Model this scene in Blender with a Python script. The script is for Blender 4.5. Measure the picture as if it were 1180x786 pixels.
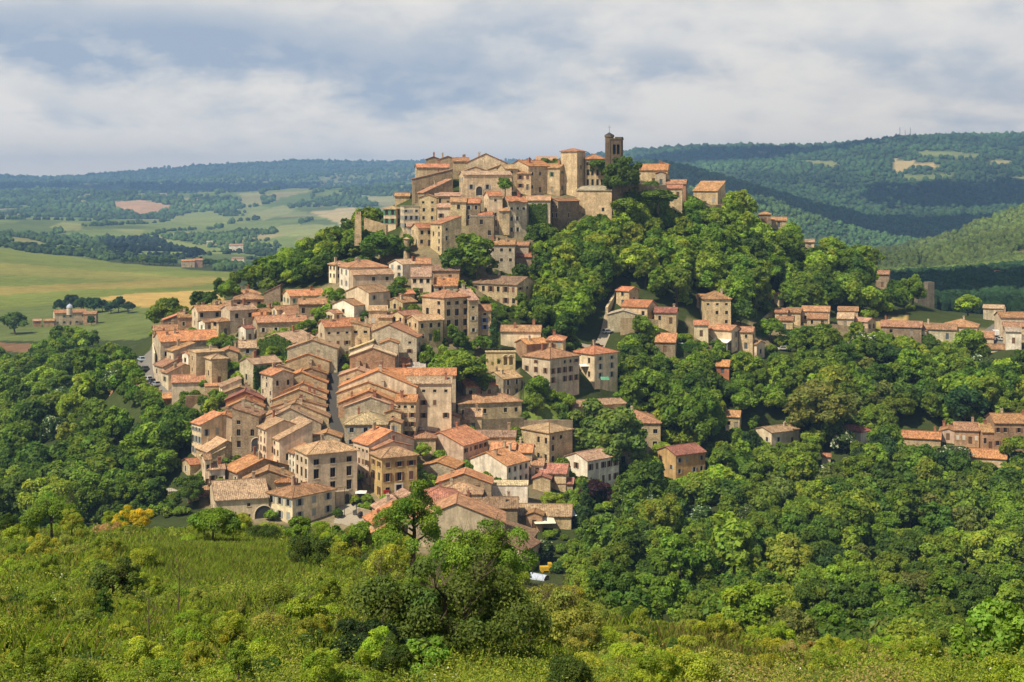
import bpy, math, random
import numpy as np
from mathutils import Vector, Matrix

# ------------------------------------------------------------------ camera, sky, sun, exposure
scene = bpy.context.scene
for o in list(bpy.data.objects):
    bpy.data.objects.remove(o)
F, CX, YH = 1638.9, 590.0, 215.0          # focal length, principal column and horizon row of the photograph
cam_data = bpy.data.cameras.new('camera')
cam_data.lens, cam_data.sensor_width = 50.0, 36.0
cam_data.shift_y = -(393.0 - YH) / 1180.0
cam_data.clip_start, cam_data.clip_end = 0.5, 60000.0
cam = bpy.data.objects.new('camera', cam_data)
scene.collection.objects.link(cam)
cam.rotation_euler = (math.pi / 2, 0, 0)
scene.camera = cam
vs = scene.view_settings
vs.view_transform, vs.look, vs.gamma, vs.use_curve_mapping = 'Standard', 'None', 1.0, False
vs.exposure = 0.28
cy = scene.cycles
cy.max_bounces, cy.diffuse_bounces, cy.glossy_bounces = 5, 3, 1
cy.transmission_bounces, cy.volume_bounces, cy.transparent_max_bounces = 2, 0, 4
cy.use_denoising = True
cy.use_adaptive_sampling = True
cy.adaptive_threshold = 0.02
cy.caustics_reflective = cy.caustics_refractive = False

SUN_EL, SUN_AZ = math.radians(54), math.radians(49)      # azimuth: from behind the camera (-Y) round to the left (-X)
SUN_DIR = Vector((-math.cos(SUN_EL) * math.sin(SUN_AZ), -math.cos(SUN_EL) * math.cos(SUN_AZ), math.sin(SUN_EL)))
sl = bpy.data.lights.new('sun', 'SUN')
sl.energy, sl.angle, sl.color = 5.0, math.radians(0.5), (1.0, 0.90, 0.71)
sun = bpy.data.objects.new('sun', sl)
scene.collection.objects.link(sun)
sun.rotation_euler = SUN_DIR.to_track_quat('Z', 'Y').to_euler()
sun.location = (-200, -100, 400)

def nd(nt, typ, **kw):
    n = nt.nodes.new(typ)
    for k, v in kw.items():
        if k.startswith('i_'):
            n.inputs[int(k[2:]) if k[2:].isdigit() else k[2:].replace('_', ' ')].default_value = v
        else:
            setattr(n, k, v)
    return n

def build_world():
    w = bpy.data.worlds.new('World')
    scene.world = w
    w.use_nodes = True
    nt = w.node_tree
    nt.nodes.clear()
    L = nt.links.new
    def M(op, a, b=None, c=None, clamp=False):
        n = nt.nodes.new('ShaderNodeMath'); n.operation = op; n.use_clamp = clamp
        for i, x in enumerate((a, b, c)):
            if x is None: continue
            if isinstance(x, (int, float)): n.inputs[i].default_value = x
            else: L(x, n.inputs[i])
        return n.outputs[0]
    out = nd(nt, 'ShaderNodeOutputWorld')
    bg = nd(nt, 'ShaderNodeBackground')
    bg.inputs[1].default_value = 0.07
    sky = nd(nt, 'ShaderNodeTexSky', sky_type='NISHITA', sun_disc=False, sun_elevation=SUN_EL,
             sun_rotation=math.atan2(SUN_DIR.x, SUN_DIR.y), altitude=300.0, dust_density=2.0)
    tc = nd(nt, 'ShaderNodeTexCoord')
    sep = nd(nt, 'ShaderNodeSeparateXYZ')
    L(tc.outputs['Generated'], sep.inputs[0])
    x, y, z = sep.outputs
    hyp = M('SQRT', M('ADD', M('MULTIPLY', x, x), M('MULTIPLY', y, y)))
    az = M('ARCTAN2', x, y)
    el = M('ARCTAN2', z, hyp)
    comb = nd(nt, 'ShaderNodeCombineXYZ')
    L(M('MULTIPLY', az, 9.0), comb.inputs[0]); L(M('MULTIPLY', M('POWER', M('MAXIMUM', el, 0.0), 0.8), 15.0), comb.inputs[1])
    n1 = nd(nt, 'ShaderNodeTexNoise', i_Scale=0.8, i_Detail=9.0, i_Roughness=0.55, i_Distortion=0.15)
    n2 = nd(nt, 'ShaderNodeTexNoise', i_Scale=2.4, i_Detail=10.0, i_Roughness=0.56, i_Distortion=0.15)
    L(comb.outputs[0], n1.inputs['Vector']); L(comb.outputs[0], n2.inputs['Vector'])
    f1, f2 = n1.outputs[0], n2.outputs[0]
    # darker cloud bases, each an ellipse in direction (azimuth, elevation), broken up by noise
    azw = M('ADD', az, M('MULTIPLY', M('SUBTRACT', f1, 0.5), 0.22))
    elw = M('ADD', el, M('ADD', M('MULTIPLY', M('SUBTRACT', f2, 0.5), 0.035), M('MULTIPLY', M('SUBTRACT', f1, 0.5), 0.03)))
    dark = None
    for (px, py, sx, sy, a) in ((90, 45, 200, 38, 1.0), (230, 60, 90, 30, .6), (470, 95, 170, 42, 1.15), (330, 60, 120, 40, .4), (738, 76, 48, 20, .7),
                                (600, 30, 120, 35, .6), (1165, 120, 170, 50, .6), (30, 130, 60, 22, .5), (130, 140, 70, 16, .45), (1000, 60, 200, 20, .3)):
        a0, e0 = math.atan((px - CX) / F), math.atan((YH - py) / F)
        dx = M('DIVIDE', M('SUBTRACT', azw, a0), sx / F)
        dy = M('DIVIDE', M('SUBTRACT', elw, e0), sy / F)
        r2 = M('ADD', M('MULTIPLY', dx, dx), M('MULTIPLY', dy, dy))
        g = M('MULTIPLY', M('POWER', 2.718, M('MULTIPLY', r2, -1.0)), a)
        dark = g if dark is None else M('ADD', dark, g)
    dark = M('MULTIPLY', dark, 1.05)
    nz = M('ADD', M('MULTIPLY', f1, 0.6), M('MULTIPLY', f2, 0.8))
    low = M('MULTIPLY', M('POWER', 2.718, M('MULTIPLY', el, -38.0)), -0.75)
    d1 = M('ADD', M('ADD', dark, low), M('MULTIPLY', M('SUBTRACT', nz, 0.765), 2.5))
    ramp = nd(nt, 'ShaderNodeValToRGB')
    el_ = ramp.color_ramp.elements
    el_[0].position, el_[0].color = 0.0, (10.6, 10.1, 9.4, 1)
    el_[1].position, el_[1].color = 1.0, (4.7, 5.6, 7.0, 1)
    e = ramp.color_ramp.elements.new(0.30); e.color = (9.2, 9.0, 8.7, 1)
    e = ramp.color_ramp.elements.new(0.62); e.color = (6.8, 7.2, 7.8, 1)
    mr = nd(nt, 'ShaderNodeMapRange', i_1=-0.35, i_2=1.0)
    L(d1, mr.inputs[0]); L(mr.outputs[0], ramp.inputs[0])
    # cover: nearly closed low down, opening overhead where the blue sky takes over
    cov = nd(nt, 'ShaderNodeMapRange', i_1=0.16, i_2=0.55, i_3=0.97, i_4=0.06)
    L(el, cov.inputs[0])
    mix = nd(nt, 'ShaderNodeMix', data_type='RGBA')
    L(cov.outputs[0], mix.inputs[0]); L(sky.outputs[0], mix.inputs[6]); L(ramp.outputs[0], mix.inputs[7])
    # the bright whitish band that any hazy sky has along the horizon
    hb = nd(nt, 'ShaderNodeMix', data_type='RGBA', blend_type='MULTIPLY'); hb.inputs[0].default_value = 1.0
    hr = nd(nt, 'ShaderNodeMix', data_type='RGBA'); hr.inputs[6].default_value = (1, 1, 1, 1); hr.inputs[7].default_value = (1.75, 1.52, 1.22, 1)
    L(M('POWER', 2.718, M('MULTIPLY', M('MAXIMUM', el, 0.0), -32.0)), hr.inputs[0])
    L(mix.outputs[2], hb.inputs[6]); L(hr.outputs[2], hb.inputs[7])
    L(hb.outputs[2], bg.inputs[0]); L(bg.outputs[0], out.inputs[0])
build_world()

# ------------------------------------------------------------------ helpers
R = random.Random(11)
rng = np.random.default_rng(11)
COL = scene.collection

def tag(o, label=None, cat=None, group=None, kind=None):
    if label: o['label'] = label
    if cat: o['category'] = cat
    if group: o['group'] = group
    if kind: o['kind'] = kind
    return o

def link(name, data, parent=None, loc=(0, 0, 0), rz=0.0, color=None):
    o = bpy.data.objects.new(name, data)
    COL.objects.link(o)
    if parent is not None: o.parent = parent
    o.location = loc
    if rz: o.rotation_euler = (0, 0, rz)
    if color is not None: o.color = (*color, 1.0)
    return o

def empty(name, loc, rz=0.0, size=1.0):
    o = link(name, None, None, loc, rz)
    o.empty_display_size = size
    return o

class MB:
    """collects polygons of one mesh (with UVs in metres)"""
    def __init__(s):
        s.v, s.f, s.uv, s.m = [], [], [], []
    def poly(s, pts, m=0, uv=None):
        b = len(s.v)
        s.v += [tuple(p) for p in pts]
        s.f.append(tuple(range(b, b + len(pts))))
        s.m.append(m)
        s.uv += [tuple(q) for q in uv] if uv else [(0.0, 0.0)] * len(pts)
    def box(s, x0, x1, y0, y1, z0, z1, m=0):
        P = [(x0, y0, z0), (x1, y0, z0), (x1, y1, z0), (x0, y1, z0), (x0, y0, z1), (x1, y0, z1), (x1, y1, z1), (x0, y1, z1)]
        for q in ((0, 1, 5, 4), (1, 2, 6, 5), (2, 3, 7, 6), (3, 0, 4, 7), (4, 5, 6, 7), (3, 2, 1, 0)):
            s.poly([P[i] for i in q], m)
    def prism(s, top, t, m=0, uv=None):
        """a slab: polygon `top` (seen counter-clockwise from above) and its copy t lower"""
        bot = [(p[0], p[1], p[2] - t) for p in top]
        n = len(top)
        s.poly(top, m, uv)
        s.poly(bot[::-1], m, uv[::-1] if uv else None)
        for i in range(n):
            j = (i + 1) % n
            q = [uv[i], uv[j], uv[j], uv[i]] if uv else None
            s.poly([top[j], top[i], bot[i], bot[j]][::1], m, [q[1], q[0], q[3], q[2]] if q else None)
    def tube(s, a, b, r0, r1=None, n=6, m=0, cap=True):
        a, b = Vector(a), Vector(b)
        r1 = r0 if r1 is None else r1
        d = (b - a)
        if d.length < 1e-6: return
        d.normalize()
        u = d.cross(Vector((0, 0, 1)))
        u = Vector((1, 0, 0)) if u.length < 1e-3 else u.normalized()
        w = d.cross(u)
        A = [a + (u * math.cos(k * 2 * math.pi / n) + w * math.sin(k * 2 * math.pi / n)) * r0 for k in range(n)]
        B = [b + (u * math.cos(k * 2 * math.pi / n) + w * math.sin(k * 2 * math.pi / n)) * r1 for k in range(n)]
        for k in range(n):
            j = (k + 1) % n
            s.poly([A[k], B[k], B[j], A[j]], m)
        if cap:
            s.poly(A, m); s.poly(B[::-1], m)
    def data(s, name, mats):
        me = bpy.data.meshes.new(name)
        me.from_pydata(s.v, [], s.f)
        for mt in (mats if isinstance(mats, (list, tuple)) else [mats]): me.materials.append(mt)
        me.polygons.foreach_set('material_index', s.m)
        ul = me.uv_layers.new(name='UVMap')
        ul.data.foreach_set('uv', np.array(s.uv, dtype=np.float32).ravel())
        return me

def np_mesh(name, V, faces_per, mats, col=None, mi=None, smooth=False):
    """V: (n,3); faces_per: (m,k) vertex indices; col: (n,3) albedo factors"""
    me = bpy.data.meshes.new(name)
    V = np.ascontiguousarray(V, dtype=np.float32)
    Fc = np.ascontiguousarray(faces_per, dtype=np.int32)
    k = Fc.shape[1]
    me.vertices.add(len(V)); me.vertices.foreach_set('co', V.ravel())
    me.loops.add(Fc.size); me.loops.foreach_set('vertex_index', Fc.ravel())
    me.polygons.add(len(Fc))
    me.polygons.foreach_set('loop_start', np.arange(0, Fc.size, k, dtype=np.int32))
    me.polygons.foreach_set('loop_total', np.full(len(Fc), k, dtype=np.int32))
    if smooth: me.polygons.foreach_set('use_smooth', np.ones(len(Fc), dtype=bool))
    for mt in (mats if isinstance(mats, (list, tuple)) else [mats]): me.materials.append(mt)
    if mi is not None: me.polygons.foreach_set('material_index', np.ascontiguousarray(mi, dtype=np.int32))
    if col is not None:
        a = me.attributes.new('tint', 'FLOAT_COLOR', 'POINT')
        c4 = np.ones((len(V), 4), dtype=np.float32); c4[:, :3] = col
        a.data.foreach_set('color', c4.ravel())
    me.update(calc_edges=True)
    return me

# ------------------------------------------------------------------ materials
def material(name):
    m = bpy.data.materials.new(name)
    m.use_nodes = True
    nt = m.node_tree
    nt.nodes.clear()
    out = nd(nt, 'ShaderNodeOutputMaterial')
    p = nd(nt, 'ShaderNodeBsdfPrincipled')
    p.inputs['Specular IOR Level'].default_value = 0.25
    nt.links.new(p.outputs[0], out.inputs[0])
    return m, nt, p, out

def mixc(nt, fac, a, b, blend='MIX'):
    n = nd(nt, 'ShaderNodeMix', data_type='RGBA', blend_type=blend)
    for s, x in ((0, fac), (6, a), (7, b)):
        if isinstance(x, (int, float)): n.inputs[s].default_value = x
        elif isinstance(x, tuple): n.inputs[s].default_value = (*x, 1.0) if len(x) == 3 else x
        else: nt.links.new(x, n.inputs[s])
    return n.outputs[2]

def ramp(nt, src, p0, p1, c0=(0, 0, 0), c1=(1, 1, 1)):
    r = nd(nt, 'ShaderNodeValToRGB')
    r.color_ramp.elements[0].position, r.color_ramp.elements[0].color = p0, (*c0, 1)
    r.color_ramp.elements[1].position, r.color_ramp.elements[1].color = p1, (*c1, 1)
    nt.links.new(src, r.inputs[0])
    return r.outputs[0]

def plain(name, c, rough=0.8, use_obj=False):
    m, nt, p, out = material(name)
    p.inputs['Roughness'].default_value = rough
    ns = nd(nt, 'ShaderNodeTexNoise', i_Scale=3.0, i_Detail=4.0)
    tc = nd(nt, 'ShaderNodeTexCoord')
    nt.links.new(tc.outputs['Object'], ns.inputs['Vector'])
    v = ramp(nt, ns.outputs[0], .3, .7, (.8, .8, .8), (1.1, 1.1, 1.1))
    if use_obj:
        oi = nd(nt, 'ShaderNodeObjectInfo')
        c_ = mixc(nt, 1.0, oi.outputs['Color'], v, 'MULTIPLY')
    else:
        c_ = mixc(nt, 1.0, c, v, 'MULTIPLY')
    nt.links.new(c_, p.inputs['Base Color'])
    return m

def wall_material(name, stone):
    m, nt, p, out = material(name)
    L = nt.links.new
    tc = nd(nt, 'ShaderNodeTexCoord'); oi = nd(nt, 'ShaderNodeObjectInfo')
    add = nd(nt, 'ShaderNodeVectorMath', operation='ADD')
    sc = nd(nt, 'ShaderNodeVectorMath', operation='SCALE', i_Scale=37.0)
    cb = nd(nt, 'ShaderNodeCombineXYZ')
    L(oi.outputs['Random'], cb.inputs[0]); L(oi.outputs['Random'], cb.inputs[1])
    L(cb.outputs[0], sc.inputs[0]); L(tc.outputs['Object'], add.inputs[0]); L(sc.outputs[0], add.inputs[1])
    P = add.outputs[0]
    big = nd(nt, 'ShaderNodeTexNoise', i_Scale=0.33, i_Detail=5.0, i_Roughness=0.62); L(P, big.inputs['Vector'])
    med = nd(nt, 'ShaderNodeTexNoise', i_Scale=1.7, i_Detail=5.0, i_Roughness=0.7); L(P, med.inputs['Vector'])
    mp = nd(nt, 'ShaderNodeMapping'); mp.inputs['Scale'].default_value = (1.3, 1.3, 0.16)
    L(P, mp.inputs[0])
    run = nd(nt, 'ShaderNodeTexNoise', i_Scale=0.9, i_Detail=4.0, i_Roughness=.6); L(mp.outputs[0], run.inputs['Vector'])
    c = mixc(nt, 1.0, oi.outputs['Color'], ramp(nt, big.outputs[0], .28, .72, (.70, .68, .65), (1.32, 1.31, 1.27)), 'MULTIPLY')
    c = mixc(nt, 0.9, c, ramp(nt, run.outputs[0], .34, .66, (.80, .79, .77), (1.16, 1.15, 1.14)), 'MULTIPLY')
    if stone:
        mp2 = nd(nt, 'ShaderNodeMapping'); mp2.inputs['Scale'].default_value = (1.0, 1.0, 1.7); L(P, mp2.inputs[0])
        vo = nd(nt, 'ShaderNodeTexVoronoi', i_Scale=3.1); L(mp2.outputs[0], vo.inputs['Vector'])
        hs = nd(nt, 'ShaderNodeSeparateColor'); L(vo.outputs['Color'], hs.inputs[0])
        c = mixc(nt, 1.0, c, ramp(nt, hs.outputs[0], 0.0, 1.0, (.74, .72, .69), (1.20, 1.19, 1.15)), 'MULTIPLY')
        bump_src = vo.outputs['Distance']
    else:
        bump_src = med.outputs[0]
    c = mixc(nt, 0.8, c, ramp(nt, med.outputs[0], .35, .7, (.78, .77, .75), (1.12, 1.11, 1.09)), 'MULTIPLY')
    L(c, p.inputs['Base Color'])
    p.inputs['Roughness'].default_value = 0.9
    p.inputs['Specular IOR Level'].default_value = 0.1
    b = nd(nt, 'ShaderNodeBump', i_Strength=0.35, i_Distance=0.06)
    L(bump_src, b.inputs['Height']); L(b.outputs[0], p.inputs['Normal'])
    return m

def roof_material():
    m, nt, p, out = material('clay_tiles')
    L = nt.links.new
    uv = nd(nt, 'ShaderNodeUVMap', uv_map='UVMap'); oi = nd(nt, 'ShaderNodeObjectInfo')
    cb = nd(nt, 'ShaderNodeCombineXYZ'); L(oi.outputs['Random'], cb.inputs[0]); L(oi.outputs['Random'], cb.inputs[2])
    sc = nd(nt, 'ShaderNodeVectorMath', operation='SCALE', i_Scale=91.0); L(cb.outputs[0], sc.inputs[0])
    add = nd(nt, 'ShaderNodeVectorMath', operation='ADD'); L(uv.outputs[0], add.inputs[0]); L(sc.outputs[0], add.inputs[1])
    P = add.outputs[0]
    def noise(scale, xyz, detail=4.0, rough=.6):
        mp = nd(nt, 'ShaderNodeMapping'); mp.inputs['Scale'].default_value = xyz; L(P, mp.inputs[0])
        n = nd(nt, 'ShaderNodeTexNoise', i_Scale=scale, i_Detail=detail, i_Roughness=rough); L(mp.outputs[0], n.inputs['Vector'])
        return n.outputs[0]
    mpb = nd(nt, 'ShaderNodeMapping'); mpb.inputs['Scale'].default_value = (3.6, 2.2, 1); L(P, mpb.inputs[0])
    vo = nd(nt, 'ShaderNodeTexVoronoi', i_Scale=1.0); L(mpb.outputs[0], vo.inputs['Vector'])      # single tiles, each of its own firing
    hs = nd(nt, 'ShaderNodeSeparateColor'); L(vo.outputs['Color'], hs.inputs[0])
    c = mixc(nt, 1.0, oi.outputs['Color'], ramp(nt, hs.outputs[0], 0, 1, (.60, .57, .55), (1.36, 1.36, 1.34)), 'MULTIPLY')
    c = mixc(nt, 1.0, c, ramp(nt, noise(.5, (1, .7, 1), 6.0, .68), .3, .7, (.62, .62, .63), (1.26, 1.26, 1.26)), 'MULTIPLY')
    lich = ramp(nt, noise(1.1, (1, .55, 1), 5.0, .68), .57, .70)
    lf = nd(nt, 'ShaderNodeMath', operation='MULTIPLY'); L(lich, lf.inputs[0])
    L(oi.outputs['Alpha'], lf.inputs[1])
    c = mixc(nt, lf.outputs[0], c, (.46, .37, .25))
    dirt = ramp(nt, noise(.8, (1, .35, 1), 5.0, .65), .54, .75)
    df = nd(nt, 'ShaderNodeMath', operation='MULTIPLY', i_1=.45); L(dirt, df.inputs[0])
    c = mixc(nt, df.outputs[0], c, (.11, .075, .05))
    wv = nd(nt, 'ShaderNodeTexWave', i_Scale=0.5, bands_direction='X'); wv.inputs['Distortion'].default_value = .35
    mpw = nd(nt, 'ShaderNodeMapping'); mpw.inputs['Scale'].default_value = (1.35, 1, 1); L(P, mpw.inputs[0]); L(mpw.outputs[0], wv.inputs['Vector'])
    c = mixc(nt, .30, c, ramp(nt, wv.outputs[0], .1, .7, (.45, .42, .4), (1.12, 1.12, 1.12)), 'MULTIPLY')
    L(c, p.inputs['Base Color'])
    p.inputs['Roughness'].default_value = 0.85
    p.inputs['Specular IOR Level'].default_value = 0.12
    b = nd(nt, 'ShaderNodeBump', i_Strength=0.8, i_Distance=0.07); L(wv.outputs[0], b.inputs['Height']); L(b.outputs[0], p.inputs['Normal'])
    return m

def leaf_material(name, trans=.40):
    m, nt, p, out = material(name)
    L = nt.links.new
    oi = nd(nt, 'ShaderNodeObjectInfo')
    at = nd(nt, 'ShaderNodeAttribute', attribute_name='tint')
    c = mixc(nt, 1.0, oi.outputs['Color'], at.outputs['Color'], 'MULTIPLY')
    p.inputs['Roughness'].default_value = .55
    p.inputs['Specular IOR Level'].default_value = .12
    L(c, p.inputs['Base Color'])
    tr = nd(nt, 'ShaderNodeBsdfTranslucent')
    L(mixc(nt, 1.0, c, (1.02, 1.25, .40), 'MULTIPLY'), tr.inputs[0])
    mx = nd(nt, 'ShaderNodeMixShader', i_0=trans)
    L(p.outputs[0], mx.inputs[1]); L(tr.outputs[0], mx.inputs[2]); L(mx.outputs[0], out.inputs[0])
    return m

MAT = dict(
    wall=wall_material('lime_render', False), stone=wall_material('rubble_stone', True), roof=roof_material(),
    leaf=leaf_material('leaves'), bark=plain('bark', (.10, .075, .05), .9), wood=plain('painted_wood', None, .6, True),
    trim=plain('stone_trim', (.50, .42, .30), .85), frame=plain('window_joinery', (.14, .105, .075), .6),
    white=plain('white_paint', (.75, .73, .68), .5), cloth=plain('canvas', None, .8, True), paint=plain('car_paint', None, .3, True),
    rubber=plain('tyre_rubber', (.03, .03, .03), .8), iron_and_shade=plain('dark_iron_and_arch_shade', (.05, .05, .05), .5), brickpot=plain('chimney_clay', None, .85, True))  # the dark iron also serves as painted shade inside archways
def glass():
    m, nt, p, out = material('window_glass')
    p.inputs['Base Color'].default_value = (.012, .012, .013, 1)
    p.inputs['Roughness'].default_value = .2
    p.inputs['Specular IOR Level'].default_value = .2
    return m
MAT['glass'] = glass()

# ------------------------------------------------------------------ the lie of the land: surveyed points (column, row, distance in m)
MID = [  # ground of the village and of the two valleys
 (375,587,355),(320,600,345),(270,592,352),(230,545,375),(440,605,350),(450,577,356),(215,570,362),
 (385,480,392),(400,420,425),(395,405,432),(330,385,447),(260,425,432),(250,400,444),(170,415,448),(165,400,462),(185,430,436),(205,452,424),(290,362,476),(290,470,402),(230,505,385),
 (450,345,462),(420,362,452),(400,330,470),(500,295,492),(540,268,506),(480,250,520),(600,250,530),(600,225,540),(670,240,538),(710,252,535),(815,237,566),(760,225,545),(530,392,442),(515,320,480),(590,352,470),(570,300,500),(640,265,528),
 (640,446,426),(690,437,440),(700,385,478),(740,370,474),(790,372,482),(825,378,490),(870,385,498),(930,370,524),(1000,375,530),(1080,382,532),(1160,390,525),(1165,517,436),(1110,530,432),(900,515,442),(985,510,444),(790,550,412),(685,562,398),(740,538,425),(640,535,405),(600,580,376),(560,625,352),(615,660,328),(545,600,362),(560,485,418),(500,490,408),(490,575,362),(660,470,432),
 (760,305,520),(850,300,540),(950,330,562),(1020,350,568),(880,345,530),(700,300,508),(650,335,490),(840,245,572),(900,262,592),(960,290,600),(1000,312,602),(1050,345,592),(740,232,545),
 (720,450,455),(765,480,440),(850,450,458),(850,520,432),(950,425,488),(950,480,456),(1050,425,494),(1050,480,458),(1150,440,484),(1150,480,456),(1250,480,460),(1250,400,515),
 (1000,552,420),(900,585,392),(1100,585,410),(800,600,378),(725,600,372),(700,645,335),(850,665,328),(1000,655,342),(1150,655,342),(1280,650,350),(660,682,302),(900,692,265),(1180,700,265),(750,690,268),(1000,728,216),(1180,748,212),(800,722,218),(670,700,250),(900,764,165),(1180,786,165),(700,702,168),
 (100,450,560),(50,425,640),(120,480,478),(160,447,440),(180,458,428),(200,462,420),(230,460,412),(130,462,450),(215,472,405),(150,462,440),(50,500,480),(50,550,418),(120,545,412),(190,525,415),(205,582,366),(110,602,352),(20,604,346),(-120,560,400),(-120,450,600),(140,405,530),(100,405,690),(20,392,800),(80,376,900),
 (230,365,485),(300,335,505),(350,312,516),(420,290,520),(250,348,512),(440,262,525)]
LAND = [ # ground that the houses or the nearer slopes hide, the near slope and the far country
 # near slope under the camera
 *[(px, YH + F * 2.0 / 3.0, 3.0) for px in (-1200, 0, 600, 1180, 2400)],
 (590,905,10),(-600,905,10),(1800,905,10),(590,845,20),(-300,850,20),(1500,850,20),
 (0,790,32),(300,795,32),(600,800,32),(900,800,32),(1180,792,32),(-400,790,32),(1600,790,32),
 (0,735,48),(300,740,48),(600,755,48),(900,775,48),(1180,778,48),
 (0,695,65),(300,695,65),(600,715,65),(900,762,65),(1180,776,65),
 (0,660,85),(300,660,85),(600,694,85),(900,764,85),(1180,785,85),
 (0,635,108),(300,636,108),(600,688,108),(900,768,108),(1180,792,108),
 (0,618,132),(300,618,132),(420,626,132),(600,692,132),(900,772,132),(1180,796,132),
 (0,632,165),(300,634,165),(600,694,165),(900,764,165),(1180,788,165),
 (0,640,210),(300,640,210),(600,688,210),(900,732,210),(1180,752,210),
 (0,632,270),(300,634,270),(600,668,265),(900,692,265),(1180,700,265),
 (-500,640,130),(-500,640,220),(1700,790,130),(1700,720,260),
 # behind the hill
 (840,262,606),(900,285,640),(960,315,650),(1000,338,655),(1050,354,650),(600,245,565),(680,247,575),(760,250,580),(540,262,556),(480,268,556),(820,258,600),(1120,372,600),(1180,374,600),(1300,380,610),
 (600,285,620),(700,292,640),(480,285,600),(400,318,620),(840,308,680),(940,330,720),(1040,352,740),(600,330,780),(480,335,760),(750,335,800),(300,368,620),
 (480,325,950),(600,330,1000),(800,325,950),
 # left valley and the far fields
 (0,350,1080),(150,345,1060),(300,345,1050),(-200,350,1100),(0,318,1350),(130,325,1300),(265,322,1280),(0,290,1750),(120,302,1700),(265,311,1600),(-200,285,1750),
 (0,283,2050),(100,294,2050),(220,302,2050),(0,270,2400),(60,276,2600),(170,288,2500),(270,296,2400),(400,300,2300),
 (0,256,3200),(100,262,3200),(200,266,3300),(300,268,3300),(420,264,3300),(0,240,4600),(100,244,4400),(160,235,5000),(250,243,4700),(350,238,4700),(440,235,4700),
 (0,226,6800),(150,224,6800),(300,223,6800),(450,222,6800),
 (-200,208,10500),(0,206,10500),(60,208,10500),(110,206,10500),(165,199,10800),(200,196,11000),(240,194,11000),(300,190,11000),(350,192,11200),(400,192,11000),(475,188,11000),(600,188,11000),
 (0,214,14500),(300,212,14500),(600,210,14500),(900,210,14500),(1180,210,14500),(-300,214,14500),(1600,210,14500),
 # right: dark wood, the near hill on the edge, the long far hill
 (1050,352,820),(1180,350,820),(1100,328,1000),(1180,325,1000),(980,335,950),(1050,310,1300),(1180,280,1350),(1020,300,1400),(1300,240,1400),(1110,286,1600),(1180,240,1750),(1060,296,1700),(1400,205,1800),
 (1180,270,2150),(1060,292,2100),(900,285,2100),(960,288,2300),(800,285,2100),(1300,255,2300),
 (820,208,3000),(870,225,2850),(920,243,2700),(960,255,2550),(760,192,3300),(1000,282,2700),(1080,276,2800),(1180,268,2800),
 (900,236,3500),(960,255,3400),(1050,250,3400),(1180,246,3400),(1300,240,3500),
 (800,198,4400),(900,206,4200),(1000,208,4200),(1100,206,4200),(1180,205,4200),(1300,205,4200),
 (740,185,5600),(800,178,5600),(850,178,5600),(900,176,5600),(940,176,5400),(965,172,5300),(990,164,5200),(1020,161,5200),(1050,160,5200),(1100,161,5200),(1180,164,5200),(1300,163,5200),(1500,170,5200),(680,186,6000),(600,192,7000),
 (740,195,7500),(900,190,7500),(1050,180,7500),(1180,180,7500)]

def tps(pts, vals, lam):
    """thin-plate spline through scattered values"""
    pts = np.asarray(pts, float) / 100.0; vals = np.asarray(vals, float)
    n = len(pts)
    r2 = ((pts[:, None, :] - pts[None, :, :]) ** 2).sum(-1)
    K = 0.5 * r2 * np.log(r2 + 1e-9)
    K[np.arange(n), np.arange(n)] += lam
    Pm = np.hstack([np.ones((n, 1)), pts])
    A = np.zeros((n + 3, n + 3)); A[:n, :n] = K; A[:n, n:] = Pm; A[n:, :n] = Pm.T
    w = np.linalg.solve(A, np.concatenate([vals, np.zeros(3)]))
    def ev(q):
        q = np.atleast_2d(np.asarray(q, float)) / 100.0
        out = np.empty(len(q))
        for i in range(0, len(q), 20000):
            qq = q[i:i + 20000]
            r2 = ((qq[:, None, :] - pts[None, :, :]) ** 2).sum(-1)
            out[i:i + 20000] = (0.5 * r2 * np.log(r2 + 1e-9)) @ w[:n] + w[n] + qq @ w[n + 1:]
        return out
    return ev
_dist = tps([(a, b) for a, b, c in MID], [math.log(c) for a, b, c in MID], 0.08)
def D(px, py):
    """distance at which the survey finds the ground of this part of the village"""
    return float(math.exp(_dist([(px, py)])[0]))
GROUND = [(px, math.log(d) * F, py) for px, py, d in MID + LAND]      # houses add their own footings before the land is built
HOUSE_GROUND = []
_land = None
def finish_survey():
    global _land
    g = GROUND + HOUSE_GROUND
    _land = tps([(a, b) for a, b, c in g], [c for a, b, c in g], 0.02 if not HOUSE_GROUND else 0.25)
def fbm(x, y, seed=0):
    r = np.random.default_rng(seed)
    out = 0
    for k in range(7):
        a = r.uniform(0, 6.28, 3); b = r.uniform(0, 6.28, 3); s = 1.9 ** k
        out = out + sum(np.sin(s * (x * math.cos(t) + y * math.sin(t)) + u) for t, u in zip(a, b)) / (3 * s ** .85)
    return out
def land_height(X, Y):
    X = np.atleast_1d(np.asarray(X, float)); Y = np.atleast_1d(np.asarray(Y, float))
    Yc = np.maximum(Y, 3.0)
    py = _land(np.stack([CX + F * X / Yc, np.log(Yc) * F], 1))
    z = (YH - py) / F * Yc
    far = np.clip((Yc - 1500) / 3500, 0, 1)
    z = z + far * fbm(X / 420, Y / 420, 3) * 22 * np.clip(Yc / 6000, .3, 1.4)
    return z
def ground_z(x, y):
    return float(land_height([x], [y])[0])
def at(px, py, d):
    return Vector(((px - CX) / F * d, d, (YH - py) / F * d))

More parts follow.
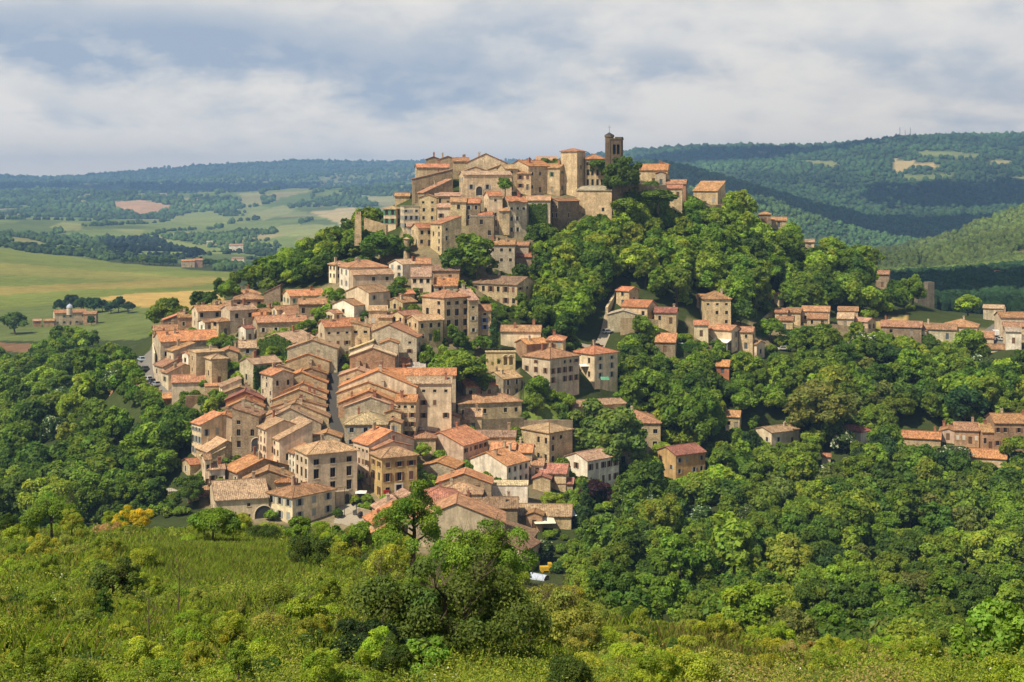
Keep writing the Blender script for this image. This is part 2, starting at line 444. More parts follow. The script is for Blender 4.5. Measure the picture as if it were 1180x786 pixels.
# ------------------------------------------------------------------ houses
ROOF = dict(t=(.385,.208,.112,.8), o=(.485,.220,.108,.5), b=(.29,.175,.112,.6), l=(.45,.295,.18,1.1), p=(.475,.300,.182,.8), r=(.37,.16,.105,.3),
            y=(.56,.42,.25,.8), g=(.42,.36,.29,.6))
WALL = dict(s=(.53,.42,.275), g=(.47,.41,.315), k=(.30,.235,.17), w=(.78,.72,.60), c=(.70,.58,.41), a=(.60,.42,.20), h=(.57,.45,.295), b=(.60,.49,.36),
            r=(.36,.16,.09), p=(.60,.46,.35), i=(.42,.27,.18))
STONE_CODES = 'sgkhi'
SHUT = dict(n=None, x=None, b=(.20,.10,.06), g=(.33,.36,.36), l=(.12,.18,.42), r=(.30,.06,.05), v=(.10,.22,.14), w=(.62,.58,.50))
_cache = {}
def window_parts(w, h, surround):
    k = ('w', round(w, 1), round(h, 1), surround)
    if k not in _cache:
        w, h = k[1], k[2]
        m = MB()
        fw, dp = .08, .13
        for x0, x1, z0, z1 in ((-w/2, -w/2+fw, 0, h), (w/2-fw, w/2, 0, h), (-w/2+fw, w/2-fw, h-fw, h), (-w/2+fw, w/2-fw, 0, fw), (-.035, .035, fw, h-fw)):
            m.box(x0, x1, dp, dp+.07, z0, z1, 0)
        if surround:
            s = .16
            for x0, x1, z0, z1 in ((-w/2-s, -w/2, -.02, h), (w/2, w/2+s, -.02, h), (-w/2-s, w/2+s, h, h+.2)):
                m.box(x0, x1, -.03, .03, z0, z1, 1)
        m.box(-w/2-.14, w/2+.14, -.09, .12, -.13, -.021, 1)
        p = MB()
        p.poly([(-w/2, dp+.045, 0), (w/2, dp+.045, 0), (w/2, dp+.045, h), (-w/2, dp+.045, h)])
        s_ = MB()
        s_.box(-.25 * w, .25 * w, -.07, -.015, 0, h)
        for i in range(5):
            z = h * (i + .5) / 5
            s_.box(-.25 * w + .05, .25 * w - .05, -.095, -.07, z - .05, z + .05)
        d_ = MB()
        d_.box(-w/2, w/2, .14, .2, 0, h)
        d_.box(-.02, .02, .125, .14, 0, h)
        for sx in (-1, 1): d_.box(sx * w / 4 - w * .15, sx * w / 4 + w * .15, .12, .14, h * .15, h * .45); 
        _cache[k] = (m.data('window', [MAT['frame'], MAT['trim']]), p.data('pane', MAT['glass']), s_.data('shutter', MAT['wood']), d_.data('door', MAT['wood']))
    return _cache[k]

def facade(mb, P0, ex, nrm, x0, x1, z0, z1, holes, m=0, depth=.22):
    """a wall plane with real openings and their reveals; (x,z) in the plane, P0 its origin"""
    P0, ex, nrm = Vector(P0), Vector(ex), Vector(nrm)
    pt = lambda x, z, d=0.0: P0 + ex * x + Vector((0, 0, z)) - nrm * d
    xs = sorted({x0, x1, *[h[0] for h in holes], *[h[1] for h in holes]})
    zs = sorted({z0, z1, *[h[2] for h in holes], *[h[3] for h in holes]})
    flip = ex.cross(Vector((0, 0, 1))).dot(nrm) < 0
    def q(a):
        mb.poly(a[::-1] if flip else a, m)
    for i in range(len(xs) - 1):
        j = 0
        while j < len(zs) - 1:
            xm = (xs[i] + xs[i+1]) / 2
            def inside(jj):
                zm = (zs[jj] + zs[jj+1]) / 2
                return any(h[0] < xm < h[1] and h[2] < zm < h[3] for h in holes)
            if inside(j): j += 1; continue
            k = j
            while k + 1 < len(zs) - 1 and not inside(k + 1): k += 1
            q([pt(xs[i], zs[j]), pt(xs[i+1], zs[j]), pt(xs[i+1], zs[k+1]), pt(xs[i], zs[k+1])])
            j = k + 1
    for a, b, c, d in holes:
        q([pt(a, c), pt(b, c), pt(b, c, depth), pt(a, c, depth)])
        q([pt(a, d, depth), pt(b, d, depth), pt(b, d), pt(a, d)])
        q([pt(a, c), pt(a, c, depth), pt(a, d, depth), pt(a, d)])
        q([pt(b, c, depth), pt(b, c), pt(b, d), pt(b, d, depth)])
        q([pt(a, c, depth), pt(b, c, depth), pt(b, d, depth), pt(a, d, depth)])

def roof_planes(kind, w, dp, h, pitch):
    """local roof polygons (top side, counter-clockwise from above), first edge along the eave; plus ridge lines"""
    o, v = .42, .22
    X, Y = w / 2, dp / 2
    if kind == 'x':
        r = h + pitch * Y; e = h - pitch * o
        return [[(-X-v,-Y-o,e),(X+v,-Y-o,e),(X+v,0,r),(-X-v,0,r)], [(X+v,Y+o,e),(-X-v,Y+o,e),(-X-v,0,r),(X+v,0,r)]], [((-X-v,0,r),(X+v,0,r))]
    if kind == 'y':
        r = h + pitch * X; e = h - pitch * o
        return [[(-X-o,Y+v,e),(-X-o,-Y-v,e),(0,-Y-v,r),(0,Y+v,r)], [(X+o,-Y-v,e),(X+o,Y+v,e),(0,Y+v,r),(0,-Y-v,r)]], [((0,-Y-v,r),(0,Y+v,r))]
    if kind == 'h':
        e = h - pitch * o
        if w >= dp:
            g = max(X - Y, .05); r = h + pitch * Y
            A, B = (-g,0,r), (g,0,r)
            c = [(-X-o,-Y-o,e),(X+o,-Y-o,e),(X+o,Y+o,e),(-X-o,Y+o,e)]
            return [[c[0],c[1],B,A],[c[1],c[2],B],[c[2],c[3],A,B],[c[3],c[0],A]], [(A,B),(c[0],A),(c[1],B),(c[2],B),(c[3],A)]
        g = max(Y - X, .05); r = h + pitch * X
        A, B = (0,-g,r), (0,g,r)
        c = [(-X-o,-Y-o,e),(X+o,-Y-o,e),(X+o,Y+o,e),(-X-o,Y+o,e)]
        return [[c[0],c[1],A],[c[1],c[2],B,A],[c[2],c[3],B],[c[3],c[0],A,B]], [(A,B),(c[0],A),(c[1],A),(c[2],B),(c[3],B)]
    if kind == 'sf':
        return [[(-X-v,-Y-o,h-pitch*o),(X+v,-Y-o,h-pitch*o),(X+v,Y+v,h+pitch*(dp+v)),(-X-v,Y+v,h+pitch*(dp+v))]], []
    if kind == 'sl':
        return [[(-X-o,Y+v,h-pitch*o),(-X-o,-Y-v,h-pitch*o),(X+v,-Y-v,h+pitch*(w+v)),(X+v,Y+v,h+pitch*(w+v))]], []
    if kind == 'sr':
        return [[(X+o,-Y-v,h-pitch*o),(X+o,Y+v,h-pitch*o),(-X-v,Y+v,h+pitch*(w+v)),(-X-v,-Y-v,h+pitch*(w+v))]], []
    return [[(-X-.15,-Y-.15,h+.12),(X+.15,-Y-.15,h+.12),(X+.15,Y+.15,h+.12),(-X-.15,Y+.15,h+.12)]], []

def plane_uv(P):
    a, b = Vector(P[0]), Vector(P[1])
    u = (b - a).normalized()
    n = u.cross(Vector(P[2]) - a).normalized()
    v = n.cross(u)
    return [((Vector(p) - a).dot(u), (Vector(p) - a).dot(v)) for p in P]

def chimney(roof, x, y, z, kind=0):
    m = MB()
    w, d, h = R.uniform(.55, .85), R.uniform(.45, .6), R.uniform(1.0, 1.9)
    m.box(-w/2, w/2, -d/2, d/2, -1.6, h, 0)
    m.box(-w/2-.09, w/2+.09, -d/2-.09, d/2+.09, h, h+.12, 0)
    if R.random() < .5:
        for s in (-.22, .22):
            m.tube((s * w, 0, h + .12), (s * w, 0, h + .5), .13, .1, 7, 0)
    else:
        for s in (-1, 1): m.box(s * w/2 - .06, s * w/2 + .06, -d/2, d/2, h + .12, h + .36, 0)
        m.box(-w/2-.1, w/2+.1, -d/2-.1, d/2+.1, h + .36, h + .44, 0)
    c = R.choice([(.34,.15,.09), (.40,.31,.21), (.52,.43,.31), (.30,.13,.08), (.38,.26,.17)])
    link('chimney', m.data('chimney', MAT['brickpot']), roof, (x, y, z), R.uniform(-.05, .05), c)

ALL_HOUSES = []          # (x, y, half width, half depth, yaw) footprints, so that no tree grows through a house
def house(xL, xC, xR, yE, yB, yaw=12, roof='x', rc='t', wc='s', label='', dp=None, pitch=.36, win=None, sw=None, shut='n', sur=None,
          name='house', cat='house', group=None, chim=None, doors=1, fdoor=None, dmul=1.0, dist=None, arch=None, wf=.62, skip=.12, noground=False, wh=None, back=False):
    d = dist or D(xC, yB) * dmul
    s = F / d
    az = math.atan((xC - CX) / F)
    two = xL < xC < xR
    yr = math.radians(yaw)
    rightc = two and yaw < 0
    if two:
        if not rightc: dpt, w = (xC - xL) / s / math.sin(yr), (xR - xC) / s / math.cos(yr)
        else: w, dpt = (xC - xL) / s / math.cos(yr), (xR - xC) / s / math.sin(-yr)
    else:
        w = (xR - xC) / s / math.cos(yr); dpt = dp or 8.0
    if dp: dpt = dp
    dpt = min(max(dpt, 2.5), 26.0)
    yw = yr - az
    ex, ey = Vector((math.cos(yw), math.sin(yw), 0)), Vector((-math.sin(yw), math.cos(yw), 0))
    C = at(xC, yB, d)
    h = (yB - yE) / s
    ctr = C + ey * dpt / 2 + (ex * (-w / 2) if rightc else ex * (w / 2))
    if not noground:
        HOUSE_GROUND.append((CX + F * ctr.x / ctr.y, math.log(ctr.y) * F, YH - C.z / ctr.y * F))
        HOUSE_GROUND.append((xC, math.log(d) * F, yB + 1))
    ALL_HOUSES.append((ctr.x, ctr.y, w / 2, dpt / 2, yw))
    root = empty(name, (ctr.x, ctr.y, C.z), yw)
    tag(root, label, cat, group)
    X, Y = w / 2, dpt / 2
    stone = wc in STONE_CODES
    if shut == 'n' and R.random() < .5: shut = R.choice('bbggwvn')
    if wh is None: wh = (R.uniform(.8, 1.15), R.uniform(1.2, 1.8))
    # openings -------------------------------------------------------
    def layout(length, n, side):
        cols, rows = n
        out = []
        if cols < 1 or rows < 1: return out
        st = h / rows
        for r in range(rows):
            top = (r == rows - 1) and rows > 2
            ww = min(wh[0] if wh else 1.0, length / cols * .5)
            hh = min(wh[1] if wh else 1.65, st * wf) * (.6 if top else 1.0)
            for c in range(cols):
                if R.random() < skip: continue
                x = -length / 2 + length * (c + .5) / cols + (R.uniform(-.12, .12) if stone else 0)
                z = st * r + st * (.3 if wf < .64 else .2)
                door = r == 0 and doors and side == 'f' and (c == (cols // 2 if fdoor is None else fdoor))
                if door: out.append((x - .55, x + .55, .05, min(2.2, st * .8), 'd'))
                else: out.append((x - ww / 2, x + ww / 2, z, z + hh, 'w'))
        return out
    def auto(length):
        return max(1, int(length / 3.3)), max(1, int(round(h / 3.1)))
    sides = {'f': layout(w, win if win is not None else auto(w), 'f')}
    vis = 'r' if yaw < 0 else 'l'
    sides[vis] = layout(dpt, sw if sw is not None else auto(dpt), 's')
    if back: sides['b'] = layout(w, auto(w), 's')
    wall = MB()
    geo = {'f': ((0, -Y, 0), (1, 0, 0), (0, -1, 0), X), 'b': ((0, Y, 0), (1, 0, 0), (0, 1, 0), X),
           'l': ((-X, 0, 0), (0, -1, 0), (-1, 0, 0), Y), 'r': ((X, 0, 0), (0, 1, 0), (1, 0, 0), Y)}
    rise = {'x': pitch * Y, 'y': pitch * X, 'sf': pitch * dpt, 'sl': pitch * w, 'sr': pitch * w}.get(roof, 0)
    for k, (P0, exx, nn, half) in geo.items():
        hs = [q[:4] for q in sides.get(k, [])]
        if arch and k == arch[0]:
            hs = [q for q in hs if q[1] < arch[1] - arch[2] / 2 - .1 or q[0] > arch[1] + arch[2] / 2 + .1 or q[2] > arch[3] + .1]
            sides[k] = [q for q in sides.get(k, []) if q[:4] in hs]
        hz = h
        if roof == 'flat': hz = h + .1
        facade(wall, P0, exx, nn, -half, half, -6.0, hz, hs, 0)
        P0v, exv = Vector(P0), Vector(exx)
        pt = lambda x, z: P0v + exv * x + Vector((0, 0, z))
        def add(poly):
            P = [pt(*q) for q in poly]
            n = (P[1] - P[0]).cross(P[2] - P[0])
            wall.poly(P if n.dot(Vector(nn)) > 0 else P[::-1], 0)
        if (roof == 'x' and k in 'lr') or (roof == 'y' and k in 'fb'): add([(-half, h), (half, h), (0, h + rise)])
        if roof == 'sf':
            if k == 'b': add([(-half, h), (half, h), (half, h + rise), (-half, h + rise)])
            if k == 'l': add([(-half, h), (half, h), (-half, h + rise)])
            if k == 'r': add([(-half, h), (half, h), (half, h + rise)])
        if roof == 'sl':
            if k == 'r': add([(-half, h), (half, h), (half, h + rise), (-half, h + rise)])
            if k in 'fb': add([(-half, h), (half, h), (half, h + rise)])
        if roof == 'sr':
            if k == 'l': add([(-half, h), (half, h), (half, h + rise), (-half, h + rise)])
            if k in 'fb': add([(-half, h), (half, h), (-half, h + rise)])
    j = R.uniform(.86, 1.12)
    wcol = tuple(min(.8, c * j * R.uniform(.97, 1.03)) for c in WALL[wc])
    link('wall', wall.data('wall', MAT['stone' if stone else 'wall']), root, color=wcol)
    # roof -------------------------------------------------------------
    planes, ridges = roof_planes(roof, w, dpt, h, pitch)
    rm = MB()
    t = .2
    for P in planes:
        up = [(p[0], p[1], p[2] + t + .02) for p in P]
        rm.prism(up, t, 0, plane_uv(P))
    for a, b in ridges:
        rm.tube((a[0], a[1], a[2] + t + .03), (b[0], b[1], b[2] + t + .03), .15, .15, 6)
    if roof in 'xy':                       # verge tiles along the gable edges
        for P in planes:
            for a, b in ((P[1], P[2]), (P[3], P[0])):
                rm.tube((a[0], a[1], a[2] + t + .03), (b[0], b[1], b[2] + t + .03), .10, .10, 5)
    base = ROOF[rc]
    j = R.uniform(.78, 1.14)
    col = tuple(min(.75, c * j * q) for c, q in zip(base[:3], (R.uniform(.94, 1.04), R.uniform(.95, 1.10), R.uniform(.93, 1.16))))
    ro = link('roof', rm.data('roof', MAT['roof']), root)
    ro.color = (*col, base[3] * R.uniform(.5, 1.2))
    n = chim if chim is not None else (R.choice([1, 1, 2, 3]) if w * dpt > 45 else R.choice([0, 1, 1]))
    for i in range(n):
        if roof == 'x': cx_, cy_ = R.choice([-1, 1]) * R.uniform(.3, .9) * (X - .6), R.uniform(-.5, .4) * Y
        elif roof == 'y': cx_, cy_ = R.uniform(-.6, .6) * X, R.choice([-.8, .7]) * (Y - .6)
        else: cx_, cy_ = R.uniform(-.5, .5) * X, R.uniform(-.2, .5) * Y
        zz = {'x': h + pitch * (Y - abs(cy_)), 'y': h + pitch * (X - abs(cx_)), 'h': h + pitch * min(X - abs(cx_), Y - abs(cy_)), 'sf': h + pitch * (cy_ + Y),
              'sl': h + pitch * (cx_ + X), 'sr': h + pitch * (X - cx_)}.get(roof, h)
        chimney(ro, cx_, cy_, zz + .1)
    # windows and doors --------------------------------------------------
    sur = (wc in 'wcabp' or R.random() < .45) if sur is None else sur
    rotz = {'f': 0, 'l': -math.pi / 2, 'r': math.pi / 2, 'b': math.pi}
    pos = {'f': lambda x: (x, -Y), 'l': lambda x: (-X, -x), 'r': lambda x: (X, x), 'b': lambda x: (x, Y)}
    for k, lst in sides.items():
        for (x0, x1, z0, z1, typ) in lst:
            xm, ww, hh = (x0 + x1) / 2, x1 - x0, z1 - z0
            wm, pm, sm, dm = window_parts(ww, hh, bool(sur))
            px_, py_ = pos[k](xm)
            if typ == 'd':
                link('door', dm, root, (px_, py_, z0), rotz[k], R.choice([(.13,.08,.05), (.20,.11,.06), (.10,.12,.13), (.30,.26,.2)]))
                continue
            wo = link('window', wm, root, (px_, py_, z0), rotz[k])
            link('pane', pm, wo)
            sc_ = SHUT[shut]
            if sc_ and hh > .9 and R.random() < .8:
                if R.random() < .25:
                    for sgn in (-1, 1): link('shutter', sm, wo, (sgn * ww * .25, .08, 0), 0, sc_)
                else:
                    for sgn in (-1, 1): link('shutter', sm, wo, (sgn * (ww * .75 + .02), -.035 if sur else 0, 0), 0, sc_)
    if arch:
        k, ax, aw, ah = arch
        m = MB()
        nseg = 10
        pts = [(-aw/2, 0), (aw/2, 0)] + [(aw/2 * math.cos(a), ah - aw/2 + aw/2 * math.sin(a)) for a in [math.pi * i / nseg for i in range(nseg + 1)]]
        m.poly([(p[0], -.02, p[1]) for p in pts], 0)  # flat dark sheet painted as the shade inside the arch
        for i in range(1, len(pts) - 1):
            a, b = pts[i], pts[i + 1]
            m.tube((a[0], -.05, a[1]), (b[0], -.05, b[1]), .16, .16, 4, 1)
        m.tube((-aw/2, -.05, 0), (-aw/2, -.05, ah - aw/2), .16, .16, 4, 1)
        px_, py_ = pos[k](ax)
        link('archway', m.data('archway', [MAT['iron_and_shade'], MAT['trim']]), root, (px_, py_, 0), rotz[k])
    root['w'], root['dp'], root['h'] = w, dpt, h
    return root

# ------------------------------------------------------------------ the houses, surveyed one by one
def HT(rows, **common):
    for r in rows:
        kw = dict(common)
        if len(r) > 10 and isinstance(r[-1], dict): kw.update(r[-1]); r = r[:-1]
        xL, xC, xR, yE, yB, yaw, roof, rc, wc, label = r
        house(xL, xC, xR, yE, yB, yaw, roof, rc, wc, label, **kw)

finish_survey()
# --- crown of the hill
HT([
 (480,480,518,193,214,4,'x','o','s','orange tiled house at the far west end of the hilltop, above the grey wall',dict(dp=8,win=(3,1),chim=1)),
 (491,491,508,184,205,0,'y','b','k','small dark gable peeping over the orange roof on the hilltop west end',dict(dp=7,win=(1,1),dmul=1.03,chim=1)),
 (506,506,526,184,205,0,'y','b','k','low dark brown gable behind the hilltop roofs, beside a pale chimney',dict(dp=8,win=(0,0),dmul=1.035)),
 (522,522,540,186,206,0,'x','t','s','pale tiled roof between the dark gable and the big grey gable on the hilltop',dict(dp=8,win=(0,0),dmul=1.03)),
 (478,478,522,206,228,8,'sl','b','k','grey stone house with long sloping roofline below the hilltop orange roof',dict(dp=8,pitch=.24,win=(2,1),chim=1)),
 (481,489,521,222,232,28,'sl','t','k','narrow house with steep red roof climbing beside a pale chimney near the hilltop',dict(pitch=.42,dp=5,win=(0,0),sw=(0,0),dmul=.985,chim=1)),
 (532,534,590,201.5,225,10,'x','l','h','golden stone mansion with a dark arched gateway near the hilltop',dict(dp=9,pitch=.28,win=(3,1),wh=(1.1,1.7),sur=True,arch=('f',-3.2,2.6,3.4),doors=0,chim=0,dmul=.99,skip=0)),
 (537,537,583,188,206,-3,'y','t','g','broad grey gable with a chimney at its apex, highest house west of the tower',dict(dp=11,pitch=.46,win=(0,0),dmul=1.015,chim=1)),
 (535,535,561,197,206,0,'y','l','h','small golden gable just behind the mansion with the arched gateway',dict(dp=6,win=(0,0),dmul=1.0,chim=0)),
 (562,562,591,196,206,-4,'y','l','s','pale gable overlapping the right end of the arched mansion roof',dict(dp=7,win=(0,0),dmul=1.003,chim=0)),
 (573,582,597,194.5,219,20,'x','p','s','tan house with narrow windows right of the golden arched mansion',dict(win=(1,3),sw=(1,1),chim=0)),
 (596,596,612,200,219,-5,'x','t','s','low tan house with two windows squeezed between taller hilltop houses',dict(dp=7,win=(2,2),chim=0)),
 (585,609,636,191.5,222,40,'x','o','s','large hilltop house with bright orange roof and pale left gable',dict(win=(3,2),sw=(2,1),dp=12,chim=1)),
 (627,645,656,193.5,222,-24,'x','t','h','golden fronted house with orange roof just left of the square tower',dict(win=(1,2),sw=(2,3))),
 (618,618,642,185,200,0,'x','p','s','pale roofed house showing only its top behind the bright orange hilltop roof',dict(dp=8,win=(0,0),dmul=1.03,chim=0)),
 (646,665,674.5,174.5,223,-28,'h','t','h','tall square tower house with pyramid roof on the hilltop',dict(win=(1,5),sw=(1,4),skip=.6,pitch=.3,chim=0,name='tower_house',cat='tower')),
 (674.5,674.5,697,183,217,6,'h','o','s','mansion with two rows of tall windows beside the square tower',dict(dp=12,win=(4,3),wh=(1.3,2.4),skip=0,doors=0,sur=True,pitch=.42,chim=0)),
 (664,705,719,219.5,254,-22,'x','g','s','large plain hall with pale grey low roof below the square tower',dict(dp=11,pitch=.25,win=(2,1),sw=(1,2),skip=.7,doors=0,chim=0,name='stone_hall')),
 (737,737,769,196,212,-3,'x','o','s','bright orange roofed house right of the great dark hilltop tree',dict(dp=9,win=(3,1),chim=1,pitch=.48)),
 (756,756,767,200,213,-3,'y','o','g','small stone gable wing in front of the bright orange hilltop house',dict(dp=5,win=(1,1),dmul=.99,chim=0)),
 (757,757,770,190,204,-5,'y','t','g','tiled gable rising behind the bright orange hilltop house',dict(dp=6,win=(0,0),dmul=1.02,chim=0)),
 (768,768,790,212,229,-4,'x','t','i','brick coloured house stepping down at the east end of the hilltop terrace',dict(dp=8,win=(2,1),chim=0)),
 (766,766,786,217,228,-4,'sf','r','s','low red lean-to in front of the brick coloured house on the hilltop',dict(dp=3,win=(2,1),dmul=.985,chim=0)),
 (799,827,835,220,238,-20,'sf','t','s','lone house with sloping tiled roof at the eastern tip of the hilltop',dict(dp=9,pitch=.42,win=(3,1),sw=(1,1),chim=0)),
 (875,875,888,247,257,0,'h','t','k','tiny round roofed pavilion among the trees on the eastern ridge',dict(dp=4,win=(1,1),chim=0,name='pavilion',cat='pavilion')),
 (889,889,906,254,262,0,'x','t','s','small red roof half buried in trees beside the ridge pavilion',dict(dp=6,win=(1,1),chim=0)),
 (928,928,938,279,287,0,'x','p','s','small pale roof lost among the trees lower down the eastern ridge',dict(dp=5,win=(1,1),chim=0)),
])
# --- terraces just below the crown
HT([
 (442,456,463,241,261,-22,'h','l','c','slim cream house with hip roof on the green shoulder left of the hilltop',dict(win=(2,2),skip=0,doors=0,chim=0,wh=(1.1,1.9))),
 (439,439,461,260,268,0,'y','b','g','low brown gabled outbuilding below the slim cream house',dict(dp=6,win=(0,0),chim=0)),
 (462,465,483,238.5,265,10,'flat','g','c','cream flat topped house with parapet and two rows of windows',dict(dp=7,win=(3,3),skip=0,doors=0,sur=True,chim=0)),
 (483,483,503,228,256,-3,'y','l','h','tall golden gabled house beside the flat topped cream house',dict(dp=9,win=(2,3),skip=0,doors=0,chim=0)),
 (455,455,472,226,233,0,'x','t','s','half hidden roof among dark shrubs behind the flat topped house',dict(dp=6,win=(0,0),dmul=1.03,chim=0)),
 (469,469,481,261,275,0,'x','p','w','small white balcony house wedged below the flat topped house',dict(dp=5,win=(1,2),skip=0,chim=0)),
 (478,482,499,263,284,18,'x','o','h','golden house with vivid orange front roof below the tall gabled house',dict(dp=8,win=(2,2),skip=.3,chim=0)),
 (496,509,532,258,292,33,'sl','t','h','bulky golden house whose roof slopes left above bare walls near the green slope',dict(win=(2,3),sw=(2,4),skip=.35,doors=0,pitch=.3,chim=0,sur=True)),
 (504,504,521,239,256,0,'x','l','c','pale house with grey tan roof right of the tall golden gable',dict(dp=7,win=(2,1),skip=0,chim=0)),
 (519,519,537,233,256,-3,'x','t','h','golden wall house with terracotta top between pale and dark neighbours',dict(dp=8,win=(1,2),skip=.4,chim=1)),
 (502,502,532,226,238,4,'x','p','s','long pale pink roof beside the arched mansion gateway',dict(dp=6,win=(3,1),chim=1)),
 (536,536,553,234,256,-3,'x','o','k','dark fronted house under an orange roof below the arched mansion',dict(dp=8,win=(2,2),skip=0,chim=0)),
 (551,551,567,248,262,-5,'x','r','g','little house with red roof tucked under the dark fronted house',dict(dp=5,win=(1,1),chim=0)),
 (541,541,569,250,275,-6,'flat','g','k','bare grey stone building with a flat top above the garden trees',dict(dp=5,win=(3,2),skip=.5,chim=0,noground=True)),
 (560,563,579,226,261,12,'x','o','c','tall narrow cream house under a small orange roof',dict(dp=8,win=(1,4),skip=.4,chim=0)),
 (579,586,607,233,271,14,'x','o','g','large grey brown house with pale shutters and broad orange roof',dict(dp=10,win=(3,3),skip=.3,shut='w',doors=0,chim=2)),
 (606,606,634,231,266,-3,'x','p','g','long stone house with pale roof, its front smothered in ivy',dict(dp=8,win=(3,3),skip=.5,doors=0,chim=0)),
 (631,643,668,232,265,50,'x','t','k','steep dark gabled house at the right end of the ivy covered house',dict(win=(1,3),sw=(3,3),skip=.3,doors=0,chim=0)),
 (575,575,587,243,252,0,'sf','t','s','little balcony house with tiled canopy on the terrace below the orange roof',dict(dp=3,win=(1,1),skip=0,chim=0,dmul=.985,noground=True)),
 (563,563,593,282,305,-4,'x','t','g','grey walled house with two orange chimneys above the brown roofed manor',dict(dp=8,win=(3,2),doors=0,chim=3)),
 (592,592,609,283,300,-6,'x','t','g','short tiled wing joined to the grey house with orange chimneys',dict(dp=6,win=(1,1),chim=0)),
 (593,593,618,296,305,-6,'sf','r','k','open lean-to with red roof on the right of the grey house',dict(dp=6,win=(0,0),chim=0)),
])
# --- middle of the village, from the white houses to the manor
HT([
 (379,387,402,305,323,30,'h','p','c','cream house with white chimney, leftmost of the white houses on the shoulder',dict(win=(2,2),sw=(2,2),skip=0,chim=1)),
 (391,402,446,308.5,334,17,'h','t','w','large white house with broad hip roof on the left shoulder',dict(win=(6,2),sw=(2,2),skip=0,sur=True,shut='g',chim=2,doors=0)),
 (399,407,454,317,338,16,'x','p','b','long beige house with salmon roof and white left gable with tall dark windows',dict(win=(3,2),sw=(1,2),skip=.5,doors=0,chim=0)),
 (448,464,483,305,322,38,'x','p','w','white gabled house with pointed window below the cream flat topped house',dict(win=(0,0),sw=(2,2),skip=0,chim=1)),
 (480,480,496,304,318,0,'x','t','b','low terracotta roof continuing right from the white gabled house',dict(dp=8,win=(2,1),chim=1)),
 (486,486,529,312,324,-4,'x','b','i','brick barn with brown roof and dark open front above the manor',dict(dp=8,win=(2,1),skip=.3,chim=0,name='barn',cat='barn')),
 (474,474,497,319,340,0,'sf','l','c','cream house with mottled lichen roof and paired windows above the manor',dict(dp=6,pitch=.4,win=(3,2),skip=.3,chim=0)),
 (500,500,527,329.5,341,-3,'sf','o','g','bright orange roofed loggia behind the manor',dict(dp=6,win=(2,1),chim=1)),
 (486,512,541,343.5,393,38,'h','t','s','big four storey stone manor with rows of tall mullioned windows',dict(win=(3,4),sw=(2,4),skip=.1,wh=(1.5,2.1),sur=True,pitch=.34,chim=1,name='manor_house',cat='manor')),
 (540,540,551,346,387,20,'x','p','s','narrow right wing of the stone manor with pale roof',dict(dp=16,win=(1,3),skip=0,doors=0,chim=1)),
 (551,551,566,358,382,6,'x','t','s','small house with blue shutters at the right of the stone manor',dict(dp=8,win=(1,3),skip=0,shut='l',doors=0,chim=0)),
 (482,482,511,370,394,30,'x','p','s','lower annex with pale roof edge on the left flank of the manor',dict(dp=7,win=(3,2),skip=.3,chim=0,dmul=.99)),
 (543,596,619,328.5,354,-34,'x','b','s','long country house with wide brown roof and grey right gable on the slope',dict(win=(6,2),sw=(3,3),skip=.1,shut='n',chim=1,wh=(1.2,1.8))),
 (383,408,426,352.5,366,48,'x','t','w','house with white gable and dark porch below the long beige house',dict(win=(2,1),sw=(1,1),chim=0)),
 (399,425,450,337.5,361,45,'x','t','b','beige gabled house with brown roof in front of the long salmon roofed house',dict(win=(2,2),sw=(1,1),skip=.1,chim=0)),
 (446,464,480,349,360,42,'x','t','s','golden gabled house with orange roof below the green bushes',dict(win=(1,1),sw=(1,1),chim=1)),
 (460,460,478,339,350,20,'x','o','s','small bright orange roof stepping down toward the cream lichen roofed house',dict(dp=6,win=(1,1),chim=0)),
 (373,385,394,361.5,371,42,'x','t','c','tiny cream house with orange roof above the half timbered house',dict(win=(1,1),sw=(1,1),skip=0,chim=0)),
 (367,374,405,377,414,12,'x','o','b','half timbered house with broad orange roof and wooden balcony on the main street',dict(win=(3,3),sw=(1,2),skip=.1,dp=9,shut='b',chim=1)),
 (394,394,414,372,382,0,'x','o','s','bright mottled roof directly behind the half timbered house',dict(dp=6,win=(0,0),chim=0)),
 (404,404,426,377,408,-4,'sr','t','h','golden house with square top windows and stout chimney at the street corner',dict(dp=7,win=(2,3),skip=.2,pitch=.25,chim=2)),
 (416,480,491,389,421,-14,'y','t','g','huge grey gabled house with long terracotta right slope in mid village',dict(win=(4,3),sw=(2,2),skip=.25,pitch=.42,chim=1)),
 (438,438,459,396,414,-3,'y','t','g','small grey gable standing against the huge grey gabled house',dict(dp=5,win=(1,1),skip=.4,chim=0,dmul=.985)),
 (451,465,487,364,389,36,'x','t','s','stone house with pinkish roof and two rows of windows left of the manor annex',dict(win=(3,2),sw=(2,2),skip=.1,chim=1)),
 (425,425,446,358,378,0,'x','l','h','low golden house with flat pale roof between gardens',dict(dp=6,win=(2,1),chim=0)),
 (436,436,452,366,380,-5,'x','p','s','pale terrace roofed house beside a green climbing bush',dict(dp=6,win=(1,1),chim=0)),
 (403,403,455,411,436,-4,'y','y','i','brown stone gable with pale verge facing down the village',dict(dp=9,win=(2,1),skip=.7,pitch=.36,chim=0,doors=0)),
 (403,403,430,403,416,-4,'sl','y','s','pale verge roof strip just behind the brown stone gable',dict(dp=5,win=(0,0),chim=1,pitch=.36)),
 (458,458,472,420,428,0,'sf','o','k','low orange lean-to beside the brown stone gable',dict(dp=4,win=(1,1),chim=0)),
 (470,470,490,424,431,0,'sf','g','k','grey sheet roofed shed next to the orange lean-to',dict(dp=5,pitch=.2,win=(0,0),chim=0,name='shed',cat='shed')),
])
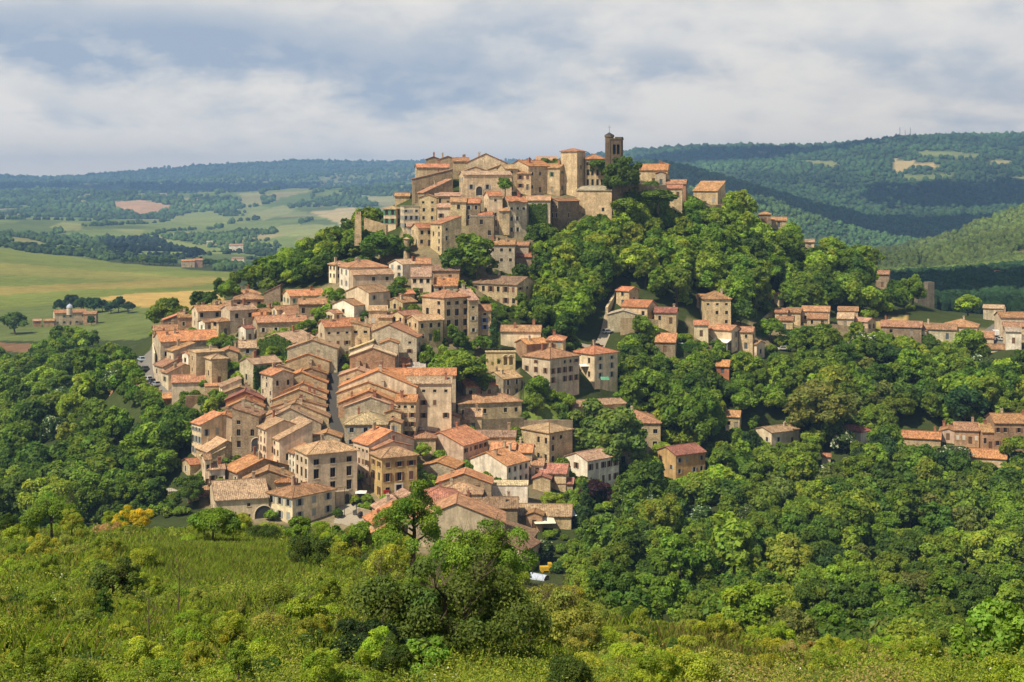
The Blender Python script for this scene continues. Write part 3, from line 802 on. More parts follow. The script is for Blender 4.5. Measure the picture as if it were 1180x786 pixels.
# --- row of gables on the right side of the main street, from the top down
HT([
 (391,391,432,433,447,-8,'y','p','s','first stone gable of the street row, partly hidden behind the big beige gable',dict(win=(2,1))),
 (391,391,479,446,465,-8,'y','o','b','wide beige gable with one window, second in the row right of the street',dict(win=(4,1),skip=.5,pitch=.42)),
 (388,388,459,453.5,468,-8,'y','t','s','low gable with salmon verge just below the wide beige gable',dict(win=(3,1),skip=.6)),
 (390,390,460,465,480,-6,'y','o','i','orange gable with brick chimneys midway down the street row',dict(win=(3,1),skip=.5,chim=2,pitch=.4)),
 (456,456,479,463,505,-8,'x','o','s','tall house with orange roof showing its high right wall to the side lane',dict(dp=7,win=(3,4),skip=.15,doors=0)),
 (397,397,457,469,486,-6,'y','p','g','rough grey stone gable low in the row right of the street',dict(win=(3,1),skip=.4,pitch=.36)),
 (444,444,462,476,506,-6,'y','t','s','narrow tall house filling the gap beside the rough grey gable',dict(dp=7,win=(1,3),skip=.1)),
 (397,397,445,489,516,-6,'h','y','g','house with pale yellow hipped roof at the foot of the right hand row',dict(dp=11,win=(3,2),skip=.2,pitch=.45)),
 (443,443,462,488,516,-6,'y','t','s','plain stone gable squeezed right of the pale yellow hipped roof',dict(dp=7,win=(1,2))),
 (408,425,478,513,556,30,'y','o','p','long pink walled house with bright orange left slope above the ochre shop',dict(win=(3,1),sw=(4,3),skip=0,shut='b',doors=0,chim=2,pitch=.42)),
 (422,432,474,518,560,24,'y','t','p','lower pink house with terracotta roof directly behind the ochre shop',dict(win=(0,0),sw=(2,3),skip=0,shut='b',chim=1,pitch=.3)),
], dp=8)
ochre = house(427,440,481,528,577,22,'h','p','a','ochre corner shop with red sign and shuttered windows',win=(3,3),sw=(2,3),skip=0,shut='b',wh=(1.2,2.1),sur=True,doors=0,pitch=.42,chim=0,name='corner_shop',cat='shop')
# --- row of gables on the left side of the main street
HT([
 (295,338,366,395,416,50,'x','l','s','large house with mottled lichen roof and ivy clad left gable',dict(win=(1,1),sw=(2,2),skip=.5,dp=13,chim=1)),
 (366,372,391,388.5,404,15,'x','o','b','orange roofed timbered house between the ivy gable house and the street',dict(dp=8,win=(3,2),skip=0)),
 (331,331,388,402,430,-7,'y','p','g','broad grey gable at the top of the row left of the street',dict(win=(2,1),skip=.6,pitch=.34)),
 (330,330,379,417,432,-7,'y','o','s','tan gable with bright red right slope under the broad grey gable',dict(win=(2,1),skip=.6)),
 (339,339,376,431.5,443,-5,'y','t','k','narrow dark gable squeezed in the upper left row',dict(win=(1,1),skip=.6)),
 (306,306,337,427,441,0,'y','p','s','pale twin gable at the left edge of the row, above the timber gable',dict(win=(1,1))),
 (304,314,338,433,468,26,'y','o','g','tall narrow house with little orange gable and long white side wall',dict(win=(2,2),sw=(3,4),skip=.1)),
 (316,316,376,442,455,-5,'y','o','s','rough stone gable with orange verges, widest of the upper left row',dict(win=(3,1),skip=.5,pitch=.42)),
 (321,321,376,454,464,-5,'y','o','s','orange verged low gable fifth down the left row',dict(win=(3,1),skip=.6,pitch=.42)),
 (313,313,375,461.5,471,-5,'y','t','s','long low gable with salmon verge sixth down the left row',dict(win=(3,1),skip=.6,pitch=.4)),
 (312,312,375,470,480,-5,'y','t','b','beige gable with brick chimney near the middle of the left row',dict(win=(3,1),skip=.4,pitch=.3,chim=2)),
 (301,301,378,482,494,-5,'y','p','s','pale verged gable stretching wide across the lower left row',dict(win=(4,1),skip=.5,pitch=.44)),
 (298,298,369,489,507,-5,'y','l','g','rough stone gable with a small window, lowest full gable of the left row',dict(win=(4,1),skip=.55,pitch=.5)),
 (299,307,346,495,534,22,'y','p','c','cream house with tall left windows stepping down behind the hotel',dict(win=(2,1),sw=(3,4),skip=0,pitch=.4)),
 (308,322,360,507,542,22,'sl','p','c','cream house with long single slope and tall chimney stack behind the hotel',dict(win=(2,1),sw=(4,3),skip=.05,pitch=.42,dp=9)),
 (323,340,357,523,550,22,'sl','t','w','white narrow house with small left slope joined to the hotel',dict(win=(0,0),sw=(4,3),skip=0,pitch=.4,dp=9)),
 (360,360,392,505,520,-5,'y','t','g','dark stone gable with orange verge peeping behind the hotel roof',dict(win=(1,1),dp=6,chim=0)),
], dp=7.5)
hotel = house(340,355,412,524,588,20,'h','p','b','large square three storey hotel with pyramid roof and balcony on the square',win=(3,4),sw=(3,4),skip=0,sur=True,shut='x',wf=.7,wh=(1.4,2.5),pitch=.42,doors=0,chim=1,arch=('f',3.8,1.5,3.2),name='hotel',cat='hotel')
# --- quarter left of the left lane
HT([
 (256,256,278,446,458,10,'sl','l','c','tan sloping roof with white left wall at the edge of the retaining wall',dict(dp=6,chim=0)),
 (259,259,293,453,462,0,'y','p','s','pale narrow gable above the red painted gable',dict(dp=6,win=(1,1))),
 (260,260,303,461.5,473,-4,'y','r','r','red painted gable left of the lane',dict(dp=6,win=(2,1),skip=.8,pitch=.44)),
 (261,261,303,470,481,-4,'y','t','g','grey gable directly below the red painted gable',dict(dp=6,win=(2,1),skip=.6,pitch=.44)),
 (268,298,304,480,520,-14,'sr','t','k','tall dark stone house with brown roof and black garage door in the lane',dict(win=(2,3),sw=(1,3),skip=.3,pitch=.3,doors=0,arch=('f',3.0,2.8,3.6),dp=8)),
 (238,238,280,488,508,-4,'y','o','b','beige gable with bright orange roof above the left garden trees',dict(dp=8,win=(2,1),skip=.6,pitch=.42)),
 (221,232,256,489.5,528,27,'sl','o','c','three storey house with arched tall windows beside the left trees',dict(win=(2,2),sw=(3,3),skip=.1,pitch=.36,sur=True)),
 (226,240,282,521,538,22,'y','p','s','stone gabled house with long pale left slope in the lower left quarter',dict(win=(2,1),sw=(2,1),skip=.3,pitch=.46,chim=2)),
 (232,236,259,528,542,14,'sl','y','s','small pale roofed house in front of the stone gabled house',dict(dp=5,win=(1,1),pitch=.42)),
 (258,274,334,545,562,24,'y','o','k','low broad house with red orange left slope and white left wall',dict(win=(2,1),sw=(3,1),skip=.2,pitch=.36,chim=2,doors=0)),
 (241,241,259,541.5,560,8,'x','p','w','small white porch house left of the red orange slope',dict(dp=5,win=(2,1),skip=0)),
 (236,236,243,530,562,8,'x','t','c','very narrow cream house by the round dark tree',dict(dp=5,win=(1,2),skip=0,chim=0)),
 (280,280,337,554,572,-3,'y','t','k','dark gable with orange verges right behind the mottled barn',dict(dp=7,win=(2,1),skip=.6,pitch=.38,chim=1)),
 (318,318,338,556,572,0,'h','o','s','small bright orange hip roof between the barn and the hotel',dict(dp=7,win=(0,0),chim=0)),
 (246,248,309,577,603,5,'x','l','b','long barn with mottled cream and red roof and a big black arch',dict(dp=17,win=(4,2),wh=(.8,.8),skip=.3,pitch=.34,doors=0,chim=1,arch=('f',5.2,4.4,3.6),name='barn',cat='barn')),
 (308,337,387,574,604,40,'h','t','c','cream corner house with mottled red hip roof and grey shutters, nearest the camera',dict(win=(3,2),sw=(3,2),skip=0,shut='g',sur=True,pitch=.36,doors=0,chim=2)),
 (207,219,238,536,550,22,'x','o','s','little orange roofed house right above the round dark tree',dict(dp=6,win=(1,1),chim=0)),
 (186,186,206,568,577,0,'flat','g','w','low white flat roofed shed among the left gardens',dict(dp=4,win=(0,0),chim=0,name='shed',cat='shed')),
 (216,216,247,571,580,0,'sf','t','s','low stone shed with tiled lean-to roof left of the barn',dict(dp=4,win=(1,1),chim=0,name='shed',cat='shed')),
])
# --- upper left quarter by the curved road
HT([
 (269,269,304,345,357,-3,'h','t','i','brick house with brown hip roof at the back of the left quarter',dict(dp=9,win=(3,1),doors=0)),
 (268,268,301,340,352,-3,'h','t','i','second brown hip roof right behind the brick house at the back',dict(dp=8,win=(0,0),dmul=1.02)),
 (304,304,323,338,350,-8,'sl','b','k','open dark shed with sloping roof under the shoulder trees',dict(dp=6,win=(0,0),chim=0,pitch=.5,name='shed',cat='shed')),
 (246,246,269,352,362,0,'x','p','s','small tan roof between the cypresses and the lichen roofed house',dict(dp=6,win=(1,1))),
 (221,228,263,359,379,14,'x','t','b','long tan house with white left end on the rim above the fields',dict(win=(4,2),sw=(1,2),skip=.3)),
 (255,265,295,358,384,24,'x','l','g','tall grey house with lichen roof and golden left gable',dict(win=(2,2),sw=(1,2),skip=.5)),
 (292,304,320,360,368,42,'x','t','h','golden gable with brown roof in the middle of the left quarter',dict(win=(1,1),sw=(1,1))),
 (313,319,345,357.5,367,18,'x','t','c','low house with white gable end right of the golden gable',dict(win=(2,1),sw=(1,1),skip=0)),
 (324,331,352,363.5,371,18,'x','t','c','low house with arched white gable window left of a round bush',dict(win=(1,1),sw=(1,1),skip=0)),
 (291,296,354,372,388,8,'x','t','s','long low stone house with white left gable below the golden gable',dict(win=(4,1),sw=(1,2),skip=.3,dp=9,chim=2)),
 (291,291,306,365,378,0,'x','o','s','bright terracotta roof stacked behind the long low stone house',dict(dp=7,win=(0,0))),
 (326,334,374,341.5,353,15,'x','o','c','cream barn-like house with big orange roof below the white houses',dict(dp=9,win=(4,1),sw=(2,1),skip=.1)),
 (344,344,377,350.5,366,-3,'x','t','k','dark walled house with pinkish roof in front of the big orange roof',dict(dp=7,win=(3,1),skip=.3)),
 (243,252,268,371,387,28,'h','t','s','tan house with dark shuttered front behind the big roadside building',dict(win=(1,1),sw=(1,2),skip=0,wh=(2.2,2.4))),
 (229,236,247,372,383,28,'x','t','w','small house with white arched gable beside the tan shuttered house',dict(win=(1,1),sw=(1,1),skip=0)),
 (275,283,293,379,393,30,'x','r','w','white house with a round dark window and red roof',dict(win=(1,1),sw=(1,1),skip=0)),
 (276,276,292,368,378,0,'sf','y','g','pale mossy lean-to roof behind the white house with round window',dict(dp=5,win=(1,1),chim=0)),
 (179,185,251,394,418,9,'x','o','g','large building with wide bright orange roof beside the curved road',dict(dp=13,win=(5,1),sw=(1,2),skip=.5,chim=3)),
 (187,187,220,370,380,-3,'y','o','k','red gable roof at the far left rim behind the roadside building',dict(dp=8,win=(2,1))),
 (178,178,208,381,390,6,'x','t','s','low tiled roofs on the rim just behind the bright orange roadside roof',dict(dp=7,win=(0,0))),
 (205,205,232,366,380,0,'x','t','i','brownish house on the rim between the red gable and the long tan house',dict(dp=7,win=(2,1))),
 (194,200,224,405,421,20,'sl','t','b','brown walled house with narrow sloping roof below the roadside building',dict(dp=6,win=(2,1),skip=.6,pitch=.3)),
 (210,217,224,409,422,30,'x','t','w','tiny white gable with arched opening below the green terrace',dict(win=(1,1),sw=(1,1),skip=0,chim=0)),
 (217,226,258,407.5,434,17,'flat','p','h','tan flat roofed block with lit left wall in the left quarter',dict(win=(2,1),sw=(1,2),skip=.5,chim=1)),
 (236.5,244,262,414,443,20,'h','p','h','golden square house with hip roof and one left window above the orange terrace',dict(win=(1,1),sw=(1,1),skip=.3,chim=0)),
 (178,189,222,423,437,22,'y','t','b','brown roofed gable with white porch posts beside the parked cars',dict(win=(1,1),sw=(2,1),pitch=.44)),
 (186,194,231,430,445,22,'y','t','b','beige gabled house with orange left slope in front of the porch house',dict(win=(2,1),sw=(1,1),skip=.4,pitch=.42)),
 (158,158,202,448,458,0,'x','t','k','long low brown roof at the bottom of the parking road',dict(dp=8,win=(0,0))),
 (198,198,234,441,459,-3,'x','t','b','plain beige walled house under a long brown roof above the retaining wall',dict(dp=8,win=(0,0))),
 (124,124,165,457,467,0,'x','t','i','small orange roof hidden in the trees under the parking road',dict(dp=7,win=(1,1))),
 (188,188,201,459,468,0,'x','o','r','tiny orange roofed hut below the long brown roof',dict(dp=5,win=(1,1),chim=0)),
 (236,236,254,446,454,0,'flat','o','h','low building with flat orange terrace under the golden square house',dict(dp=6,win=(0,0),chim=0)),
 (275,275,295,401,420,0,'x','l','h','plain golden house with pale tan roof left of the ivy clad gable',dict(dp=9,win=(1,2))),
 (252,252,274,407,424,-3,'y','t','s','terracotta gable in the narrow alley behind the golden square house',dict(dp=9,win=(1,1))),
 (278,292,324,420,448,30,'x','l','g','house with mottled pale roof above walls lost in dark ivy',dict(dp=8,win=(2,1),sw=(1,1))),
])
# --- centre, around the bright green tree and below
HT([
 (446,446,525,433,452,-3,'x','o','b','long house with orange roof below the bright green tree',dict(dp=8,win=(0,0),chim=1)),
 (469,469,520,442,486,-3,'x','l','b','tall beige house with mottled pale roof and red brown shutters on the side lane',dict(dp=7,win=(4,3),skip=.2,shut='b')),
 (525,537,580,446,459,20,'x','o','g','grey house with two blue shutters and a pale left gable',dict(win=(4,1),sw=(0,0),shut='l',skip=.3,chim=0)),
 (558,580,601,437,458,38,'x','p','g','grey fronted house with beige left wall and two chimneys behind the blue shuttered house',dict(win=(2,2),sw=(0,0),chim=2,skip=.3)),
 (516,528,602,465.5,483,14,'h','t','s','long low stone house with red door above the garden wall',dict(win=(6,1),sw=(1,1),dp=9,skip=.2,chim=1)),
 (535,535,555,480,496,-3,'sf','l','s','small square stone turret house with flat tiled roof by the garden wall',dict(dp=4,win=(1,1),pitch=.4)),
 (498,498,530,482,490,-3,'y','t','g','tiny gabled garage beside the side lane',dict(dp=5,win=(1,1),chim=0)),
 (518,518,540,488,494,0,'x','t','s','low wall-like tiled outbuilding beneath the stone turret house',dict(dp=3,win=(0,0),chim=0)),
 (472,472,502,505,514,0,'h','t','s','low orange hip roof left of the big pink gable',dict(dp=8,win=(0,0))),
 (480,534,563,514,538,-32,'y','o','p','big pinkish gabled house with orange and pale roof in the lower centre',dict(win=(0,0),sw=(5,2),skip=.1,shut='b',pitch=.40,doors=0)),
 (484,524,534,540,558,-16,'y','o','g','grey gable under a vivid new orange roof',dict(win=(0,0),sw=(2,1),pitch=.3,chim=0)),
 (537,584,610,537,562,-36,'y','o','w','large white gabled house with bright orange right slope',dict(win=(2,2),sw=(4,2),skip=.15,pitch=.42,chim=3,doors=0)),
 (565,565,593,519,534,-6,'x','o','b','orange roof with chimneys right behind the large white gable',dict(dp=8,win=(2,1))),
 (592,592,613,521,538,-6,'x','o','s','orange house with dark openings right of the white gable',dict(dp=8,win=(3,1),skip=0)),
 (547,547,594,503.5,514,-3,'x','b','s','long low brown roof running behind the orange roofs of the centre',dict(dp=7,win=(0,0))),
 (503,503,566,557,567,-5,'y','o','k','low dark gable with orange right slope left of the white terrace wall',dict(dp=7,win=(2,1),skip=.7)),
 (561,561,608,560,579,-3,'flat','y','w','blank white flat topped terrace block below the large white gable',dict(dp=6,win=(0,0),chim=0)),
 (504,504,555,569,580,-4,'h','p','s','tan hip roofed house just below the dark low gable',dict(dp=10,win=(0,0))),
 (475,475,533,579,592,-4,'h','r','s','broad red hip roof right below the ochre shop',dict(dp=13,win=(0,0),chim=1)),
 (528,528,596,585,600,-4,'x','b','k','long dark walled outbuilding with brown roof in front of the white terrace',dict(dp=9,win=(0,0))),
 (593,593,658,594,607,-4,'x','l','s','long mottled roof shed ending in a rounded stone wall near the awnings',dict(dp=10,win=(0,0),chim=0)),
 (606,606,625,594,609,-4,'y','t','i','little brick fronted stone hut before the long mottled roof',dict(dp=4,win=(1,1),dmul=.985,chim=0)),
 (470,470,581,603,628,-4,'y','t','b','very wide weathered beige gable at the lower edge of the village',dict(dp=11,win=(0,0),pitch=.40,chim=0)),
 (423,431,464,604,627,18,'sl','o','s','orange sloped house partly behind the near pointed tree',dict(dp=8,win=(0,0),sw=(1,1),pitch=.42,chim=1)),
 (430,438,474,589,606,18,'sl','p','s','pale sloping roof behind the orange sloped house near the ochre shop',dict(dp=7,win=(0,0),sw=(0,0),pitch=.42,chim=1)),
 (427,427,447,615,628,10,'sl','o','p','smallest orange lean-to at the lower left of the near pointed tree',dict(dp=5,win=(1,1),pitch=.42,chim=0)),
 (578,604,614,636,662,-22,'sr','b','p','pink walled house with brown roof, lowest of the village',dict(win=(1,1),sw=(1,2),pitch=.36,dp=10,chim=0)),
 (575,575,613,618,634,-12,'sr','b','s','brown roof behind the lowest pink walled house',dict(dp=7,win=(0,0),pitch=.3,chim=0)),
])
# --- right of the centre
HT([
 (577,577,623,382,395,-4,'x','t','c','brick red roof with cream wall behind the pair of orange roofed houses',dict(dp=8,win=(0,0),chim=2)),
 (594,607,632,397,416,32,'x','o','i','house with orange brick left wall and terracotta roof above the cream manor',dict(win=(2,2),sw=(0,0),skip=.2,chim=1)),
 (630,630,649,392,412,-6,'h','o','s','orange hip roof joined to the right of the brick walled house',dict(dp=9,win=(2,2),chim=1)),
 (601,634,668,413.5,445,45,'h','t','b','square manor with white left wall and many small windows above the gardens',dict(win=(5,3),sw=(3,3),skip=.3,sur=True,doors=0,pitch=.36,chim=3)),
 (660,685,712,408.5,440,44,'h','o','c','cream two storey house with orange roof and green awning',dict(win=(2,3),sw=(2,2),skip=0,shut='g',doors=0,chim=1)),
 (645,660,722,469,482,25,'x','p','h','low house with flat pale pink roof half hidden by the plane tree',dict(dp=9,win=(2,1),sw=(1,1),pitch=.22,chim=0)),
 (600,633,660,499,537,45,'h','l','s','tall stone house with mottled orange roof and little arched attic windows',dict(win=(3,3),sw=(4,2),skip=.2,wh=(1.0,1.7),pitch=.36,chim=0)),
 (612,612,656,488,497,-3,'flat','p','s','flat pinkish roof behind the tall stone house with arched attic windows',dict(dp=5,win=(0,0),chim=0)),
 (700,700,761,487.5,539,4,'h','t','s','three storey stone mansion mostly behind the big plane tree',dict(dp=14,dmul=1.028,win=(5,3),skip=.1,wh=(1.3,2.1),pitch=.36,chim=1,arch=('f',3.5,3.2,3.2))),
 (641,677,714,531.5,563,45,'x','l','w','white house with five dark front windows and brownish roof',dict(win=(5,2),sw=(1,2),skip=.05,sur=False,doors=0,dp=9,chim=0)),
 (756,779,813,525,550,38,'x','r','a','ochre two storey house with smooth red roof alone among trees',dict(win=(4,2),sw=(2,1),skip=.1,sur=False,doors=0,chim=0,wh=(.9,1.3))),
 (869,889,921,499,515,42,'x','p','b','small beige house with flat tan roof and two chimneys in the wood',dict(win=(2,1),sw=(2,1),skip=0,pitch=.28,chim=2)),
 (966,992,1003,498,512,-34,'h','r','w','white cottage with vivid red hip roof deep in the wood',dict(win=(1,1),sw=(1,1),chim=0,pitch=.45)),
 (836,836,852,480,494,-5,'x','t','s','small stone house half buried in trees right of the second plane tree',dict(dp=7,win=(2,1),chim=0)),
 (947,947,957,526,534,0,'x','o','b','tiny orange hut in the wood below the red roofed cottage',dict(dp=3,win=(0,0),chim=0,name='hut',cat='hut')),
 (614,614,634,552,562,-5,'y','r','s','small red roofed house with dark gable left of the white house',dict(dp=7,win=(1,1),chim=0)),
 (622,622,652,545,556,-8,'x','r','s','wine red roof beside the terrace of the white house',dict(dp=9,win=(1,1),chim=0)),
 (640,640,660,557,566,-5,'x','r','s','low red roof below the terrace of the white house',dict(dp=5,win=(0,0),chim=0)),
 (612,612,626,536,548,-5,'x','t','w','small white fronted house under a tiled roof beside the tall stone house',dict(dp=6,win=(1,1),chim=0)),
 (1134,1146,1200,487.5,518,14,'x','t','i','long brick farmhouse with two rows of shuttered windows at the right edge',dict(win=(7,2),sw=(1,2),skip=.1,shut='b',chim=2,dp=11)),
 (1100,1100,1127,495.5,511,4,'x','t','i','left wing of the brick farmhouse with white windows',dict(dp=9,win=(4,1),skip=0,shut='w')),
 (1125,1132,1150,498,517,14,'x','t','i','projecting middle wing of the brick farmhouse',dict(dp=9,win=(3,1),sw=(1,1),skip=0)),
 (1083,1083,1101,497,507,-3,'y','t','p','pink gable end at the left of the brick farmhouse',dict(dp=7,win=(1,1))),
 (1039,1039,1082,504,513,-3,'x','o','s','low orange roof among trees left of the brick farmhouse',dict(dp=8,win=(0,0),chim=1)),
 (1111,1111,1157,526,534,-3,'x','o','s','orange roofed shed below the brick farmhouse',dict(dp=9,win=(0,0),chim=0)),
])
# --- eastern hamlet under the wooded slope
HT([
 (710,725,736,335.5,353,-36,'x','o','h','small tower with orange roof at the top of the stepped lane',dict(win=(1,2),sw=(1,1),chim=0,skip=.2)),
 (716,746,757,354,368,-26,'x','o','h','golden house with red roof falling right from the small tower',dict(win=(3,1),sw=(1,1),chim=0,pitch=.5,skip=.2)),
 (754,754,779,360,373,-6,'x','r','s','low jumble of red roofs right of the golden house on the lane',dict(dp=7,win=(2,1),chim=1)),
 (700,700,736,363,382,-3,'y','g','g','blank grey gabled shed in front of the golden house on the lane',dict(dp=7,win=(0,0),chim=0,pitch=.28)),
 (755,755,778,394,406,-6,'sf','o','k','little house with orange roof and dark porch by the clipped hedge',dict(dp=6,win=(1,1),chim=0)),
 (806,811,842,344.5,376,8,'h','t','h','tall square tower house with paired windows and hip roof in the eastern hamlet',dict(win=(3,3),sw=(1,2),skip=.3,pitch=.46,dp=10,chim=1)),
 (803,803,818,344,352,0,'x','t','s','low tiled wing at the left of the hamlet tower house',dict(dp=6,win=(0,0),chim=0)),
 (800,800,816,374.5,388,0,'x','o','c','small cream annex with orange roof below the hamlet tower house',dict(dp=6,win=(1,1),chim=0)),
 (812,843,855,381,405,-26,'x','t','c','cream house with long tiled roof and glass conservatory below the tower house',dict(win=(3,1),sw=(1,2),chim=0,skip=.4,dp=7)),
 (852,852,867,382.5,402,-8,'x','t','s','stone house with open upper arch right of the cream conservatory house',dict(dp=7,win=(1,2),skip=0,chim=0)),
 (859,872,881,397,413,-34,'x','t','b','plain beige cottage below and right of the conservatory house',dict(win=(1,1),sw=(1,1),skip=0,chim=0)),
 (825,825,840,422,430,-5,'sf','o','r','tiny orange roofed hut in the gardens under the hamlet',dict(dp=4,win=(1,1),chim=0,name='hut',cat='hut')),
 (884,898,903,340,352,-30,'x','t','s','stone barn with tiled roof standing alone on the slope above the hamlet',dict(win=(1,1),sw=(0,0),chim=0)),
 (895,895,913,369,380,-5,'x','t','s','small hut with tiled roof beside a round green tree in the hamlet',dict(dp=5,win=(1,1),chim=0)),
 (893,893,907,360,369,-5,'x','t','s','left half of a tree screened pair of tiled houses in the hamlet',dict(dp=6,win=(1,1),chim=0)),
 (906,906,922,360,371,-5,'x','t','s','right half of a tree screened pair of tiled houses in the hamlet',dict(dp=7,win=(1,1),chim=0)),
 (924,924,955,358.5,372,-3,'x','t','s','broad house with deep terracotta roof in the hamlet, windows in shade',dict(dp=8,win=(4,1),chim=0)),
 (930,930,953,367,376,-3,'sf','t','s','lean-to with pale tiles in front of the broad terracotta house',dict(dp=4,win=(2,1),dmul=.99,chim=0)),
 (965,965,983,367,377,-3,'x','p','b','pale pink roof at the left of the pair of hamlet barns',dict(dp=9,win=(1,1),chim=0)),
 (980,1000,1009,371,383,-30,'x','p','s','pale pink roofed barn with stone right gable in the hamlet',dict(win=(2,1),sw=(2,1),chim=0)),
 (966,966,988,358,366,0,'x','t','s','narrow roof strip behind the pair of hamlet barns',dict(dp=6,win=(0,0),chim=0)),
 (1009,1009,1024,316,331,-4,'x','t','k','dark tall house with tiled roof at the end of the wooded ridge',dict(dp=7,win=(1,1),chim=0)),
 (1015,1015,1060,376,386,-4,'x','t','k','long brownish roof at the near end of the valley row',dict(dp=9,win=(2,1),chim=1)),
 (1036,1036,1066,381,390,-4,'y','b','b','low gable with dark verge in front of the long brownish roof',dict(dp=7,win=(1,1),chim=0)),
 (1060,1060,1100,379,390,-4,'x','t','g','orange roofed cottage between the dark verge gable and the big hip roof',dict(dp=9,win=(2,1),chim=1)),
 (1087,1087,1124,376,388,-4,'h','t','b','house with large red hip roof in the valley row',dict(dp=12,win=(3,1),chim=1)),
 (1133,1133,1155,355,366,-4,'x','y','g','grey barn with pale roof before the dark wood',dict(dp=7,pitch=.25,win=(0,0),chim=0,name='barn',cat='barn')),
 (1148,1153,1202,366,390,14,'x','t','b','long beige house with lit end wall beside the white van',dict(dp=9,win=(5,2),sw=(1,2),chim=1,skip=.2)),
 (1156,1156,1200,376,392,2,'x','t','s','lower tiled house in front of the long beige house',dict(dp=6,win=(3,1),dmul=.985,chim=0)),
 (1159,1159,1176,382,396,4,'x','g','w','small white house with grey roof near the right edge',dict(dp=6,win=(1,1),skip=0,dmul=.97,chim=0)),
 (1127,1127,1144,389,397,-4,'sf','t','b','little tiled garage left of the lane with the van',dict(dp=5,win=(0,0),chim=0,name='garage',cat='garage')),
 (1136,1136,1158,402,410,-4,'x','t','b','low tiled roof just below the lane with the van',dict(dp=7,win=(0,0),chim=0)),
])
# --- outlying houses in the country
HT([
 (63,63,98,361,375,6,'x','t','b','solitary farmhouse with white topped turret in the left fields',dict(dp=9,win=(5,2),wh=(.9,1.2),skip=.2,chim=0,name='farmhouse',cat='farmhouse',dist=905)),
 (96,96,110,362,374,-10,'x','t','i','shaded brick wing at the right of the turreted farmhouse',dict(dp=8,win=(0,0),chim=0,dist=908)),
 (38,38,47,370,376,0,'x','p','i','low pinkish shed left of the turreted farmhouse',dict(dp=5,win=(0,0),chim=0,dist=900)),
 (50,50,62,370,376,0,'x','t','i','low brick shed right beside the turreted farmhouse',dict(dp=5,win=(0,0),chim=0,dist=900)),
 (209,209,224,301,308,0,'x','o','s','far orange roofed farm behind the left meadow hedge',dict(dp=9,win=(2,1),chim=0,dist=1690)),
 (223,223,233,300,307,0,'x','o','i','far brick barn adjoining the orange roofed farm behind the meadow',dict(dp=9,win=(0,0),chim=0,dist=1695)),
 (267,267,281,298,303,0,'x','t','w','far white walled farmhouse with brown roof near the left foot of the hill',dict(dp=10,win=(0,0),chim=0,dist=2000)),
 (1142,1142,1153,315,322,0,'x','t','c','pale villa alone in the dark wood at the right edge',dict(dp=9,win=(2,1),chim=0,dist=1010)),
 (1074,1074,1082,314,319,0,'x','t','s','small roof alone in the dark wood beyond the ruined tower',dict(dp=9,win=(0,0),chim=0,dist=1300)),
 (1045,1045,1054,297,301,0,'x','p','s','far pale cottage on the small right hand hill',dict(dp=9,win=(0,0),chim=0,dist=1640)),
 (238,238,245,279,282.5,0,'x','g','w','far white barn in the green valley left of the hill',dict(dp=10,win=(0,0),chim=0,dist=2600)),
 (264,264,280,283,288,0,'x','p','w','far group of pale farm roofs near the dark plantation',dict(dp=12,win=(0,0),chim=0,dist=2350)),
])

# ------------------------------------------------------------------ the ground: one sheet from the camera's feet to the horizon
finish_survey()
def inside(px, py, poly):
    px, py = np.asarray(px), np.asarray(py)
    c = np.zeros(px.shape, bool)
    n = len(poly)
    for i in range(n):
        x0, y0 = poly[i]; x1, y1 = poly[(i + 1) % n]
        if y0 == y1: continue
        c ^= ((y0 > py) != (y1 > py)) & (px < (x1 - x0) * (py - y0) / (y1 - y0) + x0)
    return c
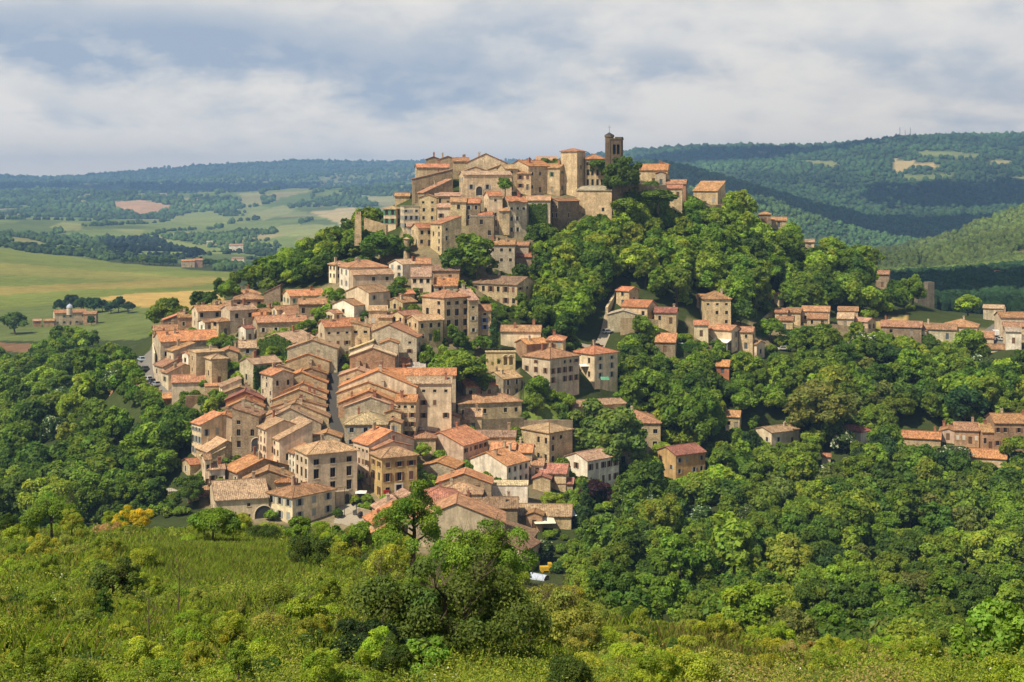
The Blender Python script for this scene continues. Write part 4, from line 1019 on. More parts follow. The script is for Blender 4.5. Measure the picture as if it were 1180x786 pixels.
# crops, seen from the survey point: (colour, polygon of columns and rows, nearest, farthest distance)
FIELDS = [
 ((.150,.185,.040), [(-300,280),(0,286),(130,302),(265,314),(270,331),(235,354),(120,345),(0,358),(-300,370)], 900, 2100),
 ((.205,.205,.055), [(-300,296),(0,303),(120,312),(200,318),(240,325),(120,322),(0,318),(-300,315)], 900, 2100),
 ((.240,.205,.060), [(-50,332),(60,328),(150,324),(240,318),(262,322),(230,329),(120,333),(40,338),(-50,342)], 900, 2100),
 ((.400,.285,.095), [(112,344),(165,337),(245,336),(262,332),(258,346),(232,358),(180,360),(140,352)], 850, 1500),
 ((.120,.155,.045), [(-300,352),(0,356),(118,346),(190,358),(215,366),(160,392),(125,392),(60,394),(0,392),(-300,390)], 500, 1200),
 ((.200,.120,.070), [(0,394),(45,396),(38,406),(-5,404)], 600, 860),
 ((.120,.150,.045), [(-120,395),(-2,395),(-6,410),(-120,410)], 600, 900),
 ((.205,.205,.080), [(10,272),(30,274),(60,284),(52,291),(15,281)], 1500, 3500),
 ((.420,.270,.165), [(128,232),(160,231),(199,236),(191,244),(165,249),(138,246)], 2500, 9000),
 ((.190,.230,.075), [(188,253),(215,247),(242,245),(272,254),(232,261)], 2500, 9000),
 ((.220,.235,.085), [(58,261),(76,256),(96,258),(92,266),(70,266)], 2000, 9000),
 ((.215,.240,.085), [(130,262),(168,264),(166,272),(138,267)], 2000, 9000),
 ((.190,.235,.075), [(172,270),(216,280),(268,290),(240,293),(200,284)], 1900, 9000),
 ((.250,.250,.110), [(274,222),(302,222),(302,236),(282,239)], 2000, 12000),
 ((.230,.250,.100), [(286,247),(328,236),(342,243),(304,254)], 2000, 12000),
 ((.420,.350,.190), [(360,244),(408,239),(430,249),(392,258)], 2000, 12000),
 ((.230,.260,.100), [(306,262),(360,258),(420,262),(395,272),(330,272)], 1900, 12000),
 ((.260,.260,.130), [(410,225),(470,228),(476,240),(430,236)], 2500, 12000),
 ((.300,.260,.150), [(85,212),(112,210),(106,214)], 5000, 12000),
 ((.440,.350,.170), [(1032,182),(1050,185),(1086,190),(1080,194),(1046,193),(1036,202),(1029,195)], 3000, 7000),
 ((.330,.300,.140), [(1130,189),(1150,185),(1168,187),(1150,191)], 3000, 7000),
 ((.200,.240,.085), [(1054,174),(1092,174),(1142,178),(1120,182),(1062,179)], 3000, 7000),
 ((.190,.230,.080), [(1040,201),(1102,202),(1080,208),(1040,207)], 3000, 7000),
 ((.210,.230,.090), [(922,185),(960,186),(968,193),(930,191)], 3000, 7000),
 ((.230,.230,.100), [(860,174),(885,174),(880,178),(862,178)], 3000, 7000),
 ((.200,.240,.080), [(1160,203),(1185,204),(1180,208)], 3000, 7000),
 ((.440,.330,.170), [(1164,292),(1182,289),(1186,298),(1170,299)], 1000, 2200),
 ((.230,.240,.090), [(1085,268),(1105,262),(1112,268),(1095,273)], 1000, 2200),
 # gardens, grass and bare earth close to the village
 ((.150,.210,.045), [(600,458),(625,452),(650,480),(645,492),(606,488)], 380, 470),
 ((.180,.215,.055), [(1005,372),(1045,372),(1045,386),(1008,386)], 500, 640),
 ((.42,.30,.13), [(1008,366),(1046,364),(1042,374),(1010,376)], 500, 640),
 ((.36,.27,.15), [(780,548),(820,546),(830,556),(785,560)], 380, 450),
 ((.160,.215,.050), [(-80,600),(5,590),(10,640),(-80,640)], 280, 420),
]
VILLAGE = [[(172,400),(250,352),(330,345),(395,322),(470,262),(480,225),(700,222),(790,230),(700,245),(640,258),(600,290),(560,318),(560,400),(600,430),(600,520),(640,560),(600,640),(430,640),(350,606),(245,606),(222,560),(228,480),(190,430)],
           [(790,370),(870,372),(1010,370),(1130,380),(1200,360),(1200,398),(1010,392),(870,400),(800,410)]]
def build_ground():
    cols = np.concatenate([np.linspace(-1500, -60, 110), np.linspace(-56, 1236, 324), np.linspace(1250, 2700, 110)])
    rows = np.exp(np.concatenate([np.linspace(math.log(1.5), math.log(300), 170, endpoint=False), np.linspace(math.log(300), math.log(900), 110, endpoint=False),
                                  np.linspace(math.log(900), math.log(7000), 170, endpoint=False), np.linspace(math.log(7000), math.log(15000), 40)]))
    nc, nr = len(cols), len(rows)
    PX, DD = np.meshgrid(cols, rows)
    X = (PX - CX) / F * DD; Y = DD
    Z = land_height(X.ravel(), Y.ravel()).reshape(X.shape)
    near = np.clip(1 - Y / 200, 0, 1)
    Z = Z + near * fbm(X / 4, Y / 4, 9) * .25
    PY = YH - Z / Y * F
    jx = fbm(X / Y * 60, np.log(Y) * 60, 5) * 2.2; jy = fbm(X / Y * 60, np.log(Y) * 60, 6) * 1.1
    px, py = PX + jx, PY + jy
    col = np.empty(X.shape + (3,)); col[:] = (.045, .062, .020)
    col[Y < 190] = (.105, .115, .034)
    far = Y > 1900
    col[far] = (.050, .078, .028)
    # the open country on the left is a patchwork of meadow, young corn and stubble
    sx, sy = rng.uniform(-2600, 900, 520), rng.uniform(1900, 9500, 520)
    pal = np.array([(.13,.18,.055), (.17,.21,.07), (.11,.16,.05), (.20,.215,.085), (.10,.14,.045), (.26,.235,.12), (.15,.20,.06)])[rng.integers(0, 7, 520)]
    reg = np.argwhere((PX < 560) & far & (Y < 9500))
    jxx, jyy = X + fbm(X / 90, Y / 90, 41) * 40, Y + fbm(X / 90, Y / 90, 42) * 60
    for i0 in range(0, len(reg), 4000):
        rr = reg[i0:i0 + 4000]
        a, b = jxx[rr[:, 0], rr[:, 1]], jyy[rr[:, 0], rr[:, 1]]
        k = (((a[:, None] - sx) / .7) ** 2 + (b[:, None] - sy) ** 2 * .5).argmin(1)
        col[rr[:, 0], rr[:, 1]] = pal[k]
    for poly in VILLAGE:
        m = inside(PX, PY, poly) & (Y > 320) & (Y < 680)
        col[m] = (.20, .17, .105)
    for c, poly, d0, d1 in FIELDS:
        m = inside(px, py, poly) & (Y > d0) & (Y < d1)
        col[m] = c
    v = 1 + fbm(X / 30, Y / 30, 8)[..., None] * .10
    col = np.clip(col * v, .01, .8)
    V = np.stack([X, Y, Z], -1).reshape(-1, 3)
    i = np.arange(nr - 1)[:, None] * nc + np.arange(nc - 1)[None, :]
    Q = np.stack([i, i + 1, i + nc + 1, i + nc], -1).reshape(-1, 4)
    m, nt, p, out = material('earth_and_grass')
    L = nt.links.new
    at_ = nd(nt, 'ShaderNodeAttribute', attribute_name='tint'); tc = nd(nt, 'ShaderNodeTexCoord')
    c = at_.outputs['Color']
    for s, lo, hi in ((.9, .72, 1.25), (.08, .75, 1.22), (.006, .8, 1.18)):
        n = nd(nt, 'ShaderNodeTexNoise', i_Scale=s, i_Detail=6.0, i_Roughness=.65)
        L(tc.outputs['Object'], n.inputs['Vector'])
        c = mixc(nt, 1.0, c, ramp(nt, n.outputs[0], .3, .7, (lo, lo, lo), (hi, hi * .98, hi * .94)), 'MULTIPLY')
    L(c, p.inputs['Base Color'])
    p.inputs['Roughness'].default_value = .95; p.inputs['Specular IOR Level'].default_value = .05
    o = link('ground', np_mesh('ground', V, Q, m, col.reshape(-1, 3), smooth=True))
    tag(o, 'rolling ground of the hill, valleys and distant fields', kind='structure')
    return px, py, X, Y
build_ground()

# roads and squares: strips that follow the ground
MAT['road'] = plain('worn_asphalt', (.17, .155, .135), .9)
MAT['shaded_asphalt'] = plain('asphalt_painted_shade', (.062, .058, .053), .9)  # the main street's shade, put into a darker asphalt colour
MAT['dust'] = plain('pale_gravel', (.36, .31, .235), .95)
def strip(name, pts, width, mat, label):
    """pts: (column, row[, distance]) along the middle"""
    P = [at(p[0], p[1], p[2] if len(p) > 2 else D(p[0], p[1])) for p in pts]
    Q = []
    for a, b in zip(P[:-1], P[1:]):
        n = max(2, int((b - a).length / 3))
        Q += [a.lerp(b, i / n) for i in range(n)]
    Q.append(P[-1])
    mb = MB()
    prev = None
    for i, q in enumerate(Q):
        t = (Q[min(i + 1, len(Q) - 1)] - Q[max(i - 1, 0)]); t.z = 0; t.normalize()
        n = Vector((t.y, -t.x, 0)) * width / 2
        row = []
        for f in (-1, -.5, 0, .5, 1):
            w = q + n * f
            row.append((w.x, w.y, ground_z(w.x, w.y) + .12))
        if prev:
            for k in range(4): mb.poly([prev[k], prev[k + 1], row[k + 1], row[k]])
        prev = row
    o = link(name, mb.data(name, mat))
    # faces must look up
    if o.data.polygons[0].normal.z < 0: o.data.flip_normals()
    tag(o, label, kind='structure')
    return o
strip('road', [(150,392,470),(163,398,458),(168,410,450),(176,424,440),(192,440,430),(206,455,423)], 9.0, MAT['road'], 'curved grey road with parked cars on the left rim')
strip('street', [(415,598,352),(412,560,362),(401,520,378),(384,482,392),(383,440,412),(384,415,425),(395,402,432),(430,380,446)], 3.4, MAT['shaded_asphalt'], 'narrow main street between the two rows of gables')
strip('square', [(388,592,354),(404,592,354),(432,600,351)], 13.0, MAT['dust'], 'pale open square in front of the hotel')
strip('lane', [(300,560,366),(297,520,382),(300,470,404),(312,440,416)], 4.5, MAT['dust'], 'pale lane left of the left row of gables')
strip('side_lane', [(490,520,395),(482,495,406),(492,482,414)], 5.0, MAT['road'], 'side lane below the tall beige house')
strip('upper_lane', [(664,402,462),(680,396,464),(690,388,466),(697,375,474),(702,360,484)], 3.2, MAT['dust'], 'pale lane climbing toward the small tower')
strip('valley_lane', [(1152,410,512),(1150,390,524),(1146,376,535),(1160,365,545)], 7.0, MAT['road'], 'grey lane with a white van at the right edge')

# ------------------------------------------------------------------ far woods, hedges and copses: masses nobody could count
def ico(sub):
    import bmesh
    bm = bmesh.new(); bmesh.ops.create_icosphere(bm, subdivisions=sub, radius=1.0)
    v = np.array([x.co[:] for x in bm.verts]); f = np.array([[q.index for q in p.verts] for p in bm.faces])
    bm.free(); return v, f
def far_woods():
    n = 150000
    px = rng.uniform(-260, 1440, n)
    d = np.exp(rng.uniform(math.log(740), math.log(11500), n))
    X, Y = (px - CX) / F * d, d
    Z = land_height(X, Y)
    py = YH - Z / Y * F
    jx = px + fbm(X / Y * 60, np.log(Y) * 60, 5) * 2.2; jy = py + fbm(X / Y * 60, np.log(Y) * 60, 6) * 1.1
    keep = np.ones(n, bool)
    for c, poly, d0, d1 in FIELDS: keep &= ~(inside(jx, jy, poly) & (d > d0) & (d < d1))
    # open country on the left: woods only in drifts; thick woods on the right
    drift = fbm(X / 260, Y / 420, 21)
    left = (px < 520) & (d > 1500)
    edge = np.abs(((X + fbm(X / 90, Y / 90, 41) * 30) / 210) % 1 - .5) < .04
    keep &= ~(left & (drift < np.clip(.62 - (d - 1500) / 7500, -.3, .6)) & (d < 8500) & ~edge)
    keep &= ~((px < 330) & (d < 1550))
    keep &= ~((px > 330) & (px < 1000) & (d < 1900))
    keep &= ~((px >= 985) & (d < 740))
    px, d, X, Y, Z, py = [a[keep] for a in (px, d, X, Y, Z, py)]
    m = len(px)
    r = np.where(d < 1500, rng.uniform(2.4, 4.8, m), rng.uniform(2.6, 5.6, m) * np.clip(d / 3000, .75, 2.2))
    col = np.empty((m, 3)); col[:] = (.062, .105, .036)
    col[(px > 700)] = (.052, .098, .036)
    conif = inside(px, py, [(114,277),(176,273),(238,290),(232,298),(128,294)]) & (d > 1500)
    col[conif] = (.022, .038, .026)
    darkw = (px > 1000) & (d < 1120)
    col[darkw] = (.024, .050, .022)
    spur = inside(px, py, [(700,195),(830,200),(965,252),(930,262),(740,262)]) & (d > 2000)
    col[spur] = (.070, .120, .034)
    hill = (px > 1000) & (d > 1120) & (d < 2100)
    col[hill] = (.085, .118, .034)
    r = r * np.clip(np.exp(rng.normal(0, .28, m)), .6, 1.45)
    r = np.where(d < 1500, np.minimum(r, 4.6), r)
    col *= rng.uniform(.78, 1.25, (m, 1)) * rng.uniform(.94, 1.06, (m, 3)) * np.clip(1 + .38 * fbm(X / 70, Y / 110, 61) + .25 * fbm(X / 260, Y / 300, 62), .5, 1.7)[:, None]
    parts = []
    for lo, hi, sub in ((0, 1800, 2), (1800, 20000, 1)):
        s = (d >= lo) & (d < hi)
        v, f = ico(sub)
        k = int(s.sum())
        jit = 1 + rng.uniform(-.28, .28, (k, len(v), 1))
        ang = rng.uniform(0, 6.28, k)
        ca, sa = np.cos(ang)[:, None], np.sin(ang)[:, None]
        vx = v[None, :, 0] * ca - v[None, :, 1] * sa; vy = v[None, :, 0] * sa + v[None, :, 1] * ca
        vv = np.stack([vx, vy, np.broadcast_to(v[None, :, 2], vx.shape)], -1) * jit
        rr = r[s][:, None, None] * np.array([1, 1, 1.05])
        if lo == 0: rr = rr * np.array([1, 1, 1.25])
        W = vv * rr + np.stack([X[s], Y[s], Z[s] + r[s] * .55], -1)[:, None, :]
        fc = f[None] + (np.arange(k) * len(v))[:, None, None]
        parts.append((W.reshape(-1, 3), fc.reshape(-1, 3), np.repeat(col[s], len(v), 0)))
    off = 0; VV, FF, CC = [], [], []
    for a, b, c in parts:
        VV.append(a); FF.append(b + off); CC.append(c); off += len(a)
    m_, nt, p, out = material('far_foliage')
    at_ = nd(nt, 'ShaderNodeAttribute', attribute_name='tint')
    tc = nd(nt, 'ShaderNodeTexCoord'); ns = nd(nt, 'ShaderNodeTexNoise', i_Scale=.35, i_Detail=4.0)
    nt.links.new(tc.outputs['Object'], ns.inputs['Vector'])
    nt.links.new(mixc(nt, 1.0, at_.outputs['Color'], ramp(nt, ns.outputs[0], .35, .65, (.7, .7, .7), (1.25, 1.25, 1.2)), 'MULTIPLY'), p.inputs['Base Color'])
    b = nd(nt, 'ShaderNodeBump', i_Strength=1.0, i_Distance=2.5); nt.links.new(ns.outputs[0], b.inputs['Height']); nt.links.new(b.outputs[0], p.inputs['Normal'])
    p.inputs['Roughness'].default_value = 1.0; p.inputs['Specular IOR Level'].default_value = 0.0
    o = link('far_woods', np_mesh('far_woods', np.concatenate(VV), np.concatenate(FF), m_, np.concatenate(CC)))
    tag(o, 'mass of distant woods and hedges covering the far hills', kind='stuff')
far_woods()

# ------------------------------------------------------------------ trees and shrubs
def leaf_cloud(seed, rx, rz, zc, nleaf, ll, lw, nclump=26, shape='round', clump=(.30, .48), flower=0.0, up=.0, hue=.08):
    """leaves gathered in clumps through the volume of a crown; returns vertices, quads, tints, material indices"""
    g = np.random.default_rng(seed)
    v = g.normal(size=(nclump, 3)); v /= np.linalg.norm(v, axis=1, keepdims=True)
    if shape == 'cone':
        t = g.uniform(0, 1, nclump) ** .8
        a = g.uniform(0, 6.28, nclump)
        rad = (1 - t) * .85 + .03
        c = np.stack([np.cos(a) * rad * rx * g.uniform(.5, 1, nclump), np.sin(a) * rad * rx * g.uniform(.5, 1, nclump), zc - rz + 2 * rz * t], 1)
        cr = rx * (.16 + .30 * (1 - t))
    elif shape == 'column':
        t = np.linspace(0, 1, nclump)
        c = np.stack([g.normal(0, .14 * rx, nclump), g.normal(0, .14 * rx, nclump), zc - rz + 2 * rz * t], 1)
        cr = rx * (.9 * np.sin(np.clip(t * .9 + .12, 0, 1) * math.pi) ** .6 + .12)
    else:
        v[:, 2] = np.where(v[:, 2] < -.45, -v[:, 2], v[:, 2])
        q = g.uniform(.35, 1, nclump) ** .5
        cr = rx * g.uniform(*clump, nclump)
        lop = 1 + .22 * np.sin(np.arctan2(v[:, 1], v[:, 0]) * 2 + g.uniform(0, 6)) + .14 * np.sin(np.arctan2(v[:, 1], v[:, 0]) * 3 + g.uniform(0, 6))
        c = v * q[:, None] * np.array([rx, rx, rz]) * .74 * lop[:, None] + np.array([0, 0, zc])
    w = cr ** 2; w /= w.sum()
    k = g.choice(nclump, nleaf, p=w)
    out = c - np.array([0, 0, zc - rz * .35]); out /= np.linalg.norm(out, axis=1, keepdims=True) + 1e-6
    d = g.normal(size=(nleaf, 3)); d /= np.linalg.norm(d, axis=1, keepdims=True)
    d = d + out[k] * .55 + np.array([0, 0, .25]); d /= np.linalg.norm(d, axis=1, keepdims=True)
    rad = cr[k] * (g.uniform(.35, 1, nleaf) ** .45) * g.uniform(.85, 1.18, nleaf)
    p = c[k] + d * rad[:, None] * np.array([1, 1, .85])
    n = d + g.normal(size=(nleaf, 3)) * .62 + np.array([0, 0, .25 + up]); n /= np.linalg.norm(n, axis=1, keepdims=True)
    t = np.cross(n, g.normal(size=(nleaf, 3))); t /= np.linalg.norm(t, axis=1, keepdims=True) + 1e-9
    b = np.cross(n, t)
    s = g.uniform(.55, 1.4, nleaf)[:, None]
    V = np.stack([p - t * ll * s, p + b * lw * s + n * ll * .12 * s, p + t * ll * s, p - b * lw * s + n * ll * .12 * s], 1).reshape(-1, 3)
    Q = np.arange(nleaf * 4).reshape(-1, 4)
    ct = g.uniform(.72, 1.3, nclump)[k] * g.uniform(.72, 1.28, nleaf)
    hs = g.normal(0, hue, nclump)[k] + g.normal(0, hue * .6, nleaf)
    col = np.stack([ct * (1 + hs), ct * (1 + hs * .25), ct * (1 - hs * .4)], 1)
    if flower > 0:
        fl = g.random(nleaf) < flower * np.where(g.random(nclump)[k] < .6, 1.4, .2)
        col[fl] = np.array([9.0, 6.0, 17.0]) * g.uniform(.75, 1.05, (int(fl.sum()), 1))
    return V, Q, np.clip(np.repeat(col, 4, 0), .02, 40)

def branches(seed, h, r, n, spread, top, leafless=False):
    g = random.Random(seed)
    m = MB()
    bend = Vector((g.uniform(-.06, .06) * h, g.uniform(-.06, .06) * h, 0))
    P = [Vector((0, 0, -1.0)), Vector((0, 0, h * .25)) + bend * .4, Vector((0, 0, h * .6)) + bend, Vector((0, 0, h)) + bend * .7]
    rr = [r * 1.25, r, r * .65, r * .22]
    for i in range(3): m.tube(P[i], P[i + 1], rr[i], rr[i + 1], 7)
    for i in range(n):
        t = g.uniform(.3, .95)
        a = i * 2.4 + g.uniform(-.4, .4)
        s = P[1].lerp(P[3], t)
        L = spread * g.uniform(.6, 1.0) * (1.15 - .5 * t)
        e1 = s + Vector((math.cos(a) * L * .5, math.sin(a) * L * .5, L * .35))
        e2 = e1 + Vector((math.cos(a + .3) * L * .5, math.sin(a + .3) * L * .5, L * g.uniform(.2, .6)))
        q = r * (.55 - .3 * t)
        m.tube(s, e1, q, q * .6, 5); m.tube(e1, e2, q * .6, q * .18, 4)
        for j in range(3 if leafless else 1):
            e3 = e1 + Vector((math.cos(a - .9 + j * .8) * L * .4, math.sin(a - .9 + j * .8) * L * .4, L * g.uniform(.1, .5)))
            m.tube(e1, e3, q * .4, q * .1, 4)
            if leafless:
                for u in range(3):
                    e4 = e3 + Vector((g.uniform(-.3, .3) * L, g.uniform(-.3, .3) * L, g.uniform(.05, .35) * L))
                    m.tube(e1.lerp(e3, .3 + .25 * u), e4, q * .18, q * .06, 3)
    return m

TREES = {}
def make_kind(key, seed, rx, rz, zc, nleaf, ll, lw, trunk_r, nbr, shape='round', **kw):
    V, Q, C = leaf_cloud(seed, rx, rz, zc, nleaf, ll, lw, shape=shape, **kw)
    crown = np_mesh('crown', V, Q, MAT['leaf'], C)
    h = zc + rz * .55
    trunk = branches(seed, h, trunk_r, nbr, rx * .8, h).data('trunk', MAT['bark'])
    TREES.setdefault(key, []).append((crown, trunk, zc + rz, rx, (V, Q, C)))
for i in range(5): make_kind('round', 100 + i, 4.3, 3.8 + .25 * (i % 3), 5.6, 4600, .38, .25, .26, 6, nclump=46, clump=(.17, .38))
for i in range(3): make_kind('tall', 120 + i, 3.1, 4.6, 6.6, 4000, .36, .23, .24, 6, nclump=42, clump=(.2, .42))
for i in range(2): make_kind('wide', 140 + i, 8.2, 7.4, 10.0, 15000, .40, .27, .5, 9, nclump=90, clump=(.11, .25))
for i in range(3): make_kind('fine', 160 + i, 4.4, 3.8, 5.4, 12000, .24, .15, .24, 7, nclump=64, clump=(.13, .30))
for i in range(2): make_kind('blossom', 180 + i, 3.2, 2.5, 3.2, 3600, .30, .20, .16, 5, flower=.22)
make_kind('conifer', 200, 3.4, 6.0, 6.6, 4200, .42, .16, .22, 4, shape='cone', nclump=70)
make_kind('cypress', 210, 1.15, 5.0, 5.3, 1800, .30, .14, .14, 0, shape='column', nclump=14)
for i in range(2): make_kind('bush', 220 + i, 1.9, 1.35, 1.3, 1500, .27, .18, .08, 3, nclump=16)

TINT = dict(mid=(.168,.244,.030), dark=(.098,.162,.025), bright=(.245,.332,.036), lime=(.285,.345,.042), olive=(.190,.220,.048), blue=(.060,.112,.032), purple=(.055,.028,.030), white=(.075,.120,.03))
TINT_WORD = dict(mid='mid green', dark='dark green', bright='fresh bright green', lime='yellow green', olive='dull olive', blue='bluish dark green', purple='dark purple', white='green')
def vary(c, a=.14):
    j = R.uniform(1 - a, 1 + a)
    return tuple(min(.6, x * j * R.uniform(1 - a * .5, 1 + a * .5)) for x in c)
def plant(kind, x, y, z, s, tint, label, group, name='broadleaf_tree', cat='tree', zs=1.0, variant=None, trunk=True):
    lst = TREES[kind]
    cr, tr, hh, rx, _ = lst[variant if variant is not None else R.randrange(len(lst))]
    root = empty(name, (x, y, z), R.uniform(0, 6.28))
    root.scale = (s, s, s * zs)
    tag(root, label, cat, group)
    link('crown', cr, root, color=vary(TINT[tint] if isinstance(tint, str) else tint))
    if trunk: link('trunk', tr, root)
    return root

RECTS = []        # what each house covers in the survey view, so that no planted tree hides it
def note_rects():
    for o in scene.objects:
        if o.parent is None and 'w' in o:
            x, y, z = o.location
            r = math.hypot(o['w'], o['dp']) / 2 * .85
            RECTS.append((CX + F * (x - r) / y, CX + F * (x + r) / y, YH - F * (z + o['h'] + 1.0) / y, YH - F * (z + o['h'] * .15) / y, y, x, o['w'], o['dp']))
note_rects()
for x0, x1, y0, y1, dd in ((612,666,600,622,374), (666,682,562,606,367), (670,701,546,576,384), (705,722,545,580,381), (248,263,330,352,474), (790,812,570,590,371), (53,66,488,508,454), (42,52,494,508,456), (1050,1059,480,504,468), (964,980,504,522,437), (893,914,393,405,493), (774,800,397,409,469), (1063,1076,320,345,589), (1036,1066,316,350,568), (900,980,440,495,444), (843,866,338,380,490), (873,903,364,392,498), (205,236,538,578,357), (515,570,255,318,490), (410,424,560,572,364), (476,492,488,500,406), (1140,1158,376,396,520), (152,172,396,418,450), (164,188,412,440,440), (608,637,655,676,330), (696,708,380,390,470), (682,694,390,400,465)):
    RECTS.append((x0, x1, y0, y1, dd, ((x0 + x1) / 2 - CX) / F * dd, 3, 3))
COVER = {}
def free_spot(px, py, d, hpx, wpx, x, y, rad):
    hit = []
    for k, (x0, x1, y0, y1, hd, hx, hw, hdp) in enumerate(RECTS):
        if math.hypot(hx - x, hd - y) < max(hw, hdp) * .55 + rad * .45: return False
        if hd > d and px + wpx > x0 and px - wpx < x1 and py > y0 and py - hpx < y1:
            ov = (min(x1, px + wpx) - max(x0, px - wpx)) * (min(y1, py) - max(y0, py - hpx))
            hit.append((k, ov / ((x1 - x0) * (y1 - y0) + 1e-6)))
    if any(COVER.get(k, 0) + o > (.42 if RECTS[k][0] > 885 and RECTS[k][4] > 490 else .20) for k, o in hit): return False
    for k, o in hit: COVER[k] = COVER.get(k, 0) + o
    return True
ROADPTS = [(384,482),(383,465),(383,450),(383,435),(384,415),(388,492),(396,506),(402,524),(405,540),(410,560),(404,590),(420,597),(300,540),(298,520),(300,500),(303,480),(150,392),(156,404),(172,400),(180,412),(186,424),(166,424),(178,432),(158,396),(172,412),(160,388),(168,392),(184,434),(163,398),(168,410),(176,424),(192,440),(680,396),(690,388),(697,375),(706,350),(716,335),(1150,390),(1146,376),(1152,405),(1148,383)]

WOODS = [ # name for the label, polygon of ground columns/rows, spacing in px at 450 m, kinds, tints
 ('in the valley wood right of the village', [(715,450),(765,422),(830,428),(870,418),(905,402),(1000,402),(1100,408),(1200,420),(1330,440),(1330,800),(1180,792),(1000,778),(900,770),(760,726),(700,708),(655,690),(660,655),(655,622),(690,600),(740,590),(835,572),(865,535),(835,512),(790,540),(745,545)], 21.5,
  [('round',5),('tall',2),('fine',2),('blossom',.35)], [('mid',6),('dark',3.6),('bright',3),('lime',.8),('olive',.6),('blue',.2)]),
 ('on the wooded slope under the hilltop', [(638,275),(700,262),(745,250),(800,246),(850,252),(905,268),(960,296),(1010,322),(1070,366),(1000,371),(930,360),(880,362),(800,358),(760,348),(740,332),(700,345),(660,382),(640,372),(625,330),(602,322),(612,290)], 18.5,
  [('round',5),('tall',2)], [('mid',5),('bright',4),('dark',2.4),('lime',1.8),('olive',.3)]),
 ('in the left valley below the curved road', [(-140,432),(30,432),(70,405),(100,405),(118,392),(165,372),(218,356),(208,366),(172,384),(152,396),(153,420),(160,445),(185,470),(205,485),(215,530),(203,560),(200,598),(140,606),(-140,640)], 21.0,
  [('round',5),('tall',2),('fine',2),('blossom',.4)], [('mid',6),('dark',3.6),('bright',3),('lime',.7),('blue',.5)]),
 ('on the left shoulder of the hill', [(222,352),(280,320),(330,300),(400,268),(430,258),(466,266),(474,296),(440,305),(392,298),(376,326),(330,331),(300,334),(262,352)], 15.0,
  [('round',5),('tall',1)], [('mid',4),('bright',3),('dark',4),('lime',.8)]),
 ('in the gardens beside the brown roofed country house', [(500,302),(560,306),(602,322),(640,332),(655,385),(690,395),(700,420),(655,402),(618,376),(575,374),(545,326)], 14.0,
  [('round',3),('bush',4),('tall',1)], [('mid',4),('bright',2),('dark',3),('lime',.8)]),
 ('in the gardens of the eastern hamlet', [(735,380),(800,395),(860,410),(905,398),(920,390),(1000,388),(1120,396),(1125,408),(1000,402),(900,405),(868,420),(830,430),(760,424),(715,440),(722,400)], 13.0,
  [('round',2),('bush',5),('tall',.6)], [('mid',4),('bright',2.5),('dark',3),('lime',1)]),
 ('around the garden walls in the village centre', [(600,462),(660,452),(728,452),(750,480),(752,548),(700,600),(665,600),(655,640),(630,640),(640,612),(612,612),(660,580),(640,560),(664,500),(612,500)], 13.0,
  [('bush',6),('round',1)], [('mid',4),('bright',2.5),('dark',2.5),('olive',.7)]),
 ('among the roofs of the lower town', [(215,360),(330,345),(420,330),(480,330),(560,330),(560,390),(590,440),(600,500),(600,560),(560,600),(300,600),(225,540),(200,440)], 17.0,
  [('bush',5),('round',1),('tall',.8)], [('mid',4),('bright',3),('dark',3),('lime',.8)]),
]
def pick(ws):
    t = R.uniform(0, sum(w for _, w in ws))
    for k, w in ws:
        t -= w
        if t <= 0: return k
    return ws[-1][0]
TREE_SPOTS = []
def scatter():
    for where, poly, sp, kinds, tints in WOODS:
        xs = [p[0] for p in poly]; ys = [p[1] for p in poly]
        got = []
        area = (max(xs) - min(xs)) * (max(ys) - min(ys))
        n = int(area / sp ** 2 * 26)
        cand = [(R.uniform(min(xs), max(xs)), R.uniform(min(ys), max(ys))) for _ in range(n)]
        ok = inside(np.array([c[0] for c in cand]), np.array([c[1] for c in cand]), poly)
        cand = [c for c, k in zip(cand, ok) if k]
        dd = np.exp(_dist(cand))
        ca = np.array(cand); zz = land_height((ca[:, 0] - CX) / F * dd, dd)
        for (px, py), d, z0 in zip(cand, dd, zz):
            py = YH - F * z0 / d
            k = 450 / d
            kind = pick(kinds)
            s = R.uniform(.8, 1.6) if 'wood' in where or 'valley' in where else R.uniform(.65, 1.2)
            if py > 690: s *= .62
            if kind == 'bush': s = R.uniform(.7, 1.4)
            elif 'roofs' in where: s = R.uniform(.4, .75)
            hh, rx = TREES[kind][0][2] * s, TREES[kind][0][3] * s
            mind = sp * k * (.5 if kind == 'bush' else R.uniform(.58, .9))
            if any(abs(px - a) < mind and abs(py - b) < mind * .62 for a, b in got): continue
            def on_road(): return any(abs(px - a) < 7 + rx * F / d and -4 < py - b < hh * F / d + 3 for a, b in ROADPTS)
            if on_road():
                kind, s = 'bush', R.uniform(.6, 1.1)
                hh, rx = TREES[kind][0][2] * s, TREES[kind][0][3] * s
                if on_road(): continue
            x = (px - CX) / F * d
            if not free_spot(px, py, d, hh * F / d, rx * F / d * .8, x, d, rx): continue
            got.append((px, py))
            if kind == 'round' and d < 370: kind = 'fine'
            TREE_SPOTS.append((hh * F / d, kind, x, d, s, pick(tints), where))
scatter()
